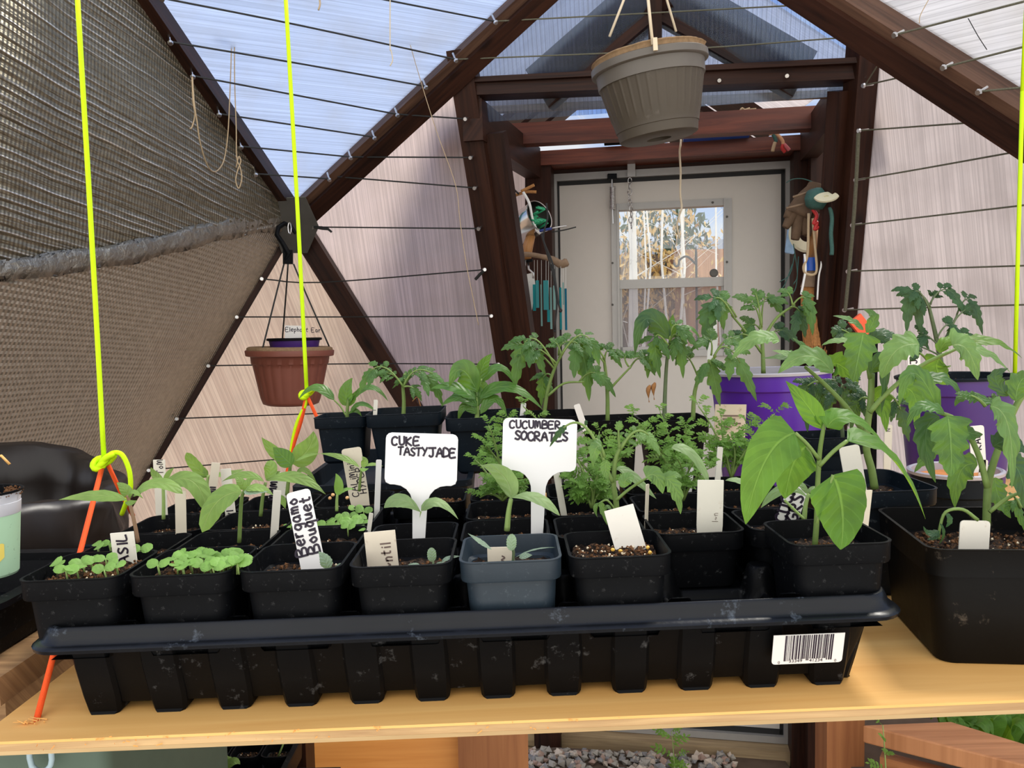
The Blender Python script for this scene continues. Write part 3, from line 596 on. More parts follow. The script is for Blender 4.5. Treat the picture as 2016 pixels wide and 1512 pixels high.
# -------- wires with screws
PLN = dict(t=PL_top, m=PL_mid, l=PL_low, g=PL_gab, r=PL_right, x=PL_tr)
def wire(k, pts, r=.0016, label=None, m='wirecoat', scr=(0, 1), off=.048):
    ks = k if len(k) == len(pts) else k[0]*len(pts); nn = PLN[k[0]][1]
    q = [onplane(x, y, PLN[kk][0]+PLN[kk][1]*off, PLN[kk][1]) for (x, y), kk in zip(pts, ks)]; mb = MB(); mb.tube(poly(q, 4) if len(q) > 2 else q, r, 6)
    o = tag(mb.build('support_wire', MT[m]), label, 'wire', 'support wires strung across the panels')
    for i in scr:
        p = q[0 if i == 0 else -1]; s_ = MB(); d = nn
        s_.tube([p-d*.022, p+d*.004], .0022, 6); s_.tube([p+d*.003, p+d*.007], [.0058, .0045], 8); tag(s_.build('screw', MT['steel'], o), 'bright screw head holding the wire')
    return o
pos = lambda i, w_, e: '%s wire from the top %s' % (['topmost', 'second', 'third', 'fourth', 'fifth', 'sixth', 'seventh', 'eighth', 'ninth'][i], e)
for i, q in enumerate((((740, -4), (975, 42)), ((318, -4), (600, 52), (897, 117)), ((335, 82), (600, 127), (838, 170)), ((379, 149), (782, 225)), ((431, 224), (737, 270)), ((474, 288), (690, 309)), ((503, 342), (648, 352)))):
    wire('t', q, .0019, 'thin black wire under the blue-white roof panel, %s' % pos(i, 0, 'there'), scr=(1,) if i == 0 else (0, 1))
for i, q in enumerate((((782, 225), (917, 234)), ((690, 309), (927, 310)), ((665, 348), (935, 370)), ((617, 447), (943, 450)), ((515, 549), (632, 556), (953, 531)), ((466, 624), (672, 624), (966, 622)), ((410, 720), (725, 716), (980, 717)), ((348, 824), (770, 809)), ((293, 925), (600, 900)))):
    wire('m' if i < 4 else 'lmm' if i < 7 else 'l', q, .0018, 'thin black wire left of the doorway, %s' % pos(i, 0, 'there'), scr=(1,) if i < 3 else (0, 1) if i != 3 else (0, 1), off=.05)
for i, q in enumerate((((975, 42), (1668, 5)), ((897, 117), (1330, 98), (1763, 66)))):
    wire('g', q, .0016, 'twisted wire across the gable, %s' % ('upper', 'lower')[i], 'twisted', scr=(1,))
for i, q in enumerate((((1703, 168), (1860, 132)), ((1694, 257), (2016, 234)), ((1688, 354), (1810, 333), (2016, 296)), ((1681, 443), (2016, 404)), ((1672, 534), (2016, 523)), ((1665, 610), (2016, 600)))):
    wire('r', q, .0017, 'twisted wire right of the doorway, %s' % pos(i, 0, 'there'), 'twisted', scr=(0,))
for i, q in enumerate((((1764, 68), (2016, 3)), ((1860, 132), (2016, 92)), ((1929, 180), (2016, 172)))):
    wire('x', q, .0017, 'twisted wire under the bright top right panel, %s' % pos(i, 0, 'there'), 'twisted', scr=(0,))
wire('r', ((1690, 262), (1686, 350), (1680, 440), (1672, 530), (1664, 612)), .0042, 'thick twisted cord running down the right leaning post', 'twisted', (), .055)
wire('r', ((1764, 70), (1705, 165)), .0016, 'short twisted wire slanting from the right rafter to the post', 'twisted', ())
wire('r', ((1860, 134), (1930, 180), (2008, 238)), .0016, 'twisted wire along the underside of the right rafter', 'twisted', (), .06)
mb = MB(); q = [onplane(x, y, PL_mid[0]+PL_mid[1]*.05, PL_mid[1]) for x, y in ((505, 345), (508, 440), (511, 550))]; q = [V((p.x, p.y-.03, p.z)) for p in q]; mb.tube(q, .0022, 6)
tag(mb.build('support_wire', MT['wirecoat']), 'black cord hanging straight down in front of the foil seam', 'wire')
mb = MB(); q = [onplane(x, y, PL_mid[0]+PL_mid[1]*.056, PL_mid[1]) for x, y in ((953, 533), (945, 540), (936, 550))]; mb.tube(q, .004, 6); tag(mb.build('wire_tail', MT['wirecoat']), 'short black knotted wire tail on the left leaning post', 'wire')
mb = MB(); q = [onplane(x, y, PL_mid[0]+PL_mid[1]*.056, PL_mid[1]) for x, y in ((618, 447), (634, 449), (646, 451), (653, 457))]; mb.tube(q, [.003, .005, .0035, .003], 6); tag(mb.build('wire_tail', MT['wirecoat']), 'short black knotted wire tail beside the hub plate', 'wire')
for (px, py) in ((1416, 158), (1549, 149)):
    p = onplane(px, py, PL_gab[0]+GN*.035, GN); mb = MB(); mb.tube([p-GN*.01, p+GN*.002], .002, 6); mb.tube([p, p+GN*.004], [.0055, .0045], 8); mb.build('screw', MT['steel'], hdr)
# twine hanging from the wires
def cord(pts, Y, r, m, name, label, cat='string', n=6, seg=5):
    q = [P(p[0], p[1], p[2] if len(p) > 2 else Y) for p in pts]; mb = MB(); mb.tube(poly(q, seg), r, n); return tag(mb.build(name, MT[m], smooth=True), label, cat)
cord([(455, 24), (456, 80), (452, 200), (448, 270), (440, 318), (424, 338, 1.66), (408, 325, 1.6), (394, 280, 1.55), (388, 240, 1.53), (382, 200, 1.52), (379, 152, 1.55)], 1.75, .0013, 'twine', 'twine', 'long looping tan twine hanging from the second roof wire over the foil')
cord([(456, 24), (461, 60), (462, 160), (465, 250), (466, 310), (473, 330), (476, 352), (470, 371), (464, 355), (468, 335), (474, 318), (470, 308), (465, 330)], 1.75, .0013, 'twine', 'twine', 'tan twine with a small bottom loop hanging beside the long loop')
cord([(458, 22), (464, 40), (467, 55), (461, 62), (458, 50)], 1.75, .0013, 'twine', 'twine', 'small tan knot loop on the upper roof wire')
cord([(378, 152), (380, 200), (384, 225), (378, 250), (374, 253)], 1.53, .0013, 'twine', 'twine', 'short tan twine end hanging by the left rafter screw')
cord([(787, -6), (800, 60), (830, 165), (860, 260), (897, 365), (905, 430), (918, 520), (932, 590), (942, 640)], 1.9, .0009, 'twine', 'twine', 'very thin tan string running down from the roof past the left opening post')
cord([(768, -6), (768, 90), (770, 100), (773, 118), (768, 130)], 1.7, .0013, 'creamcord', 'twine', 'pale string end hanging from the roof left of the rafter')
cord([(628, -6), (630, 8), (627, 20)], 1.6, .002, 'twine', 'twine', 'tiny tan string end at the top edge of the picture')
cord([(1830, -4), (1812, 30), (1810, 46)], 1.4, .0007, 'twine', 'twine', 'fine dark thread curling on the bright roof panel')
cord([(1906, 36), (1925, 70), (1943, 98)], 1.35, .0007, 'wirecoat', 'twine', 'fine straight thread hanging on the bright roof panel')
cord([(1968, 235), (1970, 262), (1966, 275), (1978, 272), (1984, 250), (1986, 236)], 1.4, .0007, 'twine', 'twine', 'fine thread loop hanging from the right wire')
# ================================================================== HANDWRITING
GL = {
'A': [[(0, 0), (.45, 1), (.9, 0)], [(.2, .38), (.72, .4)]], 'B': [[(0, 0), (.05, 1), (.6, .95), (.68, .7), (.1, .52), (.75, .45), (.78, .1), (0, 0)]],
'C': [[(.8, .85), (.5, 1), (.1, .8), (0, .4), (.2, .05), (.55, 0), (.8, .15)]], 'D': [[(0, 0), (0, 1), (.5, .95), (.8, .6), (.7, .2), (0, 0)]],
'E': [[(.75, 1), (0, .97), (0, 0), (.8, .03)], [(0, .5), (.6, .55)]], 'G': [[(.8, .9), (.4, 1), (0, .55), (.25, .03), (.75, .1), (.8, .45), (.45, .45)]],
'H': [[(0, 1), (0, 0)], [(.7, 1), (.7, 0)], [(0, .5), (.7, .5)]], 'I': [[(.2, 1), (.2, 0)]], 'J': [[(.0, 1), (1.0, 1.03)], [(.6, 1), (.6, .2), (.35, -.02), (.1, .12)]],
'K': [[(0, 1), (0, 0)], [(.7, 1), (.08, .5), (.8, 0)]], 'L': [[(.05, 1), (0, 0), (.7, .02)]], 'M': [[(0, 0), (.1, .95), (.45, .35), (.8, 1), (.95, 0)]],
'm': [[(0, 0), (0, .9), (.25, .85), (.42, .1), (.5, .8), (.75, .85), (.9, 0)]], 'O': [[(.4, 1), (.02, .7), (.05, .2), (.4, 0), (.75, .3), (.75, .75), (.4, 1)]],
'P': [[(0, 0), (0, 1), (.6, .95), (.65, .6), (0, .45)]], 'R': [[(0, 0), (.03, 1), (.6, .97), (.62, .6), (.08, .5), (.8, 0)]], 'S': [[(.7, .9), (.35, 1), (.05, .78), (.35, .52), (.68, .3), (.45, .02), (0, .12)]],
'T': [[(0, .97), (.85, 1)], [(.43, 1), (.4, 0)]], 'U': [[(0, 1), (.05, .2), (.35, 0), (.7, .2), (.72, 1)]], 'Y': [[(0, 1), (.38, .55)], [(.78, 1), (.2, -.05)]], 'N': [[(0, 0), (0, 1), (.7, 0), (.7, 1)]],
'e': [[(.05, .32), (.6, .38), (.5, .62), (.2, .6), (0, .3), (.25, 0), (.6, .1)]], 'r': [[(0, .6), (.05, 0)], [(.03, .35), (.25, .6), (.45, .58)]],
'g': [[(.55, .55), (.2, .62), (0, .3), (.25, .05), (.55, .3), (.55, .6), (.5, -.3), (.1, -.3)]], 'a': [[(.5, .55), (.2, .6), (0, .3), (.2, 0), (.5, .2), (.5, .6), (.6, 0)]],
'o': [[(.3, .6), (0, .35), (.25, 0), (.55, .25), (.3, .6)]], 'u': [[(0, .6), (.1, .05), (.4, .1), (.5, .6), (.55, 0)]], 'q': [[(.5, .55), (.2, .6), (0, .3), (.2, .05), (.5, .3), (.5, .6), (.5, -.4)]],
't': [[(.25, .9), (.2, .1), (.45, 0)], [(0, .6), (.5, .62)]], 'l': [[(.1, 1), (.1, 0)]], 'i': [[(.1, .6), (.1, 0)], [(.1, .85), (.12, .8)]], 'n': [[(0, .6), (0, 0)], [(0, .4), (.25, .6), (.45, .45), (.45, 0)]],
'h': [[(0, 1), (0, 0)], [(0, .4), (.25, .6), (.45, .45), (.45, 0)]], 'p': [[(0, .6), (0, -.4)], [(0, .5), (.3, .6), (.5, .3), (.2, .02), (0, .1)]], 's': [[(.45, .55), (.15, .6), (.1, .4), (.4, .25), (.3, 0), (0, .05)]], 'x': [[(0, 0), (0, .6)], [(0, .4), (.2, .6), (.32, .4), (.33, 0)], [(.33, .4), (.5, .6), (.65, .4), (.66, 0)]], '~': [[(0, .3), (.2, .5), (.4, .2), (.6, .45)]], '/': [[(0, 0), (.4, .8)]]}
def write(mb, txt, o, x, y, h, nrm, seed=1, gap=.28, th=.13, w=.8):
    rnd = random.Random(seed); cx = 0
    for ch in txt:
        if ch == ' ': cx += .6; continue
        g_ = GL.get(ch, GL['~']); dy = rnd.uniform(-.06, .06); mxx = max(p[0] for s_ in g_ for p in s_)
        for s_ in g_:
            pt = [o+x*((cx+p[0]*w+rnd.uniform(-.02, .02))*h)+y*((p[1]+dy+rnd.uniform(-.02, .02))*h) for p in s_]
            if len(pt) > 2: pt = poly(pt, 3)
            hw = h*th/2; L = []; R = []
            for i, p in enumerate(pt):
                d = (pt[min(i+1, len(pt)-1)]-pt[max(0, i-1)]); d = d.normalized() if d.length > 1e-9 else x; sd = d.cross(nrm)
                if i == 0: p = p-d*hw*.6
                if i == len(pt)-1: p = p+d*hw*.6
                L.append(p+sd*hw+nrm*.00025); R.append(p-sd*hw+nrm*.00025)
            n = len(pt); mb.add(L+R, [(i, i+1, n+i+1, n+i) for i in range(n-1)])
        cx += mxx*w+gap
    return cx*h
# ================================================================== LEAVES
PROF = {'ovate': lambda t: max(0, math.sin(PI*t**.66))**.85, 'lance': lambda t: max(0, math.sin(PI*t**.85)), 'obl': lambda t: max(0, 1-abs(2*t-1)**2.8)**.6,
        'round': lambda t: math.sqrt(max(0, 1-(2*t-1)**2)), 'heart': lambda t: min(1, 3.2*t**.5)*max(0, 1-t**2.2)**.75, 'cot': lambda t: max(0, math.sin(PI*t**1.15))**.75}
def leafgeo(mb, path, W, nh, prof='ovate', fold=.18, serr=0, teeth=7, curl=.15, lo=False, wav=.05, seed=0):
    n = len(path)-1; cols = (-1, 0, 1) if lo else (-1, -.55, 0, .55, 1); vs = []; uv = []; f = PROF[prof]; nh = V(nh)
    for i, p in enumerate(path):
        t = i/n; tg = (path[min(i+1, n)]-path[max(i-1, 0)]).normalized(); sd = tg.cross(nh)
        sd = sd.normalized() if sd.length > 1e-5 else tg.orthogonal().normalized(); nr = sd.cross(tg); w = W*max(f(t), .02)
        if serr and 0 < i < n: w *= 1-serr*(1-((t*teeth) % 1.0))
        for c in cols:
            rip = wav*w*math.sin(t*teeth*PI*1.3+seed+(2 if c > 0 else 0))*abs(c)
            vs.append(p+sd*(c*w)+nr*(abs(c)*w*fold-c*c*w*curl+rip)); uv.append((t, .5+c*.5))
    k = len(cols); mb.add(vs, [(i*k+j, i*k+j+1, (i+1)*k+j+1, (i+1)*k+j) for i in range(n) for j in range(k-1)], uv)
def px3(q, Y): return P(q[0], q[1], q[2] if len(q) > 2 else Y)
FACE = V((0, -.8, .6)); UPF = V((0, -.45, .9))
def leaf(root, b, m, t, w, Y, prof='ovate', mat='leaf_pepper', n=FACE, fold=.18, serr=0, teeth=7, curl=.15, pet=None, name='leaf', label=None, wav=.05, stem='stem', pr=.0009):
    b3, m3, t3 = px3(b, Y), px3(m, Y), px3(t, Y); mb = MB(); ns = 14 if not serr else teeth*4
    leafgeo(mb, bez(b3, m3, t3, ns), w*.5*m3.y/FP, n, prof, fold, serr, teeth, curl, wav=wav, seed=b[0]*.1)
    o = mb.build(name, MT[mat], root, smooth=True)
    if label: o['label'] = label
    if pet: tubeP(root, [pet, ((pet[0]+b[0])/2, (pet[1]+b[1])/2-4)+((pet[2],) if len(pet) > 2 else ()), b], pr, stem, Y, 'petiole')
    return o
def tubeP(root, pts, r, mat, Y, name='stem', n=8, seg=4):
    q = [px3(p, Y) for p in pts]; q = poly(q, seg) if len(q) > 2 else q
    if isinstance(r, tuple): r = [r[0]+(r[1]-r[0])*i/(len(q)-1) for i in range(len(q))]
    mb = MB(); mb.tube(q, r, n); return mb.build(name, MT[mat], root, smooth=True)
def tomleaf(root, b, m, t, Y, sz, mat='leaf_tomato', seed=0, pairs=2, n=FACE, stem='stem', rr_=.0012, wf=.58, droop=.5, start=.35, serr=.42):
    rnd = random.Random(seed); q = bez(px3(b, Y), px3(m, Y), px3(t, Y), 16); sz = sz*q[8].y/FP
    L = sum((q[i+1]-q[i]).length for i in range(16)); tl = min(.55, sz*1.15/L); k = int(round(16*(1-tl)))
    mb = MB(); mb.cm = 0
    leafgeo(mb, [q[k].lerp(q[16], 0) if False else poly(q[k:], 3)[i] for i in range(len(poly(q[k:], 3)))], sz*wf*.62, n, 'ovate', .15, serr, 5, .3, wav=.10, seed=seed)
    n = V(n)
    for a in range(pairs):
        f = start+(1-tl-start)*(a/max(1, pairs-.35))
        i = min(15, int(16*f)); p = q[i]; tg = (q[i+1]-q[i]).normalized(); sd = tg.cross(n).normalized()
        for sg in (-1, 1):
            l = sz*rnd.uniform(.62, .95)*(.75+.25*a); d = (tg*.55+sd*sg*.85+V((0, 0, .05))).normalized(); nn = (n+V((rnd.uniform(-.3, .3), 0, rnd.uniform(-.2, .3)))).normalized()
            p1 = p+d*l*.15; p2 = p+d*l*.65+V((0, 0, -droop*l*.14)); p3 = p+d*l*1.0+V((0, 0, -droop*l*.6))
            leafgeo(mb, bez(p1, p2, p3, 18), l*wf*.5, nn, 'ovate', .15, serr, 4, .3, wav=.10, seed=seed+a)
            mb.tube([p, p1], rr_*.4, 5)
        if a < pairs-1:
            i2 = min(15, i+2)
            for sg in (-1, 1):
                l = sz*.22; d = (tg*.3+sd*sg).normalized(); leafgeo(mb, bez(q[i2], q[i2]+d*l*.5, q[i2]+d*l+V((0, 0, -l*.3)), 6), l*.3, n, 'ovate', lo=True)
    o = mb.build('leaf', MT[mat], root, smooth=True)
    s_ = MB(); s_.tube(q[:k+2], [rr_*(1-.5*i/(k+1)) for i in range(k+2)], 6); s_.build('petiole', MT[stem], root, smooth=True)
    return o
def fern(mb, a, m, b, n, sz, rnd, pairs=6):
    q = bez(a, m, b, pairs*2+2)
    for i in range(2, len(q)):
        p = q[i]; tg = (q[i]-q[i-1]).normalized(); sd = tg.cross(n).normalized(); f = 1-abs(i/len(q)-.55)*1.1
        if i == len(q)-1: leafgeo(mb, bez(p, p+tg*sz*.35, p+tg*sz*.7, 6), sz*.2, n, 'lance', .2, .4, 3, lo=True); continue
        if i % 2: continue
        for sg in (-1, 1):
            l = sz*f*rnd.uniform(.8, 1.1); d = (tg*.55+sd*sg*.85+V((rnd.uniform(-.1, .1), 0, rnd.uniform(-.15, .15)))).normalized()
            leafgeo(mb, bez(p, p+d*l*.5, p+d*l+V((0, 0, -l*.12)), 9), l*.33, n, 'lance', .2, .45, 3, lo=True)
    mb.tube(q, sz*.028, 4, False)
def sprout(mb, ms, c, r, rnd, mat=None, base=None, up=.6):
    a = rnd.uniform(0, PI); d = V((math.cos(a), math.sin(a), 0)); ms.tube([base or c-V((0, 0, .012)), c], .0006, 5)
    for sg in (-1, 1):
        e = c+d*sg*r*1.75+V((0, 0, rnd.uniform(-.1, .3)*r)); leafgeo(mb, bez(c, c.lerp(e, .5)+V((0, 0, r*.25)), e, 8), r*rnd.uniform(.8, .95), V((rnd.uniform(-.2, .2), -up+rnd.uniform(-.2, .1), .8)), 'round', .08, curl=.15)
# ================================================================== POTS
SM = {}
def soilmb(M, hs, z, seed, amp=.0018, crumbs=26, n=16, white=.25):
    rnd = random.Random(seed); mb = MB(M); hh = [[rnd.uniform(-amp, amp) for _ in range(n+1)] for _ in range(n+1)]
    def f(a, b):
        x, y = (a*2-1), (b*2-1); k = 1-.08*(abs(x)*abs(y))**3; return V((x*hs*k, y*hs*k, z+hh[int(a*n+.5)][int(b*n+.5)]))
    mb.grid(f, n, n)
    for _ in range(int(crumbs*2.2)):
        mb.cm = 2 if rnd.random() < white else 1; r = rnd.uniform(.0004, .0012) if mb.cm == 2 else rnd.uniform(.0006, .0019)
        mb.rock((rnd.uniform(-.9, .9)*hs, rnd.uniform(-.9, .9)*hs, z+amp*.6), r, rnd)
    mb.cm = 0; return mb
def potgeo(mb, a, b, h, rimh, r=.009, n=5, depth=None):
    rm = h-rimh; ab = b+(a-.0028-b)*(rm/h); dd = depth or h*.7
    R = [rr(b-.003, b-.003, r*.8, 0, n=n), rr(b, b, r, .003, n=n), rr(ab, ab, r, rm-.0005, n=n), rr(a-.0010, a-.0010, r, rm, n=n), rr(a-.0006, a-.0006, r, rm+.001, n=n), rr(a-.0004, a-.0004, r, h-.001, n=n), rr(a, a, r, h-.0006, n=n), rr(a, a, r, h, n=n),
         rr(a-.0016, a-.0016, r*.9, h, n=n), rr(a-.0020, a-.0020, r*.9, h-.003, n=n), rr(a-.0030, a-.0030, r*.9, rm+.001, n=n), rr(a-.0050, a-.0050, r*.9, rm-.0005, n=n), rr(b-.002+(a-b)*.3, b-.002+(a-b)*.3, r*.9, h-dd, n=n)]
    mb.loft(R)
def sqpot(root, M, a, b, h, rimh, mat, drop, seed, soil='soil', amp=.0018, crumbs=26, name='pot', r=.009, label=None, white=.25):
    mb = MB(M); potgeo(mb, a, b, h, rimh, r, depth=drop+.006); o = mb.build(name, MT[mat], root, smooth=35)
    if label: o['label'] = label
    if soil: soilmb(M, a-.0045, h-drop, seed, amp, crumbs, white=white).build('soil', [MT[soil], MT['crumb'], MT['perlite']], root, smooth=False)
    return o
A_ = .0304
uA, vA = SP(42, 1137, .088); uH, vH = SP(1547, 1072, .088); PIT = (uH-uA)/7; V0 = SP(800, 1114, .088)[1]
print('GRID', uA, vA, uH, vH, PIT, V0)
def cell(c, k): return uA+A_+PIT*c-(.0035 if k else 0), V0+A_+.0632*k
def cellpot(c, k, name, label, group=None, mat='black', drop=.010, seed=None, h=None, soil='soil', rz=0, **kw):
    u, v = cell(c, k); wb = .042; h = h or (.046 if k == 0 else .041); M = SH @ Matrix.Translation((u, v, wb)) @ Matrix.Rotation(rz, 4, 'Z')
    root = thing(name, label, 'potted plant' if name != 'nursery_pot' else 'pot', M.translation, group, (0, -TILT, 0))
    sqpot(root, M, A_, .0248, h, .0125, mat, drop, seed if seed is not None else c*7+k, soil, **kw)
    return root, v
# ================================================================== SHELF AND CORDS
mb = MB(SH); x0, x1, y0, y1, th = -.312, .70, .4370, 1.06, .0085
mb.box(((x0+x1)/2, (y0+y1)/2, -.0008), (x1-x0, y1-y0, .0016)); 
mb.cm = 1; mb.box(((x0+x1)/2, (y0+y1)/2, -.0038), (x1-x0-.0006, y1-y0-.0012, .0044)); mb.cm = 3; mb.box(((x0+x1)/2, (y0+y1)/2+.0004, -.0072), (x1-x0, y1-y0, .0024))
rnd = random.Random(4)
mb.cm = 2
for _ in range(46):
    x = rnd.uniform(-.31, .02)+abs(rnd.gauss(0, .12))*.3; p = V((x, y0-.0006, rnd.uniform(-.006, .0005))); d = V((rnd.uniform(-1, 1), -.3, rnd.uniform(-.5, .5)))*rnd.uniform(.001, .004); mb.add([p, p+d, p+d*.9+V((0, 0, .0006)), p+V((0, 0, .0008))], [(0, 1, 2, 3)])
shelf = tag(mb.build('plywood_shelf', [MT['plytop'], MT['plyedge'], MT['cedar'], MT['plyface']]), 'pale plywood shelf hung on bright cords with a splintered front edge', 'shelf')
def ropeset(knot, Y, top, name_lab, orl, seed, tailpts, kn=True, r=.0019):
    k = P(*knot, Y); mb = MB(); mb.tube(poly([P(top[0], top[1], Y), P((top[0]+knot[0])/2+1, (top[1]+knot[1])/2, Y), k], 6), r, 8)
    o = thing('yellow_cord', name_lab, 'cord', (k.x, k.y, k.z)); mb.build('cord', MT['yellow'], o, smooth=True)
    if kn:
        mb = MB(); rnd = random.Random(seed)
        for j in range(3):
            pts = []; cx = k+V(((j-1)*.0036, -.001, (j-1)*.0016)); 
            for i in range(13): a = 2*PI*i/12; pts.append(cx+V((.0042*math.cos(a)*(.8 if j == 1 else 1), .0035*math.sin(a), .0045*math.sin(a+j)*.8)))
            mb.tube(pts, r*1.25, 7)
        mb.build('knot', MT['yellow'], o, smooth=True)
    if tailpts:
        mb = MB(); mb.tube(poly([px3(p, Y) for p in tailpts], 5), r, 8); mb.build('loose_end', MT['yellow'], o, smooth=True)
    return k
YA = .60
k1 = ropeset((205, 908), YA, (152, -12), 'neon yellow cord knotted over the left front corner of the shelf', None, 1, [(208, 903), (222, 892), (240, 895), (254, 925), (257, 960), (250, 985), (240, 1012, .61)])
k2 = ropeset((604, 775), 1.02, (562, -12), 'neon yellow cord with a small knot above the left back corner of the shelf', None, 2, [(604, 775), (600, 800), (586, 830), (576, 870), (571, 915)], kn=True, r=.0026)
mb = MB(); mb.tube([P(2013, 180, 1.0), P(2004, 500, 1.0), P(1998, 735, 1.0)], .0025, 8); t_ = thing('yellow_cord', 'neon yellow cord at the right edge of the picture', 'cord', P(1998, 735, 1.0)); mb.build('cord', MT['yellow'], t_, smooth=True)
mb = MB(); mb.tube([P(2030, -200, 1.0), P(2013, 180, 1.0)], .0025, 8); mb.build('cord', MT['yellow'], t_, smooth=True)
def oloop(pts, Y, lab, r):
    q = [px3(p, Y) for p in pts]; mb = MB(); mb.tube(poly(q, 5), r, 8); return tag(mb.build('orange_cord', MT['orange'], smooth=True), lab, 'cord')
hole = SP(66, 1424, 0); hp_ = S(hole[0], hole[1], -.004)
mb = MB(); mb.tube([hp_, k1+V((-.001, 0, -.002))], .0019, 8); tag(mb.build('orange_cord', MT['orange'], smooth=True), 'orange cord running from the knot down through the front left corner of the shelf', 'cord')
mb = MB(); mb.tube([k1+V((.001, 0.002, -.001)), P(240, 974, .62), P(262, 1015, .65)], .0017, 8); tag(mb.build('orange_cord', MT['orange'], smooth=True), 'orange cord slanting right from the front knot behind the seedling leaf', 'cord')
oloop([(604, 778), (592, 830), (575, 885), (563, 945)], 1.02, 'orange cord slanting left from the back knot to the shelf', .0027)
oloop([(605, 780), (614, 800), (627, 828)], 1.02, 'orange cord slanting right from the back knot to behind the pots', .0023)
mb = MB(); rnd = random.Random(9)
for _ in range(14): p = hp_+V((rnd.uniform(-.006, .008), rnd.uniform(-.004, .004), .005)); d = V((rnd.uniform(-1, 1), rnd.uniform(-.6, .6), rnd.uniform(0, .4)))*.006; mb.tube([p, p+d], [.0005, .0002], 4)
q = tag(mb.build('wood_splinter', MT['fencewood'] if False else MT['plytop']), 'pale splinters around the cord hole at the left front corner', 'splinters', kind='stuff')
# ================================================================== TRAY
TX0 = SP(22, 1290, .050)[0]; TX1 = SP(1800, 1212, .050)[0]; TY0 = SP(1000, 1243, .050)[1]; TY1 = V0+.0632*4+.022
print('TRAY', TX0, TX1, TY0, TY1)
tcx, tcy, thx, thy = (TX0+TX1)/2, (TY0+TY1)/2, (TX1-TX0)/2, (TY1-TY0)/2
tray = thing('seedling_tray', 'long black ribbed seedling tray with a barcode sticker on its front', 'tray', S(tcx, tcy, 0), None, (0, -TILT, 0))
def tr(ins, z, r=.02): return rr(thx-ins, thy-ins, max(.006, r-ins*.4), z, tcx, tcy, 7)
mb = MB(SH)
mb.loft([tr(.001, .0475), tr(0, .0470), tr(-.0004, .0490), tr(.0010, .0502), tr(.0022, .0506), tr(.0044, .0518), tr(.0058, .0560), tr(.0070, .0592), tr(.0085, .0600), tr(.0100, .0592), tr(.0115, .0560), tr(.0125, .050)], False, False)
mb.loft([tr(.0040, .0475), tr(.001, .0475)], False, False)
tag(mb.build('flange', MT['flange'], tray, smooth=50), 'scuffed folded rim of the tray')
mb = MB(SH); mb.loft([tr(.026, .006, .016), tr(.025, .007), tr(.0115, .050)], True, False)
# feet ribs around front, sides, back
npx = 12
fx0, fx1 = TX0+.034, TX1-.040
def foot(cx, cy, hw, dp, ang):
    R = Matrix.Translation((cx, cy, 0)) @ Matrix.Rotation(ang, 4, 'Z'); old = mb.M; mb.M = SH @ R
    ri = []
    for (z_, o_, ww) in ((0, -.0215, .80), (.0015, -.0225, .92), (.012, -.0195, 1.0), (.032, -.0135, 1.02), (.046, -.0100, 1.0)):
        ri.append([(-hw*ww, .012, z_), (-hw*ww, -.000+o_*0-dp+.0025+(o_+.0225)*-1, z_), (-hw*ww+.002, -dp-(o_+.0225), z_), (hw*ww-.002, -dp-(o_+.0225), z_), (hw*ww, -dp+.0025-(o_+.0225), z_), (hw*ww, .012, z_)])
    mb.loft(ri); mb.M = old
for i in range(npx): foot(fx0+(fx1-fx0)*i/(npx-1), TY0+.0265, .0112, .0030, 0); foot(fx0+(fx1-fx0)*i/(npx-1), TY1-.0265, .0112, .003, PI)
for i in range(6):
    foot(TX0+.0265, TY0+.04+(TY1-TY0-.08)*i/5, .0112, .003, -PI/2); foot(TX1-.0265, TY0+.04+(TY1-TY0-.08)*i/5, .0112, .003, PI/2)
mb.build('tray_body', MT['traymat'], tray, smooth=35)
# webbed floor of the tray with raised saddles between the cells
mb = MB(SH); un, vn = 96, 48; iu0, iu1, iv0, iv1 = TX0+.0118, TX1-.0118, TY0+.0118, TY1-.0118
def webz(u, v):
    a = (u-(uA-.001))/PIT; b = (v-(V0-.001))/.0632; da = abs(a-round(a))*PIT; db = abs(b-round(b))*.0632
    w_ = .0395
    if da < .006: w_ = max(w_, .0395+.016*(1-max(0, da-.002)/.004))*1.0 if db > .008 and False else w_
    rad = math.hypot(da, db); pk = .0395+.0215*max(0, min(1, (.0135-rad)/.006)); rid = .0395+.006*max(0, min(1, (.004-min(da, db))/.002)) if 0 < a < 8 and 0 < b < 4 else w_
    if rad < .0135 and 0.2 < a < 7.8 and -.2 < b < 4.2: w_ = max(w_, pk)
    if b < .05 and not (rad < .0135): w_ = .0395
    return max(w_, rid)
mb.grid(lambda a, b: V((iu0+(iu1-iu0)*a, iv0+(iv1-iv0)*b, webz(iu0+(iu1-iu0)*a, iv0+(iv1-iv0)*b))), 300, 150)
mb.build('cell_floor', MT['traymat'], tray, smooth=True)
# barcode sticker on the front wall
c0 = onplane(1585, 1267, S(0, TY0+.014, 0), V((0, -1, 0))); xx = (SH.to_3x3() @ V((1, 0, 0))); nn = V((0, -1, -.28)).normalized(); yy = nn.cross(xx)*1; yy = xx.cross(nn)*-1
yy = nn.cross(xx); 
W_, H_ = .0415, .0205; o_ = c0+nn*.0045
hw, hh = W_/2, H_/2; r_ = .0022; ol = [(hw, hh), (-hw, hh)]+[(-hw+r_-r_*math.cos(a), -hh+r_-r_*math.sin(a)) for a in (0, .5, 1, 1.57)]+[(hw-r_+r_*math.cos(a), -hh+r_-r_*math.sin(a)) for a in (1.57, 1, .5, 0)]
mb = MB(); mb.extr(ol, o_, xx, yy, nn, .0004); st = mb.build('barcode_sticker', MT['tagclean'], tray); st['label'] = 'white barcode sticker'
rnd = random.Random(33349); mb = MB(); x = -.0138
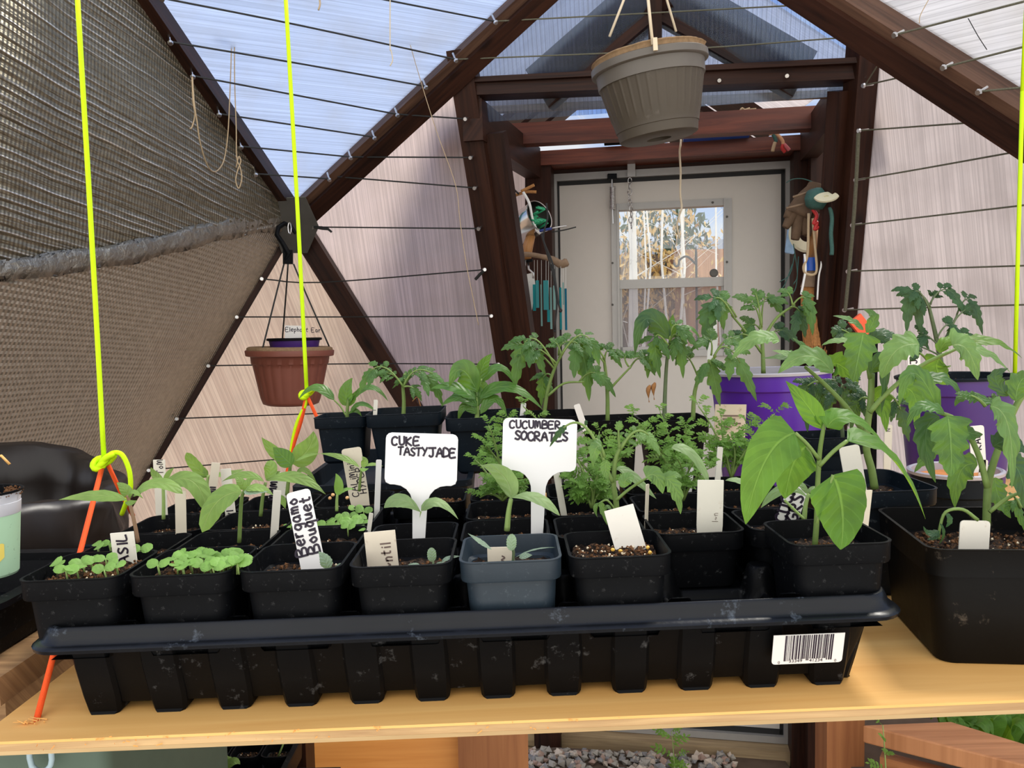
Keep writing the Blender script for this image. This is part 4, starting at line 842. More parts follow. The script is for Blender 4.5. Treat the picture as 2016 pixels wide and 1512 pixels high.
while x < .0140:
    wd = rnd.choice((.0003, .0003, .0006, .0009)); lo = -.0068 if (abs(x) < .0107 and abs(x) > .0008) else -.0080
    if -.0138 <= x < .0140: mb.add([o_+xx*x+yy*lo+nn*.0006, o_+xx*(x+wd)+yy*lo+nn*.0006, o_+xx*(x+wd)+yy*(hh-.0003)+nn*.0006, o_+xx*x+yy*(hh-.0003)+nn*.0006], [(0, 1, 2, 3)])
    x += wd+rnd.choice((.00032, .00032, .0006))
mb.build('barcode_bars', MT['ink'], st)
def fonttext(txt, o, x, y, n, h, mat, parent, name='printed_text', align='LEFT'):
    cu = bpy.data.curves.new('t', 'FONT'); cu.body = txt; cu.size = h; cu.align_x = align; cu.extrude = 0; to = bpy.data.objects.new('t', cu); COL.objects.link(to)
    dg = bpy.context.evaluated_depsgraph_get(); dg.update(); me = bpy.data.meshes.new_from_object(to.evaluated_get(dg)); bpy.data.objects.remove(to)
    mb = MB(); vs = [o+x*v_.co.x+y*v_.co.y+n*.0003 for v_ in me.vertices]; mb.add(vs, [tuple(p.vertices) for p in me.polygons]); return mb.build(name, MT[mat], parent)
for tx, dx, dy in (('0', -.0172, -.0096), ('33349', -.0108, -.0090), ('41234', .0012, -.0090), ('0', .0160, -.0096)):
    fonttext(tx, o_+xx*dx+yy*dy+nn*.0004, xx, yy, nn, .0032 if len(tx) > 1 else .0026, 'ink', st)
# ================================================================== PLANT TAGS
def ptag(top, bot, wd, Y, label, mat='tag', text=None, th=.0008, yaw=0, lean=0, tm='ink', rnd_=True, sz=None, name='plant_tag', lines=None, sink=.012, group=None, vert=True, hgt=None, seed=1, tth=.13, face=None):
    b3, t3 = px3(bot, Y), px3(top, Y); t3 = t3+V((0, lean, 0)); up = (t3-b3).normalized(); xr = V((math.cos(yaw), math.sin(yaw), 0)); xr = (xr-up*xr.dot(up)).normalized(); nr = xr.cross(up)
    if nr.dot(EYE-b3) < 0: nr = -nr
    L = (t3-b3).length; h2 = wd/2; r = min(wd*.22, .0025) if rnd_ else .0003
    ol = [(-h2*.9, -sink), (h2*.9, -sink), (h2, 0)]+[(h2-r+r*math.cos(a), L-r+r*math.sin(a)) for a in (0, .5, 1, 1.57)]+[(-h2+r-r*math.cos(a), L-r+r*math.sin(a)) for a in (1.57, 1, .5, 0)]+[(-h2, 0)]
    mb = MB(); mb.extr(ol, b3-nr*th/2, xr, up, nr, th); o = mb.build(name, MT[mat]); tag(o, label, 'plant tag', group or 'plant tags stuck in the pots')
    if text:
        mt = MB(); 
        for (tx, s0, along, h_) in text:   # s0 across (-.5..0.5 of width), along fraction of L from bottom
            if vert: write(mt, tx, b3+nr*(th/2)+xr*(s0*wd)+up*(along*L), up, -xr, h_, nr, seed, th=tth)
            else: write(mt, tx, b3+nr*(th/2)+xr*(s0*wd)+up*(along*L), xr, up, h_, nr, seed, th=tth)
        lt = MB(); mt.build('handwriting', MT[tm], o)
    return o
# T-shaped white signs
def tsign(cx0, cy0, cx1, cy1, bot, Y, lab, lines, lean, rot=0):
    A = P(cx0, cy0, Y); B = P(cx1, cy1, Y); w = abs(B.x-A.x); h = abs(A.z-B.z); c = (A+B)/2; xr = V((math.cos(rot), 0, math.sin(rot))); up = V((-math.sin(rot)*.2, lean, 1)).normalized(); up = (up-xr*up.dot(xr)).normalized(); nr = xr.cross(up)
    if nr.y > 0: nr = -nr
    bz = P(bot[0], bot[1], Y); L = (c-bz).dot(up)-h/2+.010; hw, hh, r, sw = w/2, h/2, .004, .0052; F = .013
    ol = [(hw-r+r*math.cos(a), hh-r+r*math.sin(a)) for a in (0, .5, 1, 1.57)]+[(-hw+r-r*math.cos(a), hh-r+r*math.sin(a)) for a in (1.57, 1, .5, 0)]+[(-hw+r-r*math.cos(a), -hh+r-r*math.sin(a)) for a in (0, .7, 1.57)]
    ol += [(-sw-F+F*math.sin(a), -hh-F+F*math.cos(a)) for a in (0, .35, .7, 1.05, 1.4, 1.57)]+[(-sw*.8, -hh-L), (sw*.8, -hh-L)]
    ol += [(sw+F-F*math.sin(a), -hh-F+F*math.cos(a)) for a in (1.57, 1.4, 1.05, .7, .35, 0)]+[(hw-r+r*math.cos(a), -hh+r-r*math.sin(a)) for a in (1.57, .7, 0)]
    mb = MB(); mb.extr(ol, c-nr*.0008, xr, up, nr, .0016); o = mb.build('plant_sign', MT['signwhite'], bev=.0003); tag(o, lab, 'plant sign')
    mt = MB(); k = 0
    for tx, fx, fy, hx_, gp_ in lines: k += 1; write(mt, tx, c+nr*.0008+xr*(fx*w-hw)+up*(hh-fy*h), xr, up, hx_, nr, k, gap=gp_, th=.25)
    mt.build('handwriting', MT['ink'], o)
    return o
# ================================================================== FRONT TRAY: POTS AND SEEDLINGS
ROW = ['front row', 'second row', 'third row', 'back row']
def pn(h, px, py): return onplane(px, py, S(0, 0, h), SHN)
def sprouts(root, pts, h, r, seed, mat='leaf_sprout', hb=.007, ymin=V0+.0075):
    rnd = random.Random(seed); mb, ms = MB(), MB()
    for (x, y) in pts:
        c = pn(h+rnd.uniform(-.001, .002), x, y); c.y = max(c.y, ymin+rnd.uniform(0, .006)); sprout(mb, ms, c, r*rnd.uniform(.85, 1.15), rnd, base=c-V((rnd.uniform(-.001, .001), -.001, hb)))
    mb.build('foliage', MT[mat], root, smooth=True); ms.build('stem', MT['stempale'], root, smooth=True)
r0, v = cellpot(0, 0, 'potted_basil', 'black square pot of round-leaved sprouts and reddish soil, leftmost in the front row', drop=.007, amp=.003, crumbs=60, seed=1)
sprouts(r0, [(113, 1112), (162, 1110), (178, 1104), (208, 1100), (192, 1075), (215, 1072), (276, 1084), (205, 1122), (130, 1124), (228, 1112), (150, 1120)], .0885, .0042, 5)
r1, v = cellpot(1, 0, 'potted_basil', 'black square pot crowded with round pale green sprouts, second in the front row', drop=.008, amp=.002, crumbs=30, seed=2)
rnd = random.Random(6); sprouts(r1, [(300, 1120), (345, 1126), (375, 1108)]+[(rnd.uniform(345, 485), 1133-48*rnd.random()**.8) for _ in range(34)], .0895, .0040, 6)
r2, v = cellpot(2, 0, 'potted_seedling', 'black square pot with the slanted Bergamo tag and one small grey-green leaf', drop=.013, soil='soildark', seed=3)
leaf(r2, (645, 1120), (640, 1102), (627, 1086), 27, v-.012, 'ovate', 'leaf_grey', serr=.15, stem='stemdark'); leaf(r2, (660, 1122), (668, 1116), (678, 1113), 14, v-.010, 'round', 'leaf_grey')
r3, v = cellpot(3, 0, 'potted_seedling', 'black square pot with a stained faded tag and small grey-green leaves', drop=.013, soil='soildark', seed=4)
leaf(r3, (852, 1106), (850, 1092), (851, 1078), 20, v-.010, 'obl', 'leaf_grey', serr=.15); leaf(r3, (870, 1106), (885, 1098), (908, 1095), 12, v-.005, 'ovate', 'leaf_grey', UPF); leaf(r3, (798, 1118), (812, 1112), (826, 1112), 10, v-.008, 'obl', 'leaf_grey', UPF); leaf(r3, (858, 1112), (868, 1110), (880, 1112), 9, v-.01, 'obl', 'leaf_grey')
tubeP(r3, [(852, 1118), (853, 1106)], .0007, 'stemdark', v-.010)
r4, v = cellpot(4, 0, 'potted_seedling', 'slate blue square pot with jagged grey-green leaves, fifth in the front row', mat='navy2', drop=.014, soil='soildark', seed=5, crumbs=8)
leaf(r4, (968, 1082), (945, 1066), (921, 1050), 14, v-.012, 'lance', 'leaf_grey', UPF, serr=.12); leaf(r4, (1008, 1084), (1007, 1068), (1009, 1051), 22, v-.01, 'obl', 'leaf_grey', serr=.15); leaf(r4, (1014, 1098), (1052, 1082), (1094, 1078), 9, v-.005, 'lance', 'leaf_grey', V((0, -.1, 1)), serr=.12); leaf(r4, (1022, 1098), (1036, 1094), (1048, 1093), 12, v-.01, 'ovate', 'leaf_grey')
tubeP(r4, [(1010, 1106), (1011, 1088), (1009, 1080)], .0009, 'stemdark', v-.008)
r5, v = cellpot(5, 0, 'nursery_pot', 'black square pot of dark soil with a slanted blank tag and orange pellets', drop=.009, amp=.003, crumbs=90, seed=6, white=.35)
for i, (x, y) in enumerate(((1206, 1082), (1276, 1078), (1280, 1087), (1221, 1084))):
    mb = MB(); p = pn(.083, x, y); mb.rock(p, .0027, random.Random(i)); o = mb.build('pellet', MT['balls'], r5, smooth=True, sub=1)
r7, v = cellpot(7, 0, 'potted_pepper', 'black square pot with a tall large-leaved pepper plant, rightmost in the front row', drop=.012, soil='soildark', seed=8, h=.048)
YH = v
tubeP(r7, [(1604, 1078), (1608, 1020), (1610, 950), (1614, 890), (1620, 850), (1623, 828)], (.0019, .0012), 'stem', YH)
leaf(r7, (1566, 853), (1508, 905), (1468, 1032), 100, YH-.02, 'heart', 'leaf_pepper', V((-.35, -.9, .45)), .25, pet=(1613, 905), pr=.0011)
leaf(r7, (1588, 880), (1562, 912), (1545, 982), 106, YH+.015, 'heart', 'leaf_pepper', V((.1, -.9, .3)), .2, pet=(1611, 935), pr=.001)
leaf(r7, (1640, 935), (1658, 1005), (1655, 1082), 128, YH-.05, 'heart', 'leaf_pepper', V((.1, -.93, .35)), .12, pet=(1608, 1030), pr=.0009)
leaf(r7, (1668, 868), (1752, 900), (1822, 1022), 84, YH-.025, 'heart', 'leaf_pepper', V((.35, -.35, .9)), .35, pet=(1613, 918), pr=.0012)
leaf(r7, (1628, 842), (1672, 822), (1738, 872), 56, YH-.005, 'heart', 'leaf_pepper', V((.2, -.5, .9)), .3)
leaf(r7, (1618, 845), (1592, 802), (1547, 750), 44, YH, 'lance', 'leaf_pepper', V((-.5, -.7, .5)), .3)
leaf(r7, (1622, 835), (1630, 815), (1634, 804), 12, YH, 'lance', 'leaf_pepper', V((-.3, -.7, .3)), .3); leaf(r7, (1620, 838), (1608, 826), (1606, 815), 9, YH, 'lance', 'leaf_pepper')
# second row
a1, v = cellpot(0, 1, 'potted_zinnia', 'black pot of a seedling with a long pointed leaf reaching left across the orange cord', drop=.013, seed=11, amp=.003, crumbs=50)
tubeP(a1, [(272, 1068), (265, 1030), (255, 990), (250, 975)], (.0014, .0011), 'stembrown', v)
leaf(a1, (250, 985), (190, 975), (116, 984), 30, v-.01, 'lance', 'leaf_zinnia', V((0, -.6, .8)), .1); leaf(a1, (262, 978), (308, 950), (360, 972), 28, v-.005, 'obl', 'leaf_zinnia', V((0, -.6, .8)), .1)
leaf(a1, (256, 980), (245, 962), (230, 950), 22, v, 'ovate', 'leaf_zinnia'); leaf(a1, (252, 978), (262, 968), (282, 982), 16, v-.01, 'lance', 'leaf_zinnia', V((0, -.3, 1))); leaf(a1, (246, 988), (258, 990), (270, 985), 12, v-.012, 'lance', 'leaf_zinnia')
b1, v = cellpot(1, 1, 'potted_zinnia', 'black pot of a seedling with one broad leaf drooping to the front left, second row', drop=.012, seed=12, amp=.003, crumbs=50)
tubeP(b1, [(471, 1068), (473, 1020), (476, 980), (482, 965)], (.0015, .0012), 'stem', v)
leaf(b1, (476, 968), (428, 988), (398, 1048), 52, v-.02, 'obl', 'leaf_zinnia', V((-.2, -.85, .5)), .08); leaf(b1, (482, 965), (510, 960), (538, 975), 24, v-.01, 'ovate', 'leaf_zinnia', UPF)
leaf(b1, (478, 965), (474, 950), (462, 940), 20, v, 'ovate', 'leaf_zinnia'); leaf(b1, (480, 966), (488, 950), (500, 944), 16, v-.004, 'lance', 'leaf_zinnia'); leaf(b1, (480, 968), (500, 968), (528, 968), 20, v-.012, 'ovate', 'leaf_grey', UPF)
c1, v = cellpot(2, 1, 'potted_basil', 'black pot of small round sprouts behind the Bergamo tag, second row', drop=.009, seed=13)
rnd = random.Random(16); sprouts(c1, [(572, 1036), (640, 1036), (652, 1028), (664, 1038)]+[(rnd.uniform(672, 722), rnd.uniform(1012, 1042)) for _ in range(12)]+[(700, 1002), (716, 1006)], .0805, .0040, 16, ymin=V0+.0632+.006)
d1, v = cellpot(3, 1, 'potted_cucumber', 'black pot of a two-leaved cucumber seedling in front of the CUKE sign', drop=.013, seed=14)
tubeP(d1, [(823, 1052), (826, 1025), (829, 1006)], (.0021, .0015), 'stempale', v)
leaf(d1, (828, 1008), (788, 984), (756, 1000), 34, v-.012, 'cot', 'leaf_cuke', V((0, -.7, .75)), .05); leaf(d1, (829, 1006), (862, 988), (902, 1022), 26, v-.014, 'ovate', 'leaf_cuke', V((.2, -.55, .8)), .05)
e1, v = cellpot(4, 1, 'potted_cucumber', 'black pot of a two-leaved cucumber seedling in front of the CUCUMBER sign', drop=.012, seed=15, crumbs=60, amp=.003)
tubeP(e1, [(998, 1045), (1001, 1010), (1006, 982)], (.0021, .0015), 'stempale', v)
leaf(e1, (1006, 982), (992, 938), (948, 916), 44, v-.008, 'ovate', 'leaf_cuke', V((-.5, -.8, .2)), .08); leaf(e1, (1008, 980), (1058, 980), (1102, 1015), 30, v-.016, 'cot', 'leaf_cuke', V((.2, -.6, .8)), .05)
f1, v = cellpot(5, 1, 'potted_tomato', 'black pot of a young tomato plant behind the slanted blank tag, second row', drop=.012, seed=16)
tubeP(f1, [(1215, 1035), (1213, 990), (1208, 950), (1212, 905), (1222, 880)], (.0022, .0013), 'stem', v)
tubeP(f1, [(1206, 950), (1192, 915), (1180, 885)], (.0014, .0009), 'stem', v-.004)
tomleaf(f1, (1182, 890), (1135, 832), (1082, 880), v-.03, 40, 'leaf_tomdark', 1, 1, V((-.2, -.7, .6)), wf=.42)
tomleaf(f1, (1190, 900), (1172, 865), (1168, 920), v-.03, 34, 'leaf_tomyoung', 2, 1); leaf(f1, (1185, 878), (1172, 885), (1170, 912), 36, v-.035, 'heart', 'leaf_tomyoung', serr=.2)
leaf(f1, (1195, 905), (1192, 925), (1198, 945), 24, v-.03, 'ovate', 'leaf_tomyoung', serr=.2)
tomleaf(f1, (1222, 885), (1262, 848), (1300, 898), v-.01, 42, 'leaf_tomyoung', 3, 1, V((.2, -.7, .7))); tomleaf(f1, (1220, 885), (1218, 845), (1225, 830), v, 30, 'leaf_tomyoung', 4, 1)
tomleaf(f1, (1222, 882), (1245, 860), (1290, 865), v+.01, 32, 'leaf_tomyoung', 5, 1)
tubeP(f1, [(1213, 985), (1240, 962), (1275, 940)], (.0012, .0009), 'stem', v-.01)
leaf(f1, (1272, 940), (1292, 938), (1305, 972), 44, v-.02, 'heart', 'leaf_tomyoung', V((0, -.9, .4)), serr=.15, teeth=4); leaf(f1, (1310, 940), (1330, 965), (1340, 1012), 40, v-.02, 'ovate', 'leaf_tomyoung', V((0, -.9, .3)), serr=.4, teeth=4); leaf(f1, (1300, 945), (1325, 935), (1342, 940), 22, v-.01, 'ovate', 'leaf_tomyoung', serr=.2, teeth=4); leaf(f1, (1230, 960), (1232, 945), (1248, 938), 30, v-.015, 'round', 'leaf_tomyoung', serr=.1)
tubeP(f1, [(1212, 1005), (1195, 985), (1178, 992)], .0007, 'stem', v-.012); leaf(f1, (1185, 988), (1186, 1005), (1196, 1034), 16, v-.02, 'ovate', 'leaf_tomyoung', serr=.4, teeth=3); leaf(f1, (1180, 990), (1172, 1000), (1176, 1018), 9, v-.018, 'lance', 'leaf_tomyoung'); leaf(f1, (1205, 1004), (1195, 998), (1190, 1010), 9, v-.016, 'lance', 'leaf_tomyoung')
g1, v = cellpot(6, 1, 'potted_cucumber', 'black pot behind the empty tray cell, with a long arching cucumber leaf', drop=.012, seed=17)
tubeP(g1, [(1400, 1030, v+.01), (1398, 985), (1394, 950)], (.0018, .0012), 'stempale', v+.01); leaf(g1, (1322, 882), (1362, 893), (1396, 950), 28, v-.0, 'obl', 'leaf_cuke', V((.3, -.6, .7)), .1); leaf(g1, (1428, 946), (1462, 948), (1508, 972), 22, v, 'cot', 'leaf_cuke', UPF, .1)
leaf(g1, (1213, 925), (1240, 932), (1292, 982), 26, v+.02, 'cot', 'leaf_cuke', V((.2, -.6, .7)), .06)
h1, v = cellpot(7, 1, 'potted_cucumber', 'black pot of a small cucumber seedling behind the large pepper leaves', drop=.012, seed=18)
tubeP(h1, [(1583, 1024), (1586, 995), (1592, 972)], (.0019, .0013), 'stempale', v); leaf(h1, (1590, 980), (1545, 962), (1498, 1000), 22, v-.03, 'cot', 'leaf_cuke', V((-.1, -.7, .7)), .1); leaf(h1, (1592, 972), (1605, 965), (1640, 975), 18, v-.01, 'cot', 'leaf_cuke'); leaf(h1, (1590, 972), (1578, 955), (1565, 948), 14, v, 'ovate', 'leaf_cuke')
tubeP(h1, [(1583, 1022), (1560, 1000), (1545, 985)], .0009, 'stempale', v-.03)
# third row
a2, v = cellpot(0, 2, 'potted_zinnia', 'black pot of a seedling with two small upright leaves, leftmost in the third row', drop=.012, seed=21, amp=.003, crumbs=40)
tubeP(a2, [(322, 1022), (322, 985), (321, 950)], (.0015, .0012), 'stempale', v); leaf(a2, (321, 952), (306, 936), (297, 920), 16, v, 'ovate', 'leaf_zinnia'); leaf(a2, (323, 950), (332, 932), (343, 921), 13, v, 'ovate', 'leaf_zinnia'); leaf(a2, (326, 952), (380, 948), (408, 1008), 38, v-.03, 'obl', 'leaf_zinnia', V((.3, -.75, .6)), .1)
b2, v = cellpot(1, 2, 'potted_zinnia', 'black pot of a seedling with a long narrow leaf reaching right, third row', drop=.012, seed=22, amp=.003, crumbs=50)
tubeP(b2, [(513, 1016), (517, 980), (523, 950)], (.0015, .0012), 'stem', v); leaf(b2, (527, 946), (585, 940), (641, 973), 27, v-.02, 'lance', 'leaf_zinnia', V((0, -.7, .7)), .12); leaf(b2, (524, 946), (533, 925), (526, 908), 27, v, 'obl', 'leaf_zinnia'); leaf(b2, (520, 948), (480, 934), (437, 948), 20, v-.01, 'lance', 'leaf_zinnia', V((0, -.6, .8)), .1); leaf(b2, (524, 946), (540, 935), (552, 928), 14, v, 'ovate', 'leaf_zinnia')
leaf(b2, (548, 975), (556, 985), (562, 1002), 14, v-.01, 'lance', 'leaf_zinnia')
c2, v = cellpot(2, 2, 'potted_zinnia', 'black pot of a tiny yellow-green seedling with brown seed husks, third row', drop=.011, seed=23, crumbs=50)
tubeP(c2, [(663, 1006), (663, 988), (664, 974)], (.0013, .001), 'stempale', v); leaf(c2, (664, 976), (667, 952), (661, 932), 19, v, 'ovate', 'leaf_sprout'); leaf(c2, (665, 974), (680, 964), (698, 963), 13, v, 'ovate', 'leaf_sprout', UPF)
for i, (x, y) in enumerate(((655, 974), (684, 980), (650, 980))):
    mb = MB(); mb.rock(P(x, y, v-.008), .0030, random.Random(i)); mb.build('seed_husk', MT['seedcoat'], c2, smooth=True, sub=1)
def marigold(c, k, lab, tops, base, seed, sz=48, mat='leaf_marigold', yo=0):
    root, v = cellpot(c, k, 'potted_marigold', lab, drop=.012, seed=30+seed, crumbs=30); v += yo; rnd = random.Random(seed); mb = MB(); ms = MB(); B = P(base[0], base[1], v)
    for (x, y) in tops:
        yy_ = v+rnd.uniform(-.02, .02); T_ = P(x, y, yy_); mid = B.lerp(T_, .5)+V((rnd.uniform(-.003, .003), 0, .004)); q = bez(B, mid, T_, 10); ms.tube(q, [.0013*(1-.06*i) for i in range(11)], 5)
        for i in range(2, 11, 1 if len(tops) < 4 else 2):
            s_ = sz*yy_/FP*rnd.uniform(.75, 1.1)*(1.05-.04*i); a = rnd.uniform(0, PI)
            for sg in (0, PI):
                d = V((math.cos(a+sg), math.sin(a+sg)*.7-.1, .25+.5*(i/10))).normalized(); p = q[i]
                fern(mb, p, p+d*s_*.55+V((0, 0, .10*s_)), p+d*s_+V((0, 0, -.12*s_)), V((rnd.uniform(-.2, .2), -.55, .8)).normalized(), s_*.38, rnd, 6)
    mb.build('foliage', MT[mat], root, smooth=True); ms.build('stem', MT['stem'], root, smooth=True); return root
marigold(4, 2, 'black pot of a ferny marigold left of the CUCUMBER sign', [(962, 838), (935, 905), (1010, 900), (968, 955), (1030, 960), (945, 980)], (990, 985), 1, 44)
marigold(5, 2, 'black pot of a bushy ferny marigold right of the CUCUMBER sign', [(1118, 880), (1150, 905), (1185, 915), (1120, 945), (1160, 960), (1210, 950), (1135, 990)], (1165, 1000), 2, 46)
marigold(6, 2, 'black pot of a ferny marigold left of the upright blank tag, third row', [(1290, 880), (1330, 900), (1375, 900), (1310, 930), (1400, 920)], (1345, 985), 3, 40)
marigold(5, 3, 'black pot of a tall ferny marigold behind the young tomato', [(1030, 800), (1180, 850), (1240, 860), (1290, 850), (1225, 900)], (1180, 950), 4, 46)
marigold(6, 3, 'black pot of a tall spreading marigold at the middle of the back row', [(1245, 822), (1300, 812), (1350, 838), (1290, 870), (1345, 880)], (1335, 945), 5, 48)
marigold(7, 3, 'black pot of a tall spreading marigold beside the bright purple pot', [(1375, 800), (1420, 825), (1470, 835), (1525, 815), (1440, 870), (1500, 860), (1395, 880)], (1440, 940), 6, 50)
marigold(4, 3, 'black pot of a small ferny marigold in the back row behind the sign stem', [(1000, 820), (950, 870)], (1010, 950), 7, 40)
h2, v = cellpot(7, 2, 'nursery_pot', 'black square pot of bare soil at the right of the third row', drop=.012, seed=38)
# back row left
a3, v = cellpot(0, 3, 'potted_zinnia', 'black pot of a back row seedling with one upright leaf and one flat dark leaf', drop=.012, seed=41)
tubeP(a3, [(407, 968), (408, 950), (410, 936)], (.0015, .0012), 'stempale', v); leaf(a3, (408, 940), (383, 915), (367, 891), 26, v, 'obl', 'leaf_zinnia', V((-.5, -.8, .4)), .15); leaf(a3, (411, 936), (448, 932), (483, 923), 16, v, 'ovate', 'leaf_zinnia', V((0, -.5, .8)), .2); leaf(a3, (410, 938), (404, 928), (404, 920), 10, v, 'lance', 'leaf_zinnia'); leaf(a3, (410, 938), (372, 935), (345, 946), 16, v, 'lance', 'leaf_zinnia', UPF)
b3_, v = cellpot(1, 3, 'nursery_pot', 'black square pot of dark soil, second in the back row', drop=.012, seed=42)
b3, v = cellpot(2, 3, 'potted_zinnia', 'black pot of the tallest back row seedling, broad leaves beside the cords', drop=.012, seed=43, crumbs=60)
tubeP(b3, [(565, 975), (568, 945), (572, 915)], (.0018, .0014), 'stem', v); leaf(b3, (571, 918), (538, 888), (515, 861), 24, v, 'lance', 'leaf_zinnia', V((-.4, -.8, .4)), .15); leaf(b3, (574, 912), (606, 885), (617, 849), 46, v, 'ovate', 'leaf_zinnia', V((.4, -.85, .3)), .12); leaf(b3, (575, 917), (556, 898), (538, 881), 36, v-.012, 'ovate', 'leaf_tomato', V((-.3, -.9, .4)), .15); leaf(b3, (578, 910), (605, 897), (630, 894), 12, v-.01, 'lance', 'leaf_zinnia', UPF); leaf(b3, (582, 938), (600, 925), (625, 955), 12, v-.005, 'lance', 'leaf_zinnia')
c3, v = cellpot(3, 3, 'potted_zinnia', 'black pot of a slender seedling beside the old scribbled tag, back row', drop=.010, seed=44, crumbs=70, amp=.003)
tubeP(c3, [(707, 967), (709, 945), (712, 922)], (.0013, .001), 'stem', v-.01); leaf(c3, (708, 920), (672, 900), (628, 893), 15, v-.01, 'lance', 'leaf_zinnia', V((0, -.6, .8)), .15); leaf(c3, (714, 918), (735, 914), (754, 918), 11, v-.01, 'lance', 'leaf_zinnia', UPF); leaf(c3, (712, 920), (718, 908), (712, 899), 15, v-.01, 'ovate', 'leaf_zinnia'); leaf(c3, (708, 922), (716, 925), (726, 922), 8, v-.014, 'lance', 'leaf_sprout')
# signs and tags in the tray
tsign(757, 855, 902, 953, (822, 1048), .548, 'white T-shaped sign reading CUKE TASTY JADE', [('CUKE', .085, .235, .0058, .26), ('TASTY', .175, .43, .0054, .12), ('JADE', .60, .44, .0060, .10)], .10, -.05)
tsign(988, 826, 1136, 925, (1057, 1032), .556, 'white T-shaped sign reading CUCUMBER SOCRATES', [('CUCUmBER', .09, .19, .0053, .24), ('SOCRATES', .17, .42, .0060, .16)], .10, -.05)
ptag((240, 1048), (248, 1112), .0152, .505, 'white tag lettered BASIL in the leftmost front pot', 'tag', [('BASIL', .18, -.22, .0065)], rnd_=False, tth=.2)
ptag((355, 966), (357, 1066), .0075, .575, 'narrow bare wooden-looking tag in the leftmost second row pot', 'tagold', rnd_=False, yaw=.3)
ptag((576, 974), (618, 1122), .0155, .492, 'white slanted tag lettered Bergamo Bouquet', 'tagclean', [('Bergaxo', -.12, .20, .0072), ('Bouquet', .40, .20, .0072)], lean=.012, tth=.2, seed=4)
ptag((747, 1046), (755, 1122), .0195, .487, 'stained cream tag with faded brown writing in the fourth front pot', 'tagold', [('~ntil', .30, .04, .0062)], tm='inkfade', rnd_=False, tth=.16)
ptag((986, 1077), (987, 1108), .0168, .480, 'short white tag stump with smudged ink in the slate blue pot', 'tagold', [('~', .2, .1, .007)], tm='inkfade', rnd_=False)
ptag((1222, 1006), (1246, 1095), .0195, .495, 'blank cream tag leaning left in the sixth front pot', 'tag', rnd_=False, lean=.01)
ptag((1399, 945), (1397, 1034), .0180, .540, 'blank upright tag with brown specks behind the empty cell', 'tag', [('l~n', .3, .08, .004)], tm='inkfade', rnd_=False, tth=.08)
ptag((1572, 958), (1548, 1030), .0150, .565, 'white leaning tag with bold black letters behind the pepper pot', 'tagclean', [('CUCU', -.1, .0, .008), ('GRS', .42, .1, .008)], tth=.22, rnd_=False, seed=3)
ptag((1706, 965), (1694, 1072), .0110, .515, 'narrow tag with black letters at the right of the pepper pot', 'tagold', [('DE', .1, .05, .007)], tth=.2, rnd_=False, yaw=.5)
ptag((546, 966), (539, 1066), .0056, .570, 'narrow white tag just left of the Bergamo tag', 'tag', rnd_=False, yaw=.4)
ptag((313, 905), (319, 1020), .0095, .640, 'cream tag with small letters in the leftmost third row pot', 'tag', [('Tom', .3, .75, .005)], rnd_=False)
ptag((425, 911), (416, 985), .0066, .632, 'slim tag with smudged black streaks right of the flat dark leaf', 'tagold', [('liliil', .3, .1, .004)], yaw=.4, rnd_=False, tth=.3)
ptag((444, 923), (455, 1022), .0085, .640, 'cream tag with black streaks in the second pot of the third row', 'tag', [('ll/l', .3, .0, .005)], rnd_=False, tth=.2)
ptag((551, 930), (545, 985), .0155, .700, 'white slanted tag with black scribbles behind the long narrow leaf', 'tag', [('mMm', -.1, .0, .006)], tth=.25)
ptag((691, 882), (706, 972), .0170, .672, 'old cream tag covered in black handwriting beside the slender seedling', 'tagold', [('CALimini', .0, -.05, .0055), ('HYPER', .40, .0, .0055)], tth=.14)
ptag((746, 905), (742, 1005), .0045, .630, 'very narrow white tag left of the CUKE sign', 'tagclean', yaw=.3)
ptag((1092, 912), (1108, 1002), .0052, .610, 'narrow white tag slanting behind the CUCUMBER sign', 'tag', yaw=.3)
ptag((1275, 953), (1272, 1034), .0040, .560, 'very narrow tag with black marks behind the young tomato', 'tagold', yaw=.9)
ptag((1418, 880), (1411, 965), .0050, .640, 'narrow white tag in the marigolds above the blank specked tag', 'tag', yaw=.3)
ptag((492, 1090), (488, 1122), .0035, .500, 'tiny tag tip at the right corner of the second front pot', 'tagclean', yaw=.3)
ptag((731, 1010), (725, 1052), .0030, .560, 'tiny tag tip between the round sprouts and the CUKE seedling', 'tag', yaw=.3)
ptag((1346, 872), (1344, 940), .0090, .700, 'small tag with tiny print amid the marigolds', 'tagclean', [('s~', .1, .8, .003)], tth=.15, vert=False)
ptag((1362, 920), (1358, 965), .0035, .660, 'sliver of a white tag under the long arching cucumber leaf', 'tagclean')
# ================================================================== BACK TRAY AND POTS
def tallpot(px0, px1, pyr, Yf, name, label, mat='navy', hgt=None, group=None, rz=0, a=None, drop=.012, seed=0, soil='soildark', cat=None, b=None, wbase=0.0, rimh=.016, depth=None):
    A = P(px0, pyr, Yf); B = P(px1, pyr, Yf); a = a or (B.x-A.x)/2; q = SH.inverted() @ ((A+B)/2); top = q.z; wbase = wbase if hgt is None else top-hgt; h = top-wbase
    M = SH @ Matrix.Translation((q.x, q.y+a, wbase)) @ Matrix.Rotation(rz, 4, 'Z')
    root = thing(name, label, cat or 'potted plant', M.translation, group, (0, -TILT, 0)); sqpot(root, M, a, b or a*.76, h, rimh, mat, drop, seed, soil, amp=.002, crumbs=20, r=a*.25); return root, M, q.y+a
t2x0, t2x1 = P(575, 925, .80).x, P(930, 945, .80).x
mb = MB(SH); hx_, cx_ = (t2x1-t2x0)/2, (t2x1+t2x0)/2
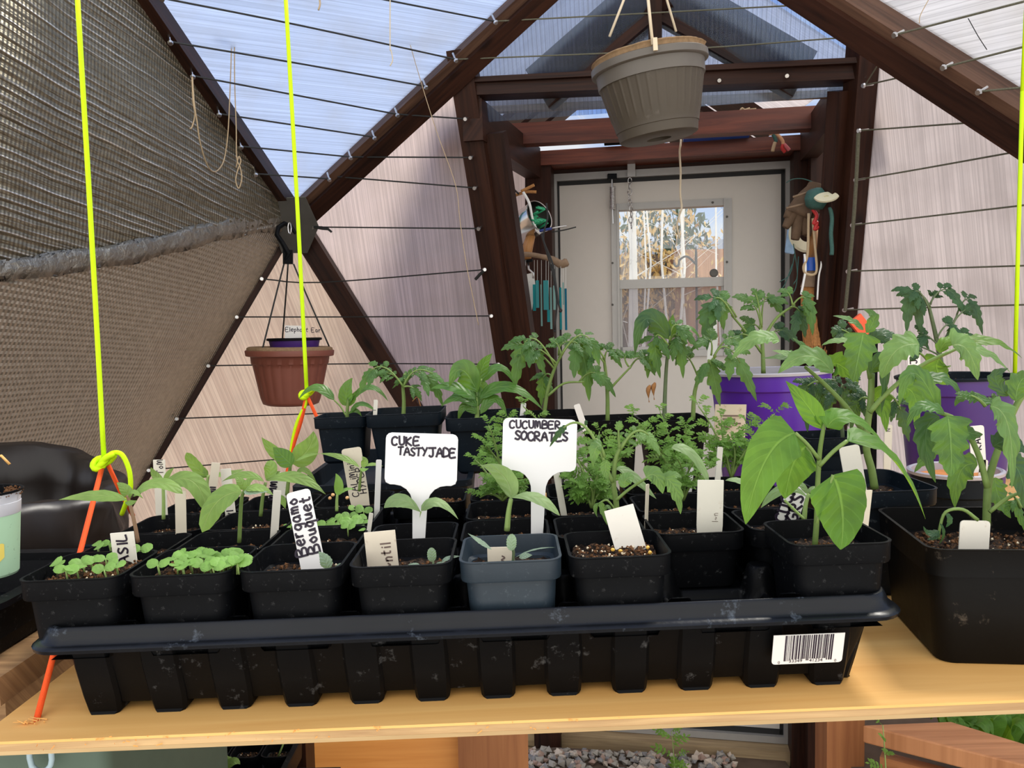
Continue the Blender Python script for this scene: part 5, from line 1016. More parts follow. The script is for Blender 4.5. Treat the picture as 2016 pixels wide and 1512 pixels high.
R_ = [rr(hx_-.012, .112, .01, .001, cx_, .925), rr(hx_-.004, .122, .01, .064, cx_, .925), rr(hx_+.001, .126, .01, .0645, cx_, .925), rr(hx_+.001, .126, .01, .071, cx_, .925), rr(hx_-.005, .120, .009, .071, cx_, .925), rr(hx_-.007, .118, .009, .052, cx_, .925)]
mb.loft(R_); tag(mb.build('nursery_flat', MT['navy'], smooth=35), 'deep slate tray behind the seedling tray, under the tall square pots', 'tray')
p1, M, v = tallpot(614, 722, 822, .86, 'potted_pepper', 'slate square pot with a small pepper plant, leftmost of the tall back pots', hgt=.052, seed=51, rimh=.012)
tubeP(p1, [(683, 832), (684, 805), (687, 782)], (.0022, .0016), 'stem', v)
leaf(p1, (658, 788), (622, 762), (588, 786), 24, v-.02, 'ovate', 'leaf_eggplant', V((0, -.6, .8)), .1, pet=(682, 820)); leaf(p1, (684, 800), (682, 770), (694, 744), 32, v, 'ovate', 'leaf_eggplant', V((-.3, -.9, .2)), .3); leaf(p1, (690, 790), (728, 762), (764, 790), 20, v, 'ovate', 'leaf_eggplant', V((.1, -.5, .8)), .15); leaf(p1, (690, 812), (712, 795), (742, 812), 18, v-.01, 'ovate', 'leaf_eggplant', UPF); leaf(p1, (686, 815), (700, 808), (712, 820), 10, v-.01, 'lance', 'leaf_eggplant')
leaf(p1, (686, 800), (694, 785), (700, 770), 16, v, 'lance', 'leaf_eggplant')
p2, M, v = tallpot(716, 868, 815, .838, 'potted_tomato', 'slate square pot with a young tomato plant, second of the tall back pots', hgt=.060, seed=52, rimh=.014)
tubeP(p2, [(794, 822), (795, 790), (793, 755), (797, 735)], (.0024, .0014), 'stem', v)
for i, (m_, t_, s_) in enumerate((((745, 722), (706, 775), 46), ((765, 735), (720, 745), 36), ((835, 735), (872, 800), 50), ((828, 728), (880, 760), 34), ((795, 745), (772, 765), 28), ((805, 735), (812, 728), 22), ((815, 765), (830, 790), 30))):
    tomleaf(p2, (794, 762), m_, t_, v-.01+.006*(i % 3), s_, 'leaf_tomato', 60+i, 2, V((.0, -.6, .75)), wf=.5)
tubeP(p2, [(812, 790), (822, 782), (828, 800)], .0005, 'drybrown', v-.01, 'withered_leaf')
p3, M, v = tallpot(874, 1036, 822, .836, 'potted_eggplant', 'slate square pot with a broad-leaved plant, half behind the CUCUMBER sign', seed=53, hgt=.062, rimh=.014)
tubeP(p3, [(938, 838), (940, 800), (940, 765), (948, 745)], (.0028, .0018), 'stempale', v)
for i, (b_, m_, t_, w_, nn_) in enumerate((((940, 772), (908, 728), (885, 762), 44, (-.4, -.8, .4)), ((944, 785), (1002, 762), (1068, 806), 32, (.2, -.55, .8)), ((946, 752), (950, 722), (969, 696), 26, (.5, -.8, .2)), ((950, 752), (985, 724), (1018, 765), 24, (.2, -.5, .8)), ((936, 785), (893, 762), (848, 765), 30, (-.1, -.6, .8)), ((940, 800), (905, 782), (868, 800), 26, (0, -.6, .8)), ((941, 800), (925, 770), (880, 790), 34, (-.3, -.8, .5)), ((942, 790), (950, 765), (945, 745), 26, (.1, -.9, .2)), ((946, 815), (975, 785), (998, 822), 22, (.1, -.6, .7)), ((938, 815), (915, 800), (902, 830), 20, (-.2, -.8, .4)))):
    leaf(p3, b_, m_, t_, w_*1.1, v-.01+.004*(i % 4), 'ovate', 'leaf_eggplant', V(nn_), .2)
p4, M, v = tallpot(998, 1146, 822, .86, 'potted_tomato', 'black square pot with a bushy tomato plant behind the CUCUMBER sign', 'black', seed=54, hgt=.07)
tubeP(p4, [(1070, 825), (1078, 770), (1092, 725), (1108, 695)], (.0025, .0014), 'stem', v); tubeP(p4, [(1078, 780), (1110, 755), (1150, 752)], (.0016, .001), 'stem', v-.01)
for i, (b_, m_, t_, s_) in enumerate((((1092, 720), (1040, 668), (1012, 770), 58), ((1090, 725), (1035, 680), (986, 690), 46), ((1100, 705), (1140, 680), (1160, 790), 62), ((1100, 700), (1120, 672), (1190, 690), 50), ((1095, 715), (1060, 690), (1075, 740), 44), ((1105, 698), (1095, 675), (1080, 668), 36), ((1140, 752), (1175, 735), (1212, 782), 48), ((1085, 740), (1070, 745), (1066, 800), 40), ((1105, 700), (1150, 660), (1180, 720), 46))):
    tomleaf(p4, b_, m_, t_, v-.02+.01*(i % 4), s_, 'leaf_tomato', 70+i, 2, V((0, -.65, .7)))
p5, M, v = tallpot(1150, 1262, 828, .88, 'potted_tomato', 'black square pot with a slim tomato plant left of centre by the door', 'black', seed=55, hgt=.07)
tubeP(p5, [(1196, 835), (1196, 780), (1192, 730), (1188, 700)], (.0026, .0015), 'stem', v); tubeP(p5, [(1197, 770), (1220, 745), (1242, 722)], (.0015, .001), 'stem', v)
for i, (b_, m_, t_, s_) in enumerate((((1190, 715), (1165, 700), (1148, 745), 40), ((1190, 712), (1200, 690), (1225, 725), 40), ((1240, 725), (1265, 705), (1290, 740), 44), ((1190, 705), (1180, 685), (1192, 678), 28), ((1238, 722), (1232, 700), (1260, 695), 34))):
    tomleaf(p5, b_, m_, t_, v-.01+.008*(i % 3), s_, 'leaf_tomato', 90+i, 2, V((0, -.65, .7)))
p6, M, v = tallpot(1268, 1400, 828, .88, 'potted_tomato', 'black square pot with two tall tomato stems in front of the door', 'black', seed=56, hgt=.07)
tubeP(p6, [(1308, 835), (1309, 780), (1313, 710), (1320, 665)], (.0028, .0015), 'stemdark', v); tubeP(p6, [(1364, 835), (1368, 770), (1384, 730), (1410, 700)], (.0028, .0014), 'stem', v)
leaf(p6, (1322, 668), (1322, 645), (1325, 618), 20, v, 'lance', 'leaf_eggplant', V((-.3, -.9, 0)), .3); leaf(p6, (1318, 668), (1272, 628), (1250, 700), 46, v-.02, 'ovate', 'leaf_tomdark', V((-.5, -.7, .4)), .2, serr=.1); leaf(p6, (1326, 665), (1355, 645), (1378, 668), 22, v, 'ovate', 'leaf_eggplant', UPF)
for i, (b_, m_, t_, s_) in enumerate((((1316, 680), (1290, 665), (1300, 745), 48), ((1318, 675), (1335, 665), (1345, 745), 52), ((1312, 700), (1285, 700), (1275, 745), 40), ((1375, 745), (1350, 700), (1330, 720), 40), ((1405, 705), (1440, 690), (1490, 790), 54), ((1395, 715), (1400, 720), (1418, 800), 56), ((1400, 700), (1395, 668), (1360, 690), 44), ((1405, 702), (1440, 665), (1470, 700), 44), ((1318, 670), (1335, 640), (1375, 690), 40))):
    tomleaf(p6, b_, m_, t_, v-.02+.01*(i % 4), s_, 'leaf_tomato', 100+i, 2, V((0, -.7, .6)))
mb = MB(); 
for (x, y) in ((1276, 770), (1286, 765)): mb.tube(poly([P(x+4, y-12, v), P(x, y, v), P(x+2, y+22, v)], 3), [.001+.002*math.sin(i*.7) for i in range(7)], 5)
mb.build('withered_leaf', MT['drybrown'], p6)
ptag((740, 787), (738, 822), .0045, .87, 'small tag with dark marks beside the leftmost pepper plant', 'tag', [('l', .1, .4, .004)], yaw=.3)
ptag((1031, 793), (1028, 825), .0060, .88, 'small white tag right of the broad-leaved plant', 'tagclean'); ptag((1135, 796), (1146, 828), .0070, .86, 'slanted white tag behind the top right corner of the CUCUMBER sign', 'tagclean')
ptag((1405, 662), (1402, 690), .0120, 1.02, 'small bright white tag low in front of the door window', 'tagclean', rnd_=False)
# ================================================================== RIGHT GROUP
def rpot(pxc, pyr, Y, R, h, name, label, mat, seed=0, rimm=None, soil=True, taper=.8, cat='potted plant', drop=.012, lip=.004):
    c = P(pxc, pyr, Y); q = SH.inverted() @ c; z0 = q.z-h; M = SH @ Matrix.Translation((q.x, q.y, z0)); root = thing(name, label, cat, M.translation, None, (0, -TILT, 0))
    mb = MB(M); Rb = R*taper; mb.lathe([(Rb-.003, 0), (Rb, .002), (R-.004, h-.024), (R-.001, h-.022), (R-.0005, h-.004)], 40, cap0=True)
    mb.build('pot', MT[mat], root, smooth=40)
    mb = MB(M); mb.lathe([(R-.0005, h-.004), (R+lip*.5, h-.004), (R+lip*.6, h-.001), (R, h), (R-.002, h-.001), (R-.004, h-.02), (R-.008, h-drop-.004), (.002, h-drop-.004)], 40, cap1=True); tag(mb.build('rim', MT[rimm or mat], root, smooth=40))
    if soil:
        mb = MB(M); rnd = random.Random(seed); mb.lathe([(R-.006, h-drop), (R*.66, h-drop+.002), (R*.33, h-drop+.001), (.002, h-drop+.002)], 24, rf=lambda a, i, z: 1+.02*math.sin(a*5+i), cap1=True)
        for _ in range(40): a = rnd.uniform(0, 6.28); r_ = R*.85*rnd.random()**.5; mb.cm = 1 if rnd.random() < .7 else 2; mb.rock((r_*math.cos(a), r_*math.sin(a), h-drop+.002), rnd.uniform(.0008, .002), rnd)
        mb.build('soil', [MT['soildark'], MT['crumb'], MT['perlite']], root)
    return root, M
plain('greyrim', (.42, .40, .44), .4)
pp, M = rpot(1514, 728, 1.00, .0745, .145, 'potted_tomato', 'bright purple round pot with a tomato plant in front of the door', 'purple', 1, 'greyrim')
v = 1.0
mb = MB(); c = P(1437, 832, .932); mb.hexa([c+V((-.018, .004, -.022)), c+V((.016, -.006, -.022)), c+V((.016, -.005, -.022)), c+V((-.018, .005, -.022)), c+V((-.017, .001, .022)), c+V((.017, -.009, .022)), c+V((.017, -.008, .022)), c+V((-.017, .002, .022))]); lb = mb.build('pot_label', MT['tagold'], pp); 
mb = MB()
for i, (l, dz) in enumerate(((.024, .008), (.014, .004), (.020, -.001), (.010, -.005))):
    a_ = c+V((-.010, -.0075+.010*.29, dz)); mb.add([a_, a_+V((l, -l*.29, 0)), a_+V((l, -l*.29, .0018)), a_+V((0, 0, .0018))], [(0, 1, 2, 3)])
mb.build('printed_text', MT['inkfade'], lb)
tubeP(pp, [(1503, 735), (1502, 700), (1500, 665), (1497, 640)], (.0030, .0018), 'stem', v)
tubeP(pp, [(1500, 695), (1470, 655), (1440, 620)], (.0019, .0012), 'stem', v); tubeP(pp, [(1503, 665), (1530, 625), (1565, 600)], (.0022, .0014), 'stem', v)
for i, (b_, m_, t_, s_, mt) in enumerate((((1445, 625), (1405, 590), (1392, 690), 62, 'leaf_tomdark'), ((1450, 625), (1425, 595), (1425, 650), 62, 'leaf_tomato'), ((1440, 618), (1420, 600), (1370, 630), 40, 'leaf_tomato'), ((1498, 645), (1480, 595), (1440, 585), 44, 'leaf_tomato'), ((1500, 640), (1510, 585), (1545, 625), 50, 'leaf_tomato'), ((1500, 645), (1490, 585), (1478, 572), 30, 'leaf_tomato'), ((1560, 602), (1588, 590), (1600, 660), 52, 'leaf_tomato'), ((1555, 605), (1575, 615), (1585, 665), 50, 'leaf_tomdark'), ((1500, 655), (1480, 640), (1465, 680), 46, 'leaf_tomato'), ((1505, 670), (1540, 650), (1575, 680), 44, 'leaf_tomdark'), ((1560, 600), (1550, 575), (1530, 575), 30, 'leaf_tomato'), ((1480, 665), (1455, 660), (1450, 690), 36, 'leaf_tomdark'))):
    tomleaf(pp, b_, m_, t_, v-.03+.012*(i % 5), s_, mt, 120+i, 2, V((0, -.7, .6)))
pq, M = rpot(1880, 738, 1.02, .0690, .145, 'potted_tomato', 'dark purple round pot with a dark-leaved tomato plant at the right', 'purple2', 2, 'navy')
tubeP(pq, [(1855, 745), (1850, 700), (1842, 660), (1828, 600)], (.004, .0022), 'stemdark', 1.02); tubeP(pq, [(1850, 690), (1870, 650), (1885, 620)], (.0022, .0014), 'stemdark', 1.02)
for i, (b_, m_, t_, s_) in enumerate((((1830, 610), (1800, 575), (1785, 655), 52), ((1832, 605), (1810, 585), (1815, 660), 50), ((1830, 600), (1865, 570), (1900, 620), 48), ((1883, 622), (1910, 590), (1935, 660), 44), ((1845, 665), (1870, 640), (1880, 690), 48), ((1848, 680), (1820, 660), (1830, 690), 44), ((1880, 630), (1900, 610), (1920, 600), 34), ((1832, 600), (1840, 580), (1850, 575), 26), ((1850, 690), (1900, 660), (1935, 700), 50), ((1850, 700), (1800, 680), (1775, 690), 46))):
    tomleaf(pq, b_, m_, t_, 1.0+.012*(i % 4), s_, 'leaf_tomdark', 140+i, 2, V((0, -.7, .6)), stem='stemdark')
# dark seed flat behind at far right with tags
fr_ = P(1985, 745, 1.08)
# two nested pots behind
n1, M, v = tallpot(1590, 1708, 862, .70, 'potted_tomato', 'black square pot standing inside a second pot behind the tall blank tag', 'navy', seed=61, hgt=.085, drop=.015)
n_in = MB(M); potgeo(n_in, .0265*1.02, .02, .0955, .013, depth=.02)
tubeP(n1, [(1660, 872), (1657, 830), (1655, 790), (1640, 740)], (.0020, .0012), 'stemdark', v)
for i, (b_, m_, t_, s_) in enumerate((((1656, 800), (1640, 770), (1625, 830), 50), ((1655, 790), (1680, 760), (1690, 830), 52), ((1650, 770), (1620, 760), (1600, 800), 44), ((1655, 790), (1660, 760), (1670, 840), 44), ((1645, 750), (1600, 765), (1590, 850), 50), ((1645, 750), (1670, 740), (1690, 770), 46))):
    tomleaf(n1, b_, m_, t_, v-.02+.01*(i % 3), s_, 'leaf_tomdark', 160+i, 2, V((0, -.75, .5)), stem='stemdark')
tp, M, v = tallpot(1622, 1858, 968, .600, 'potted_tomato', 'slate square pot with a thick-stemmed tomato plant right of the seedling tray', 'navy', seed=62, drop=.014, rimh=.013)
YT = v
tubeP(tp, [(1722, 962), (1716, 925), (1706, 885), (1708, 835), (1714, 790), (1716, 735)], (.0034, .0026), 'stem', YT)
tubeP(tp, [(1712, 812), (1745, 775), (1810, 722), (1880, 688)], (.0022, .0013), 'stem', YT-.01); tubeP(tp, [(1700, 850), (1665, 800), (1622, 755), (1585, 722)], (.0024, .0014), 'stem', YT+.01)
for i, (b_, m_, t_, w_, Yo, mt, nn_, pr_) in enumerate((
 ((1640, 735), (1590, 700), (1532, 735), 50, 0, 'leaf_tomyoung', (0, -.75, .6), 'ovate'), ((1535, 672), (1490, 665), (1440, 708), 42, .01, 'leaf_tomyoung', (0, -.6, .8), 'ovate'), ((1600, 690), (1560, 700), (1500, 705), 34, .02, 'leaf_tomato', (0, -.4, .9), 'ovate'),
 ((1700, 655), (1690, 700), (1680, 752), 66, -.02, 'leaf_tomato', (.1, -.9, .4), 'heart'), ((1712, 735), (1740, 720), (1735, 812), 40, 0, 'leaf_tomdark', (.4, -.8, .3), 'ovate'), ((1810, 678), (1765, 690), (1736, 745), 60, -.02, 'leaf_tomyoung', (-.2, -.75, .6), 'heart'), ((1875, 680), (1905, 690), (1925, 748), 64, -.02, 'leaf_tomyoung', (.1, -.85, .5), 'heart'),
 ((1850, 705), (1845, 730), (1870, 755), 60, .01, 'leaf_pepper', (.1, -.9, -.2), 'heart'), ((1770, 765), (1800, 780), (1802, 845), 48, 0, 'leaf_pepper', (.2, -.9, .1), 'ovate'), ((1720, 790), (1735, 790), (1745, 850), 50, .01, 'leaf_pepper', (.2, -.9, 0), 'ovate'), ((1850, 695), (1880, 665), (1955, 672), 30, .01, 'leaf_pepper', (0, -.4, .9), 'ovate'), ((1880, 690), (1935, 690), (1990, 735), 40, .0, 'leaf_tomyoung', (.2, -.6, .8), 'ovate'), ((1890, 685), (1950, 670), (2012, 705), 36, .02, 'leaf_pepper', (.1, -.5, .8), 'ovate'),
 ((1700, 650), (1675, 630), (1640, 622), 22, 0, 'leaf_tomato', (0, -.6, .8), 'ovate'), ((1705, 655), (1720, 625), (1700, 610), 26, .01, 'leaf_tomato', (.2, -.8, .3), 'ovate'), ((1690, 675), (1650, 670), (1618, 680), 20, 0, 'leaf_tomyoung', (0, -.5, .8), 'ovate'), ((1715, 680), (1740, 655), (1775, 680), 28, .02, 'leaf_tomdark', (.1, -.6, .7), 'ovate'), ((1610, 720), (1590, 690), (1560, 665), 24, .015, 'leaf_tomato', (0, -.6, .7), 'ovate'), ((1640, 720), (1655, 720), (1690, 752), 46, .02, 'leaf_pepper', (0, -.9, 0), 'ovate'), ((1575, 715), (1560, 700), (1520, 690), 30, .01, 'leaf_tomyoung', (0, -.6, .8), 'ovate'))):
    leaf(tp, b_, m_, t_, w_*1.25, YT-.01+Yo, pr_, mt, V(nn_), .16, serr=.30, teeth=5, wav=.10)
tubeP(tp, [(1714, 745), (1706, 700), (1702, 655)], (.0024, .0012), 'stem', YT)
for i, (b_, m_, t_, s_) in enumerate((((1715, 790), (1690, 790), (1675, 850), 46), ((1745, 775), (1770, 800), (1790, 870), 50), ((1706, 700), (1730, 660), (1770, 665), 40), ((1706, 690), (1660, 650), (1640, 665), 40), ((1620, 752), (1590, 760), (1570, 800), 40), ((1830, 715), (1800, 690), (1760, 690), 36))):
    tomleaf(tp, b_, m_, t_, YT+.03, s_, 'leaf_tomdark', 180+i, 2, V((0, -.75, .5)))
# grey round pot of orange soil
gp_, M = rpot(1880, 922, .76, .0400, .085, 'nursery_pot', 'dark round pot filled with orange-brown soil between the tomato pots', 'navy', 3, 'greyrim', soil=False, cat='pot')
mb = MB(M); mb.lathe([(.038, .076), (.026, .079), (.012, .077), (.002, .079)], 24, rf=lambda a, i, z: 1+.03*math.sin(a*4+i), cap1=True); mb.build('soil', MT['orangesoil'], gp_, smooth=True)
# big black pot at the right
A = P(1812, 1083, .482); Ml = SH @ Matrix.Translation((SH.inverted() @ A).to_4d().to_3d()); q = SH.inverted() @ A; rz = math.radians(-9); ah = .0575
cx, cy = q.x+.014+(ah*math.cos(rz)-ah*math.sin(rz)), q.y+(ah*math.cos(rz)+ah*math.sin(rz))+.004
cx, cy = q.x+ah*math.cos(rz)-(-ah)*-0-ah*math.sin(rz)*-1*-1, q.y+ah*math.cos(rz)+ah*math.sin(rz)
Mb = SH @ Matrix.Translation((cx+.006, cy, 0)) @ Matrix.Rotation(rz, 4, 'Z')
bp_ = thing('potted_tomato', 'large dirty black square pot with a hairy-stemmed tomato plant at the right edge', 'potted plant', Mb.translation, None, (0, -TILT, 0))
mb = MB(Mb); HB = q.z; 
def bring(a, r, z_, notch=0):
    out = []
    for (x, y, zz) in rr(a, a, r, z_, n=7):
        out.append((x, y, zz))
    return out
rings = [bring(.049, .010, 0), bring(.0505, .011, .002), bring(.0545, .012, HB-.018), bring(.0570, .012, HB-.0175), bring(.0575, .012, HB-.001), bring(.0580, .012, HB), bring(.0560, .011, HB), bring(.0555, .011, HB-.017), bring(.0530, .011, HB-.018), bring(.051, .01, HB-.030)]
mb.loft(rings); mb.build('pot', MT['blackdirty'], bp_, smooth=35)
soilmb(Mb, .0535, HB-.020, 77, .004, 170, 26, .12).build('soil', [MT['soil'], MT['crumb'], MT['perlite']], bp_)
YB = .535
tubeP(bp_, [(1942, 1035), (1943, 990), (1946, 950), (1958, 905), (1975, 860), (2000, 800), (2025, 760)], (.0027, .0019), 'stem', YB)
tubeP(bp_, [(1944, 960), (1928, 900), (1905, 852), (1880, 825), (1850, 812)], (.0022, .0014), 'stem', YB-.01); tubeP(bp_, [(1948, 1008), (1985, 980), (2030, 962)], (.0014, .001), 'stem', YB-.01)
tubeP(bp_, [(1925, 1024), (1895, 1003), (1862, 1008), (1850, 1040), (1848, 1062)], (.0012, .0008), 'stem', YB-.03)
for (b_, m_, t_, w_) in (((1862, 1012), (1870, 1024), (1862, 1038), 16), ((1850, 1045), (1830, 1050), (1818, 1036), 18), ((1850, 1050), (1838, 1058), (1825, 1062), 14), ((1850, 1030), (1858, 1050), (1848, 1072), 8)): leaf(bp_, b_, m_, t_, w_, YB-.035, 'ovate', 'leaf_tomdark', serr=.3, teeth=4)
for i, (b_, m_, t_, w_, Yo, mt, nn_, pr_) in enumerate((
 ((1866, 818), (1872, 880), (1872, 938), 82, -.04, 'leaf_tomato', (.05, -.95, .25), 'heart'), ((1860, 815), (1815, 800), (1785, 842), 30, -.03, 'leaf_tomato', (-.3, -.6, .7), 'ovate'), ((1850, 820), (1822, 860), (1842, 950), 46, -.02, 'leaf_tomdark', (-.2, -.9, .2), 'ovate'), ((1950, 800), (1985, 840), (1992, 960), 66, -.04, 'leaf_tomyoung', (.3, -.85, .4), 'ovate'), ((1960, 795), (1905, 780), (1880, 800), 26, -.01, 'leaf_tomato', (0, -.6, .7), 'ovate'),
 ((1925, 915), (1890, 930), (1880, 1000), 52, .02, 'leaf_tomato', (-.2, -.9, .2), 'ovate'), ((1985, 905), (2010, 940), (2020, 1010), 60, -.02, 'leaf_tomdark', (.2, -.9, .2), 'ovate'), ((1960, 940), (1965, 975), (1990, 1020), 44, .03, 'leaf_tomato', (.1, -.9, .2), 'ovate'), ((1850, 815), (1800, 735), (1770, 800), 40, -.01, 'leaf_tomato', (-.3, -.7, .5), 'ovate'), ((1800, 755), (1860, 745), (1895, 790), 34, .0, 'leaf_tomato', (0, -.6, .8), 'ovate'), ((1985, 780), (1960, 745), (1985, 725), 30, -.01, 'leaf_tomdark', (-.3, -.8, .4), 'ovate'), ((2000, 790), (2010, 750), (2040, 740), 46, -.01, 'leaf_tomato', (.1, -.7, .6), 'ovate'), ((1890, 830), (1905, 850), (1935, 855), 40, -.02, 'leaf_tomato', (.1, -.8, .5), 'ovate'), ((1955, 880), (1990, 870), (2030, 900), 46, -.03, 'leaf_tomdark', (.1, -.8, .5), 'ovate'))):
    leaf(bp_, b_, m_, t_, w_*1.25, YB+Yo, pr_, mt, V(nn_), .16, serr=.32, teeth=5, wav=.12)
for i, (b_, m_, t_, s_) in enumerate((((1940, 800), (1915, 780), (1880, 775), 30), ((1985, 820), (1960, 790), (1935, 800), 30), ((2010, 1000), (2000, 985), (2020, 1050), 40), ((1905, 850), (1870, 850), (1800, 930), 52))):
    tomleaf(bp_, b_, m_, t_, YB-.02+.01*i, s_, 'leaf_tomato', 200+i, 2, V((0, -.75, .5)))
ptag((1920, 1025), (1916, 1090), .0195, .505, 'rounded blank cream tag in the large right pot', 'tag', sink=.006)
ptag((1671, 878), (1690, 985), .0165, .640, 'tall blank white tag in the slate pot behind the pepper leaves', 'tag')
ptag((1749, 836), (1747, 900), .0070, .72, 'small tag tip with a letter behind the tomato stem', 'tag', [('N', .2, .8, .004)])
ptag((1922, 838), (1926, 905), .0140, .74, 'white tag with black letters before the dark purple pot', 'tagclean', [('KAK', .2, .3, .006)], tth=.2)
ptag((1799, 690), (1800, 748), .0150, .98, 'white tag lettered in black in the dark purple pot', 'tagclean', [('JHI', .2, .55, .008)], tth=.2)
ptag((1937, 905), (1932, 960), .0080, .74, 'blank cream tag in the pot of orange soil', 'tag')
# ================================================================== HANGING POTS
hp0 = P(1277, 122, 1.2); MH = Matrix.Translation(hp0) @ Matrix.Rotation(math.radians(-8), 4, 'Y') @ Matrix.Rotation(math.radians(3), 4, 'X')
hang = thing('hanging_pot', 'taupe ribbed plastic pot hanging in front of the gable', 'hanging pot', hp0)
R = .0845; H = .112
def ribf(a, i, z): return 1+(.013*max(0, math.cos(a*34))**3 if -H*.74 < z < -H*.24 else 0)
pr = [(.018, -H), (.052, -H+.0), (.058, -H+.003), (.0600, -H*.86), (.0612, -H*.855)]+[(.0612+(.0775-.0612)*k/12, -H*.85+(H*.65)*k/12) for k in range(13)]+[(.0785, -H*.19), (.0790, -H*.10)]
mb = MB(MH); mb.lathe(pr, 408, rf=ribf); mb.lathe([(.002, -H+.012), (.018, -H+.012), (.018, -H)], 24, cap0=True); mb.build('pot_body', MT['taupe'], hang, smooth=45)
mb = MB(MH); mb.lathe([(.079, -.012), (R, -.011), (R+.0012, -.010), (R+.0014, -.001), (R, .0), (R-.003, .0), (R-.005, -.014), (R-.006, -.03), (.01, -.035)], 72, cap1=True); mb.build('rim', MT['taupelip'], hang, smooth=45)
rnd = random.Random(3); js = [rnd.uniform(-.0010, .0010) for _ in range(97)]
mb = MB(MH); mb.lathe([(R-.0035, -.01), (R-.0030, .004), (R-.0018, .0068), (R-.0005, .0078), (R-.0030, .0095), (R-.0065, .0070), (R-.0075, -.006)], 96, rf=lambda a, i, z: 1+.012*math.sin(7*a+2*math.sin(3*a))+js[int(a/6.2832*96) % 97]*8)
mb.build('liner', MT['coir'], hang, smooth=True)
apex = P(1252, -120, 1.2)
for i, (x, y, x2) in enumerate(((1200, 72, 1228), (1285, 88, 1276), (1331, 62, 1313))):
    q = P(x, y+ (0 if i != 1 else 0), 1.2 + (.0 if i == 0 else -.085 if i == 1 else .08)); mb = MB(); mb.tube([q, P(x2, 0, q.y), P((x2*2+1290)/3, -160, 1.2)], .0022 if i == 1 else .0019, 8); tag(mb.build('hanging_cord', MT['creamcord'], hang, smooth=True))
q = P(1289, 82, 1.110); mb = MB(); mb.beam(q+V((.001, 0, -.012)), q+V((0, 0, .005)), .006, .004, V((0, -1, 0))); mb.build('cord_clip', MT['creamcord'], hang, bev=.0015)
# terracotta basket
tb = P(571, 690, 1.98); MTB = Matrix.Translation(tb) @ Matrix.Rotation(math.radians(1.0), 4, 'Y'); R = .1065; H = .136
bk = thing('hanging_pot', 'terracotta fluted plastic pot hanging from the hub plate', 'hanging pot', tb)
def flut(a, i, z): return 1+(.022*abs(math.cos(a*11)) if -H*.93 < z < -H*.24 else 0)
mb = MB(MTB); mb.lathe([(.002, -H), (.058, -H), (.068, -H+.004)]+[(.070+(.089-.070)*k/10, -H*.93+H*.68*k/10) for k in range(11)]+[(.0935, -H*.235), (.0955, -H*.11), (.097, -H*.1)], 176, rf=flut); mb.build('pot_body', MT['terracotta'], bk, smooth=50)
mb = MB(MTB); mb.lathe([(.096, -H*.11), (R-.002, -H*.10), (R, -H*.09), (R+.0015, -.001), (R, .001), (R-.004, .001), (R-.006, -.012)], 72); mb.build('rim', MT['terracotta'], bk, smooth=45)
mb = MB(MTB); mb.lathe([(R-.003, .0), (R-.004, .007), (R-.010, .010), (R-.03, .009), (.002, .008)], 72, rf=lambda a, i, z: 1+.012*math.sin(9*a+i)+.008*math.sin(23*a), cap1=True); mb.build('liner', MT['coir'], bk, smooth=True)
hk = P(565, 512, 1.98); mb = MB(); mb.tube([hk+V((-.004, 0, 0)), P(568, 500, 1.98), P(556, 478, 1.98), P(545, 462, 1.98), P(548, 448, 1.99), P(560, 440, 2.0), P(572, 445, 2.02), P(582, 460, 2.02)], [.004, .008, .006, .006, .006, .006, .0055, .004], 8); mb.beam(P(567, 520, 1.98), P(567, 492, 1.98), .024, .006, V((0, -1, 0)))
mb.build('hanger_hook', MT['black'], bk, smooth=40)
for (x0_, x1_, y1_, dy) in ((559, 516, 690, -.09), (567, 556, 668, .09), (578, 648, 682, -.0)):
    q = P(x1_, y1_, 1.98+dy); mb = MB(); mb.tube(poly([P(x0_, 520, 1.98), P(x0_+(x1_-x0_)*.3, 570, 1.98+dy*.3), q], 5), .0022, 6); mb.build('hanger_wire', MT['wirecoat'], bk, smooth=True)
mb = MB(); rg_ = P(570, 449, 2.0); mb.tube([rg_+V((.004*math.cos(a*.7)*1.0, 0, .014*math.sin(a*.7))) for a in range(10)], .0016, 6); mb.build('ring', MT['steel'], bk)
ip = P(580, 681, 1.98); MI = Matrix.Translation(ip+V((0, 0, -.004))); sp_ = thing('nursery_pot', 'shallow dark purple round pot with a black rim sitting in the terracotta pot', 'pot', ip)
mb = MB(MI); mb.lathe([(.002, .0), (.058, .0), (.062, .018)], 48, cap0=True); mb.build('pot', MT['purple2'], sp_, smooth=45)
mb = MB(MI); mb.lathe([(.062, .017), (.067, .018), (.067, .023), (.064, .024), (.060, .018), (.002, .016)], 48, cap1=True); mb.build('rim', MT['black'], sp_, smooth=45)
ptag((580, 641), (580, 672), .0475, 1.95, 'white tag handwritten Elephant Ear in the hanging terracotta pot', 'tagclean', [('Elephant Ear', -.46, .62, .0105)], vert=False, tth=.16, rnd_=False, sink=.004)
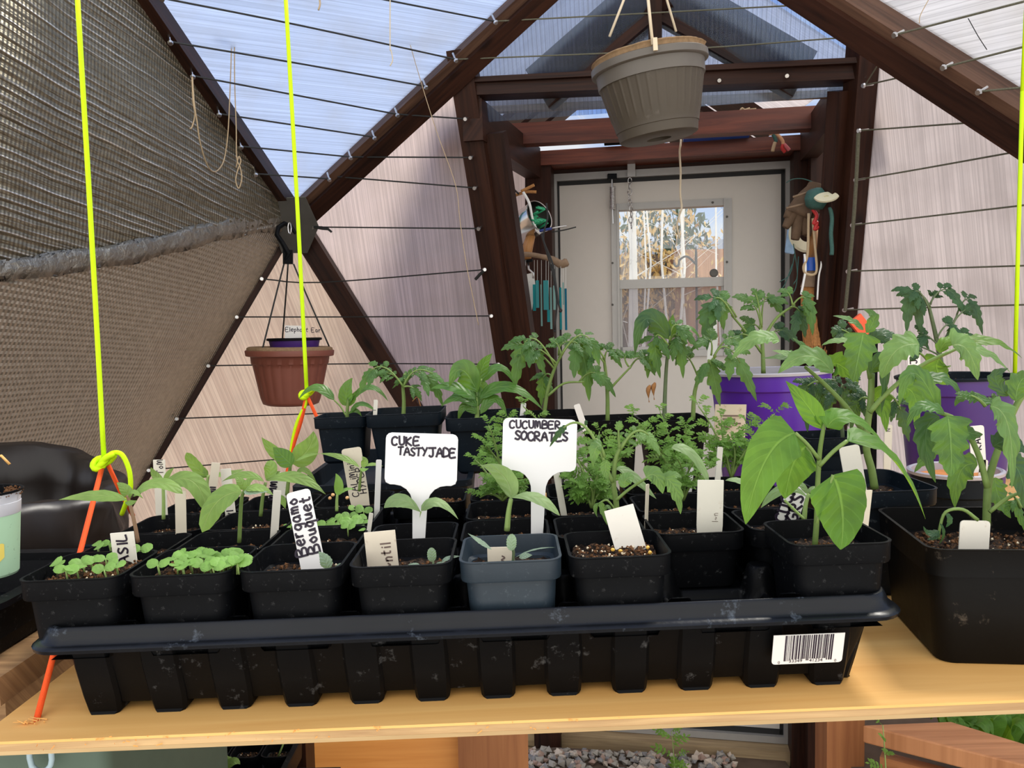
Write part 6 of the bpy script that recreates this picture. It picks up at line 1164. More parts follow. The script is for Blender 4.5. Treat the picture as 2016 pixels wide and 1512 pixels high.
# ================================================================== LEFT SIDE
pc = P(-30, 966, .53); lpm = Matrix.Translation(pc)
pl = thing('plant_pot', 'grey-rimmed pale green printed paper pot cut by the left edge', 'pot', pc+V((0, 0, -.058)))
Rp = .0222; mb = MB(lpm); mb.lathe([(.002, -.0575), (.0165, -.0575), (.0172, -.056)], 40, cap0=True); mb.lathe([(.0172, -.056), (.0200, -.016)], 40); mb.build('sleeve', MT.get('mint') or plain('mint', (.36, .55, .36), .6, 0, .1, 30, .2, .4, ((.06, .08, .05), .7), 160), pl, smooth=45)
mb = MB(lpm); mb.lathe([(.0200, -.016), (.0203, -.0155), (.0208, -.008), (.0204, -.0078), (.0213, -.001)], 40); mb.build('collar', plain('palegrey', (.55, .55, .58), .4, 0, .05, 30, .1, .5), pl, smooth=30)
mb = MB(lpm); mb.lathe([(.0213, -.0015), (.0228, -.0008), (.0228, .0004), (.0208, .0002), (.0202, -.006), (.002, -.010)], 40, cap1=True); mb.build('rim', MT['black'], pl, smooth=40)
mb = MB(lpm); rnd = random.Random(2)
for _ in range(160): a = rnd.uniform(-1.2, 1.2); r_ = rnd.uniform(.012, .0222); mb.rock((r_*math.cos(a), r_*math.sin(a), -.001+rnd.uniform(-.002, .001)), rnd.uniform(.0004, .0011), rnd)
mb.build('soil', MT['crumb'], pl)
mb = MB(lpm)
def cyl(a, z, o=.0004): r_ = .0172+(z+.056)/.040*.0028+o; return (r_*math.cos(a), r_*math.sin(a), z)
mb.grid(lambda s_, t_: V(cyl(-.92+.42*s_, -.0505+.012*t_*(1-(.15+s_*.7-.55)**2*3)+.007*s_)), 10, 6); mb.build('printed_patch', plain('beak', (.75, .60, .12), .6), pl, smooth=True)
# black bag behind
bc = P(-8, 905, .92); bag = thing('grow_bag', 'big crumpled glossy black grow bag at the left edge', 'bag', (bc.x-.05, bc.y+.02, 1.20))
plain('bagmat', (.014, .010, .008), .36, 0, .3, 12, .3, .35)
mb = MB(Matrix.Translation((bc.x-.06, bc.y+.03, 0)))
mb.lathe([(.14, 1.16), (.165, 1.20), (.178, 1.28), (.175, 1.345), (.168, 1.356), (.150, 1.352), (.145, 1.30), (.14, 1.22)], 96, rf=lambda a, i, z: 1+.035*math.sin(a*9+z*30)+.02*math.sin(a*17+i), cap0=True, cap1=True)
for i, p in enumerate(mb.v): p.z += -.26*max(0, (p.x-(bc.x-.06)))*(1 if p.z > 1.3 else .3)
mb.build('bag_wall', MT['bagmat'], bag, smooth=True)
mb = MB(Matrix.Translation((bc.x-.06, bc.y+.03, 0))); mb.lathe([(.135, 1.235), (.09, 1.240), (.04, 1.243), (.002, 1.24)], 30, rf=lambda a, i, z: 1+.02*math.sin(a*5+i), cap1=True); mb.build('soil', MT['soildark'], bag, smooth=True)
# black tray at left edge, wood beneath and dark bin
tq = SP(20, 1135, .045); 
def openbox(mb, cx, cy, hx, hy, z0, z1, t, lip): mb.loft([rr(hx-.012, hy-.012, .012, z0, cx, cy), rr(hx-t, hy-t, .012, z1-.004, cx, cy), rr(hx+lip, hy+lip, .014, z1-.004, cx, cy), rr(hx+lip, hy+lip, .014, z1, cx, cy), rr(hx-t, hy-t, .012, z1, cx, cy), rr(hx-t-.002, hy-t-.002, .011, z0+.012, cx, cy)])
lx = P(30, 1140, .50).x
mb = MB(); openbox(mb, lx-.16, .55, .150, .062, 1.293, 1.334, .004, .007); tag(mb.build('nursery_flat', MT['black'], smooth=35), 'black tray under the printed pot, cut by the left edge', 'tray')
wz = 1.292
for (n_, cy, sz, z, lab) in (('wooden_plank', .55, .16, wz-.010, 'weathered plank under the black tray at the left edge'), ('wooden_block', .55, .10, wz-.040, 'rough end-grain block under the plank at the left edge')):
    mb = MB(); mb.box((lx-.165+(.0 if sz > .12 else .08), cy, z), (.33 if sz > .12 else .14, sz*.9, .018 if sz > .12 else .036)); tag(mb.build(n_, MT['oldwood'], bev=.002), lab, 'board')
mb = MB(); openbox(mb, lx-.19, .76, .165, .14, 1.185, 1.262, .006, .004); tag(mb.build('storage_bin', MT['navy'], smooth=35), 'dark bin standing below the plank left of the shelf', 'bin')
mb = MB(); rnd = random.Random(7); o_ = P(3, 903, .8); mb.tube([o_+V((-.01, 0, 0)), o_+V((.0, 0, .003)), o_+V((.008, 0, -.006))], .0014, 6); tag(mb.build('twig', MT['plytop'], smooth=True), 'tiny pale curl on the rim of the black bag', 'twig')
# ================================================================== UNDER THE SHELF
def vbox(name, px0, px1, y, z0, z1, th, m, label, cat, bev=.003):
    a, b = P(px0, 1480, y).x, P(px1, 1480, y).x; mb = MB(); mb.box(((a+b)/2, y+th/2, (z0+z1)/2), (b-a, th, z1-z0)); return tag(mb.build(name, MT[m], bev=bev), label, cat)
plz = thing('planter_box', 'orange cedar raised bed below the middle of the shelf', 'planter', (P(740, 1480, 1.32).x, 1.34, 0))
a, b = P(575, 1480, 1.32).x, P(898, 1480, 1.32).x
for k in range(5):
    mb = MB(); mb.box(((a+b)/2, 1.335, .09+.17*k), (b-a+.06, .028, .166)); mb.build('side_board', MT['cedar'], plz, bev=.003)
for k in range(5):
    mb = MB(); mb.box((b+.016, 1.62, .09+.17*k), (.024, .55, .166)); mb.build('side_board', MT['cedar_dark'], plz, bev=.003)
mb = MB(); x_ = (P(902, 1480, 1.28).x+P(1040, 1480, 1.28).x)/2; mb.box((x_, 1.31, .44), (P(1040, 1480, 1.28).x-P(902, 1480, 1.28).x, .06, .88)); tag(mb.build('corner_post', MT['cedar_dark'], plz, bev=.004), 'reddish corner post')
mb = MB(); mb.box(((a+b)/2-.05, 1.62, .78), (b-a+.02, .52, .05)); mb.build('soil', MT['floorsoil'], plz)
vbox('wooden_brace', 538, 602, 1.16, .80, .905, .05, 'stained', 'dark brown wooden brace end between the low tray and the cedar board', 'board')
bz_ = thing('planter_box', 'cedar raised bed with a wide top rail at the lower right', 'planter', (P(1700, 1480, 1.5).x, 1.5, 0))
ZR = .76; Q = [PZ(1698, 1427, ZR), PZ(2090, 1524, ZR), PZ(2110, 1492, ZR), PZ(1872, 1420, ZR)]
mb = MB(); mb.hexa([q-V((0, 0, .034)) for q in Q]+Q, [((q-Q[0]).dot((Q[1]-Q[0]).normalized()), (q-Q[0]).dot(V((0, 1, 0)))) for q in Q]*2); mb.build('top_rail', MT['cedar_rail'], bz_, bev=.003)
d = (Q[1]-Q[0]).normalized(); n_ = V((d.y, -d.x, 0)); n_ = n_ if n_.y < 0 else -n_
for k in range(4):
    mb = MB(); a_ = Q[0]-n_*.012+d*.03; b_ = Q[1]-n_*.012; mb.beam(V((a_.x, a_.y, .08+.18*k)), V((b_.x, b_.y, .08+.18*k)), .024, .176, V((0, 0, 1))); mb.build('side_board', MT['cedar_dark'], bz_, bev=.003)
mb = MB(); x0_, x1_ = P(1628, 1470, 1.5).x, P(1702, 1470, 1.5).x; mb.box(((x0_+x1_)/2, 1.53, .385), (x1_-x0_, .06, .77)); mb.build('corner_post', MT['cedar_dark'], bz_, bev=.004)
mb = MB(); m_ = (Q[2]+Q[3])/2; mb.grid(lambda s_, t_: V((Q[3].x-.15+.9*s_, Q[2].y-.02+.62*t_+(1-s_)*.12, .63)), 8, 8); mb.build('soil', MT['floorsoil'], bz_)
# leafy crop in the bed
rnd = random.Random(12)
for i in range(7):
    c = PZ(1885+26*i, 1432+rnd.uniform(-12, 22), .72); c.z = .70; root = thing('leafy_crop', 'low leafy green plant in the bed behind the wide rail, ' + ('leftmost', 'second', 'third', 'middle', 'fifth', 'sixth', 'rightmost')[i]+' of seven', 'plant', (c.x, c.y, .63), 'leafy crop in the right bed')
    mb = MB()
    for k in range(9):
        a = rnd.uniform(0, 6.28); l = rnd.uniform(.04, .075); dd = V((math.cos(a), math.sin(a), .25)); leafgeo(mb, bez(V((c.x, c.y, .66)), c+dd*l*.6+V((0, 0, .04)), c+dd*l+V((0, 0, .02)), 12), l*.36, V((0, -.4, 1)), 'ovate', .2)
    mb.build('foliage', MT['leaf_pepper'], root, smooth=True)
def weed(px, py0, py1, Y, lab, n, sz, seed, m='leaf_marigold'):
    rnd = random.Random(seed); a, b = P(px, py0, Y), P(px, py1, Y); base = V((a.x, Y, max(.0, a.z-.35))) ; root = thing('weed', lab, 'weed', base); mb, ms = MB(), MB(); q = bez(base, base.lerp(b, .5)+V((.01, 0, 0)), b, 16); ms.tube(q, [.003*(1-.045*i) for i in range(17)], 6)
    for i in range(4, 17):
        for sg in range(n):
            t_ = rnd.uniform(0, 6.28); dd = V((math.cos(t_), math.sin(t_)*.7, .5)).normalized(); s_ = sz*rnd.uniform(.7, 1.1)*(1.1-.03*i); p = q[i]; fern(mb, p, p+dd*s_*.55+V((0, 0, .06*s_)), p+dd*s_, V((0, -.6, .8)), s_*.36, rnd, 4)
    mb.build('foliage', MT[m], root, smooth=True); ms.build('stem', MT['stempale'], root, smooth=True)
weed(1322, 1530, 1440, 2.1, 'bright green feathery weed standing by the gravel below the shelf', 2, .075, 5)
weed(1738, 1520, 1428, 1.36, 'feathery green weed tip in front of the lower right bed', 1, .055, 6)
# gravel heap
rnd = random.Random(14); mb = MB()
def gz(x, y): return .035+.055*max(0, 1-abs(x-.12)/.42)*(1-abs((y-2.45)/.5))
for i in range(1500):
    x, y = rnd.uniform(-.10, .72), rnd.uniform(2.0, 2.62); z_ = gz(x, y); mb.cm = rnd.choice((0, 1, 2, 3, 3)); mb.rock((x, y, z_+rnd.uniform(-.006, .006)), rnd.uniform(.008, .019), rnd, .8)
for nme, cc in (('peb1', (.36, .24, .18)), ('peb2', (.22, .21, .20)), ('peb3', (.52, .43, .34)), ('peb4', (.32, .29, .24))): plain(nme, cc, .8, 0, .3, 60, .4)
gv = mb.build('gravel', [MT['peb1'], MT['peb2'], MT['peb3'], MT['peb4']]); tag(gv, 'mixed pink and grey gravel heaped in front of the door timber', 'gravel', kind='stuff')
mb = MB(); mb.grid(lambda a, b: V((-.2+1.1*a, 1.95+.70*b, gz(-.2+1.1*a, 1.95+.70*b)-.012)), 30, 20); q = struct(mb.build('floor', MT['floorsoil'], smooth=True), 'soil mound under the gravel')
# low tray of seedlings and green tub at lower left
x0_, x1_ = P(228, 1490, .95).x, P(550, 1490, .95).x
low = thing('nursery_flat', 'low black tray of young seedlings under the left of the shelf', 'tray', ((x0_+x1_)/2, .94, .90)); mb = MB(); openbox(mb, (x0_+x1_)/2, .95, (x1_-x0_)/2, .13, .90, .955, .003, .004); mb.build('tray_body', MT['black'], low, smooth=35)
mb = MB(); mb.box(((x0_+x1_)/2, .95, .45), (x1_-x0_+.1, .22, .90)); tag(mb.build('storage_crate', MT['navy'], bev=.01), 'dark crate holding up the low seedling tray', 'crate')
A4 = (x1_-x0_)/10.2
proto = None
for c in range(5):
    for r_ in range(3):
        M = Matrix.Translation((x0_+A4*1.02*(2*c+1), .86+.075*r_, .904)); root = thing('nursery_pot', 'small %s pot, low tray under the shelf, %s column, %s row' % ('planted' if (c+r_) % 2 == 0 else 'bare', ('leftmost', 'second', 'middle', 'fourth', 'rightmost')[c], ('nearest', 'middle', 'farthest')[r_]), 'pot', M.translation, 'small pots in the low tray'); sqpot(root, M, A4*.96, A4*.8, .050, .012, 'black', .012, c*3+r_, 'soildark', crumbs=10)
        if (c+r_) % 2 == 0:
            mb, ms = MB(), MB(); rnd = random.Random(c*5+r_); cc = M.translation+V((0, 0, .04)); top = cc+V((rnd.uniform(-.01, .01), 0, rnd.uniform(.02, .035))); ms.tube([cc, top], .0012, 6); ms.build('stem', MT['stempale'], root)
            for k in range(4):
                a = k*1.57+rnd.uniform(-.4, .4); dd = V((math.cos(a), math.sin(a)*.6, .3)); l = rnd.uniform(.016, .026); leafgeo(mb, bez(top, top+dd*l*.6+V((0, 0, .006)), top+dd*l, 8), l*.3, V((0, -.5, .8)), 'ovate', .15)
            mb.build('foliage', MT['leaf_zinnia'], root, smooth=True)
sq = thing('potted_squash', 'broad green leaves beside the green tub under the shelf', 'potted plant', P(225, 1510, .82)+V((0, 0, -.05)))
for b_, m_, t_, w_ in (((262, 1490), (235, 1492), (212, 1530), 50), ((300, 1505), (280, 1486), (262, 1484), 26), ((300, 1505), (325, 1500), (345, 1520), 26), ((300, 1500), (310, 1488), (318, 1478), 18)): leaf(sq, b_, m_, t_, w_, .82, 'ovate', 'leaf_pepper')
tubeP(sq, [(250, 1485), (285, 1500), (305, 1512), (310, 1560)], .0016, 'stempale', .82); mb = MB(); mb.lathe([(.02, .92), (.03, .97), (.033, .97), (.027, .96), (.002, .96)], 24, c=(P(300, 1550, .82).x, .82, 0), cap0=True, cap1=True); mb.build('pot', MT['black'], sq, smooth=35)
gt = thing('plastic_tub', 'dark green tub with a pale blue handle under the left of the shelf', 'tub', (P(60, 1490, .64).x, .76, .88)); tr_ = P(214, 1490, .62).x; mb = MB(); openbox(mb, tr_-.16, .76, .16, .14, .88, 1.183, .004, .0); mb.build('tub_wall', MT['greentub'], gt, smooth=35)
mb = MB(); hc = P(80, 1491, .612); mb.tube([hc+V((-.0085, 0, .015)), hc+V((-.0088, 0, 0))]+[hc+V((.0088*math.cos(a), 0, -.0095*math.sin(a)-.002)) for a in (PI, 2.6, 2.1, 1.57, 1.0, .5, 0)][1:]+[hc+V((.0085, 0, .015))], .0022, 8); mb.build('handle', MT['palehook'], gt, smooth=True)
# ================================================================== THINGS HUNG ON THE POSTS
def tubeobj(name, pts, Y, r, m, label, cat, seg=4, n=6):
    q = [px3(p, Y) for p in pts]; mb = MB(); mb.tube(poly(q, seg) if len(q) > 2 else q, r, n); return tag(mb.build(name, MT[m], smooth=True), label, cat)
YP = 2.42
# tin can
a_, b_ = P(1008, 462, YP+.03), P(1062, 425, YP-.06); ax = (b_-a_).normalized(); can = thing('tin_can', 'shiny tin can tied sideways to the left post, green ties inside', 'can', a_)
R3 = ax.to_track_quat('Z', 'Y').to_matrix(); L = (b_-a_).length; mb = MB(); mb.lathe([(.002, 0), (.046, 0), (.048, .003), (.0475, L-.004), (.050, L-.002), (.050, L), (.0465, L), (.0455, .006), (.002, .006)], 40, c=a_, M=R3, cap1=True); mb.build('can_body', MT['tin'], can, smooth=40)
rnd = random.Random(4); mb = MB()
for _ in range(9): p = b_+R3 @ V((rnd.uniform(-.03, .02), rnd.uniform(-.03, .03), -.03)); mb.tube([p, p+R3 @ V((rnd.uniform(-.01, .01), 0, .04)), p+R3 @ V((rnd.uniform(-.02, .02), .01, .025))], .004, 6)
mb.build('plant_ties', MT['green'], can, smooth=True)
tubeobj('bent_wire', [(1030, 378), (1042, 400), (1048, 430), (1056, 452), (1064, 460)], YP-.08, .004, 'white', 'white bent wire running down over the tin can', 'wire')
tubeobj('cable_tie', [(1062, 455), (1075, 452), (1086, 450)], YP-.10, .004, 'bluedark', 'dark blue tie sticking out below the tin can', 'tie'); tubeobj('wire', [(1084, 450), (1105, 446), (1116, 445)], YP-.10, .0022, 'steel', 'thin bright wire end pointing right from the blue tie', 'wire'); tubeobj('wire', [(1086, 457), (1110, 453), (1134, 447)], YP-.10, .0018, 'wirecoat', 'thin dark wire end pointing right below the bright one', 'wire')
tubeobj('twig', [(1010, 386), (1035, 378), (1056, 378)], YP-.04, .0045, 'straw', 'lower of two crossed split sticks above the tin can', 'stick'); tubeobj('twig', [(1026, 377), (1040, 370), (1052, 364)], YP-.05, .0045, 'straw', 'upper of two crossed split sticks above the tin can', 'stick')
tubeobj('teal_string', [(996, 358), (1000, 372), (998, 388), (1004, 402), (1010, 415), (1004, 430), (1008, 445), (1010, 425), (1013, 410)], YP-.06, .0042, 'teal', 'bright teal cord tangled on the left leaning post', 'cord'); tubeobj('teal_string', [(998, 358), (1006, 366), (1014, 375), (1022, 382)], YP-.05, .0028, 'wirecoat', 'dark cord knotted beside the teal cord', 'cord')
# small saw with wooden handle
kn_ = thing('garden_knife', 'speckled tapering blade with an orange wooden handle on the left post', 'tool', P(1040, 520, YP)); a_, b_ = P(1046, 462, YP-.04), P(1037, 512, YP-.05)
mb = MB(); mb.tube([a_, a_.lerp(b_, .5)+V((-.004, 0, 0)), b_], [.013, .016, .013], 10); mb.build('handle', MT['handle'], kn_, smooth=True); mb = MB(); mb.tube([b_, P(1038, 517, YP-.05)], .018, 10); mb.build('collar', MT['black'], kn_, smooth=True)
mb = MB(); mb.extr([(.0, 0), (.030, .006), (.034, -.03), (.024, -.10), (.014, -.135), (.008, -.13), (.002, -.06)], P(1031, 541, YP-.05), V((1, 0, 0)), V((0, 0, 1)), V((0, 1, 0)), .004); mb.build('blade', plain('speckle', (.62, .60, .56), .5, .2, .1, 30, .2, .5, ((.08, .07, .06), .8), 60), kn_)
mb = MB(); mb.tube([P(1040, 518, YP-.05), P(1041, 530, YP-.05), P(1050, 538, YP-.05), P(1050, 548, YP-.05)], .003, 6); mb.build('neck', MT['steel'], kn_, smooth=True)
# driftwood chime
YC = 2.30; ch = thing('wind_chime', 'driftwood wind chime with hanging teal glass strips on the left post', 'wind chime', P(1065, 510, YC)); mb = MB(); mb.tube(poly([P(1011, 503, YC+.03), P(1040, 501, YC), P(1066, 505, YC), P(1088, 511, YC), P(1104, 520, YC), P(1118, 515, YC)], 4), [.009, .008, .008, .008, .0075, .007, .007, .007, .007, .008, .008, .009, .010, .010, .011, .012, .012, .012, .012, .013, .009], 8); mb.build('branch', MT['bark'], ch, smooth=True)
rnd = random.Random(2)
for i, (x, y0_, y1_, w_, m) in enumerate(((1020, 560, 600, .006, 'glass_deep'), (1027, 565, 632, .011, 'glass_pale'), (1035, 600, 640, .009, 'glass_pale'), (1052, 560, 612, .008, 'glass_teal'), (1058, 552, 606, .009, 'glass_teal'), (1066, 560, 642, .004, 'glass_pale'), (1075, 552, 610, .015, 'glass_teal'), (1080, 610, 634, .008, 'glass_teal'), (1085, 566, 648, .006, 'glass_pale'), (1092, 562, 610, .008, 'glass_pale'), (1104, 566, 649, .005, 'glass_teal'), (1109, 556, 600, .004, 'glass_pale'), (1114, 568, 650, .006, 'glass_deep'))):
    dy = rnd.uniform(-.04, .04); a_, b_ = P(x, y0_, YC+dy), P(x, y1_, YC+dy); mb = MB(); mb.box((a_+b_)/2, (w_, .003, (a_-b_).length), Matrix.Rotation(rnd.uniform(-.5, .5), 3, 'Z')); g_ = mb.build('glass_strip', MT[m], ch)
    mb = MB(); mb.tube([a_, P(x, 512, YC)], .0005, 4); mb.build('thread', MT['white'], g_)
tubeobj('dark_string', [(1066, 460), (1072, 480), (1088, 520), (1094, 560), (1100, 600), (1106, 612)], 2.2, .0028, 'wirecoat', 'black cord with a toggle hanging over the glass chime', 'cord'); tubeobj('dark_string', [(1076, 400), (1078, 430), (1070, 470), (1086, 530), (1096, 590), (1092, 650)], 2.22, .0024, 'wirecoat', 'longer black cord hanging beside the door frame', 'cord')
mb = MB(); mb.rock(P(1104, 612, 2.2), .010, random.Random(1)); tag(mb.build('cord_toggle', MT['wirecoat'], smooth=True, sub=1), 'small black toggle on the cord over the chime', 'toggle'); mb = MB(); mb.rock(P(1092, 652, 2.22), .009, random.Random(3)); tag(mb.build('cord_toggle', MT['wirecoat'], smooth=True, sub=1), 'small black toggle at the end of the longer cord', 'toggle')
# right post: gloves, spool, ring, broom
YG = 2.0
gl_o = thing('work_glove', 'worn brown work gloves hanging fingers down on the right post', 'gloves', P(1590, 440, YG))
def skinlimb(mb, pts, rs): mb.tube(poly([px3(p, YG) for p in pts], 4), [rs[0]+(rs[1]-rs[0])*i/(4*(len(pts)-1)) for i in range(4*(len(pts)-1)+1)], 10)
mb = MB()
for pts, rs in (([(1606, 362), (1600, 378), (1582, 400), (1570, 425)], (.018, .032)), ([(1575, 400), (1562, 420), (1552, 438), (1546, 448)], (.018, .009)), ([(1575, 415), (1570, 440), (1567, 462), (1565, 472)], (.016, .010)), ([(1584, 410), (1584, 440), (1586, 462)], (.016, .010)), ([(1566, 408), (1556, 418), (1550, 430)], (.016, .011))): skinlimb(mb, pts, rs)
mb.build('glove_left', MT['gloves'], gl_o, smooth=True); mb = MB(); YG += .03
for pts, rs in (([(1612, 366), (1604, 390), (1596, 420)], (.020, .030)), ([(1598, 412), (1594, 440), (1590, 465)], (.016, .010)), ([(1590, 405), (1580, 430), (1576, 455)], (.016, .011))): skinlimb(mb, pts, rs)
mb.build('glove_right', MT['gloves'], gl_o, smooth=True)
a_, b_ = P(1596, 392, 1.95), P(1636, 390, 1.90); sx = (b_-a_).normalized(); SR = sx.to_track_quat('Z', 'Y').to_matrix(); sp2 = thing('string_spool', 'spool of dark green string with a pale disc end on the right post', 'spool', a_)
mb = MB(); mb.lathe([(.002, 0), (.024, .002), (.026, .02), (.025, .035), (.012, .05)], 28, c=a_, M=SR, cap0=True, cap1=True, rf=lambda a, i, z: 1+.03*math.sin(a*20+z*800)); mb.build('wound_string', plain('dkgreen', (.04, .12, .10), .7, 0, .4, 300, .8), sp2, smooth=True)
dc = P(1627, 390, 1.89); DR = V((-.35, -.75, .85)).normalized().to_track_quat('Z', 'Y').to_matrix(); mb = MB(); mb.lathe([(.002, 0), (.027, 0), (.028, .002), (.027, .005), (.006, .006), (.005, .002), (.002, .002)], 32, c=dc, M=DR, cap0=True, cap1=True, rf=lambda a, i, z: 1-.35*abs(math.sin(a))); mb.build('end_disc', MT['palecream'], sp2, smooth=40)
for i, (p0_, p1_, lb) in enumerate((((1561, 388), (1592, 378), 'upper straight stick poking left from the string spool'), ((1548, 410), (1582, 402), 'lower straight stick poking left from the string spool'), ((1622, 384), (1641, 381), 'short stick poking right from the string spool'))): tubeobj('twig', [p0_, p1_], 1.95, .0028, 'bark', lb, 'stick')
mb = MB(); rc = P(1586, 462, 2.08); mb.lathe([(.020, 0), (.043, .0), (.048, .004), (.043, .008), (.020, .006), (.020, 0)], 36, c=rc, M=V((.1, -1, .1)).normalized().to_track_quat('Z', 'Y').to_matrix()); tag(mb.build('plastic_ring', MT['palecream'], smooth=40), 'pale yellow ring hanging behind the brown gloves', 'ring')
mb = MB(); cq = P(1554, 455, 2.12); mb.hexa([cq+V(p) for p in ((-.010, 0, -.058), (.014, 0, -.062), (.016, .012, -.06), (-.010, .012, -.056), (-.002, 0, .01), (.010, 0, .012), (.010, .012, .012), (-.002, .012, .01))]); tag(mb.build('cloth_rag', plain('bluewhite', (.30, .45, .68), .8, 0, .6, 30, .4), bev=.004), 'blue and white rag hanging at the door edge', 'rag')
tubeobj('red_cord', [(1600, 412), (1608, 425), (1602, 440), (1610, 438), (1604, 452), (1614, 445)], 1.95, .0045, 'red', 'red and white cord bunched under the string spool', 'cord'); tubeobj('green_rope', [(1634, 408), (1638, 430), (1636, 460), (1638, 490), (1637, 502)], 1.90, .0048, 'dkgreen', 'short dark green rope end hanging on the right post', 'rope')
tubeobj('white_cord', [(1592, 420), (1590, 500), (1582, 525), (1586, 538), (1600, 541), (1608, 530), (1604, 480), (1600, 430)], 1.96, .0032, 'twine', 'tan cord loop hanging around the blue broom band', 'cord'); tubeobj('white_cord', [(1614, 420), (1618, 480), (1617, 520), (1612, 545), (1609, 590)], 1.96, .0022, 'white', 'thin white cord hanging right of the broom', 'cord'); tubeobj('white_cord', [(1584, 500), (1586, 530), (1582, 555), (1577, 580)], 1.96, .0028, 'white', 'wavy pale cord hanging left of the broom', 'cord')
for i, q in enumerate((((1548, 360), (1560, 353), (1580, 352), (1600, 358)), ((1565, 500), (1555, 540), (1535, 555)), ((1560, 520), (1545, 560), (1532, 575)), ((1572, 505), (1568, 560), (1560, 580)), ((1562, 480), (1570, 540), (1562, 560)))): tubeobj('teal_string', q, 2.04, .0012, 'dkgreen', ('fine dark green string arching over the gloves', 'first frayed green string by the door edge', 'lowest frayed green string by the door edge', 'frayed green string closest to the broom', 'frayed green string behind the rag')[i], 'string')
br = thing('hand_broom', 'straw broom with a blue band and brown handle on the right post', 'broom', P(1600, 660, 2.16)); YB_ = 2.03
mb = MB(); mb.tube([P(1602, 440, YB_), P(1600, 508, YB_)], [.010, .016], 12); mb.build('handle', MT['handle'], br, smooth=True); mb = MB(); mb.tube([P(1599, 508, YB_), P(1598, 534, YB_)], .0215, 14); tag(mb.build('band', MT['bluepl'], br, smooth=40), 'blue band')
mb = MB(); mb.tube([P(1597, 534, YB_), P(1597, 553, YB_), P(1596, 566, YB_)], [.018, .022, .026], 14); mb.build('wrapping', MT['bark'], br, smooth=40)
mb = MB(); rnd = random.Random(6); mb.loft([[P(1597, 560, YB_)+V((.024*math.cos(a), .016*math.sin(a), 0)) for a in [k*.5236 for k in range(12)]], [P(1604, 620, YB_)+V((.030*math.cos(a), .02*math.sin(a), 0)) for a in [k*.5236 for k in range(12)]], [P(1606, 680, YB_)+V((.028*math.cos(a), .02*math.sin(a), 0)) for a in [k*.5236 for k in range(12)]]])
for _ in range(420):
    a = rnd.uniform(0, 6.28); s_ = P(1597, 562, YB_)+V((.022*math.cos(a), .015*math.sin(a), 0)); f = rnd.uniform(.4, .85); m_ = P(1604, 620, YB_)+V((.040*f*math.cos(a), .026*f*math.sin(a), 0)); e = P(1606, rnd.uniform(670, 715), YB_)+V((.030*f*math.cos(a), .024*f*math.sin(a), 0)); mb.tube(bez(s_, m_, e, 4), .0009, 4, False)
mb.build('bristles', MT['straw'], br)
mb = MB(); q = [P(1682, 626, 1.03), P(1693, 630, 1.03), P(1708, 648, 1.03), P(1722, 676, 1.03)]; mb.beam(q[0], q[3], .006, .018, V((.3, 0, 1)).normalized()); ot = thing('pruner', 'orange-red tool handle poking up behind the tomato plants at the right', 'tool', q[0]); mb.build('handle', MT['orangered'], ot, smooth=True); mb = MB(); mb.tube([q[3], q[3]+V((.0, .0, -(q[3].z-1.288-.009)))], .004, 8); mb.build('shaft', MT['black'], ot)
# door spring and chain
zz = lambda px, py, off=.03: DM @ V((dpx(px, py, off)[0], -off, dpx(px, py, off)[1]))
spg = thing('door_spring', 'small zinc spring hanging at the upper left of the door', 'spring', zz(1206, 345)); mb = MB(); a_, b_ = zz(1206, 368), zz(1206, 412); mb.tube([a_.lerp(b_, i/120)+V((.009*math.cos(i*.9), .009*math.sin(i*.9), 0)) for i in range(121)], .0022, 5); mb.build('coil', MT['steel'], spg, smooth=True)
mb = MB(); mb.box(zz(1205, 348), (.030, .02, .018)); mb.build('mount', MT['black'], spg, bev=.004); mb = MB(); mb.tube([zz(1205, 352), zz(1205, 368)], .003, 6); mb.tube([zz(1206, 412), zz(1207, 440)], .0025, 6); mb.build('hook', MT['steel'], spg)
chn = thing('door_chain', 'short steel chain hanging from a bracket above the door window', 'chain', zz(1243, 330)); mb = MB(); mb.beam(zz(1243, 322), zz(1243, 348), .026, .006, DN); mb.build('bracket', MT['alu'], chn)
for i in range(9):
    c_ = zz(1240-(i % 2)*1+(3 if i > 4 else 0), 356+i*11); mb = MB(); R_ = Matrix.Rotation(.3+i*1.3, 3, 'Z'); mb.tube([c_+R_ @ V((.007*math.cos(k*.7), 0, .011*math.sin(k*.7))) for k in range(10)], .0018, 5); mb.build('link', MT['steel'], chn, smooth=True)
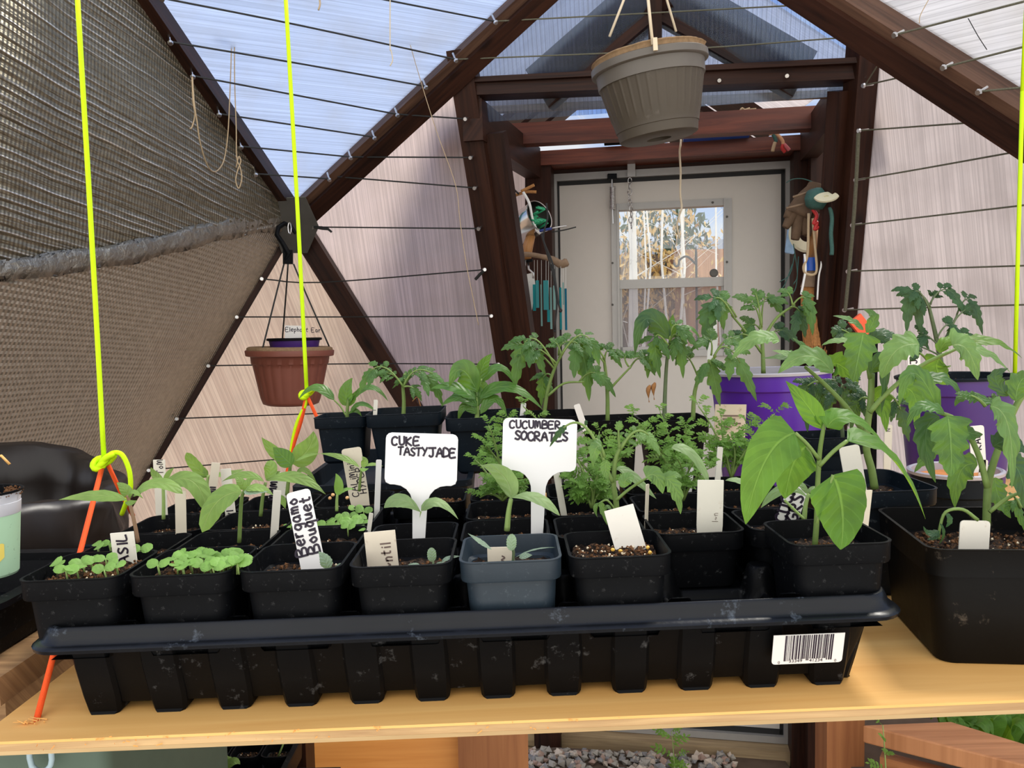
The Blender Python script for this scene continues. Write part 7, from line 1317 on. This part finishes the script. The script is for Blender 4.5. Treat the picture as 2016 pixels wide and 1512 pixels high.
tubeobj('pull_cord', [(1341, 270, 2.61), (1340, 284, 2.48), (1338, 300, 2.48), (1340, 340), (1339, 380), (1342, 408), (1337, 425), (1333, 445), (1338, 470)], 2.48, .0034, 'creamcord', 'cream cord hanging from the lintel in front of the door window', 'cord')
# things lying on the lintel and tie beam
zl = lintel.location.z
def ontop(px0, px1, Y0, Y1, dz): return P(px0, 280, Y0), P(px1, 270, Y1)
a_ = P(1190, 281, 2.64); b_ = P(1240, 278, 2.62); mb = MB(); mb.tube([a_, b_], .010, 10); tag(mb.build('black_tube', MT['black'], smooth=40), 'short black tube lying on the lintel behind the hanging pot', 'tube')
a_ = P(1345, 272, 2.60); b_ = P(1475, 263, 2.56); mb = MB(); mb.beam(a_, b_, .06, .020, V((0, 0, 1))); tag(mb.build('blue_package', MT['bluepl'], bev=.004), 'flat bright blue package lying on the lintel', 'package')
rb = thing('rope_bundle', 'bundle of frayed cord ends drooping over the lintel', 'rope', P(1530, 262, 2.5))
for i, (q, m) in enumerate(((((1500, 262), (1518, 262), (1526, 272), (1528, 280)), 'dkgreen'), (((1515, 264), (1528, 264), (1540, 276), (1542, 285)), 'peach'), (((1526, 280), (1523, 290), (1521, 298)), 'twine'), (((1542, 284), (1540, 292), (1546, 300)), 'red'), (((1543, 284), (1549, 290), (1554, 296)), 'pink'), (((1480, 258), (1510, 260), (1560, 256)), 'dkgreen'))):
    if m == 'peach': plain('peach', (.75, .40, .22), .8)
    if m == 'pink': plain('pink', (.70, .18, .20), .8)
    mb = MB(); mb.tube(poly([P(*p, 2.48) for p in q], 4), .0055, 7); mb.build('strand', MT[m], rb, smooth=True)
mb = MB(); rnd = random.Random(8); c_ = P(1474, 222, 2.36)
for _ in range(5): mb.tube(poly([c_+V((rnd.uniform(-.026, .026), rnd.uniform(-.01, .01), rnd.uniform(-.006, .012))) for _ in range(5)], 4), .0035, 6)
tag(mb.build('twine_bundle', MT['twine'], smooth=True), 'small tangle of pale twine lying on the tie beam', 'twine')
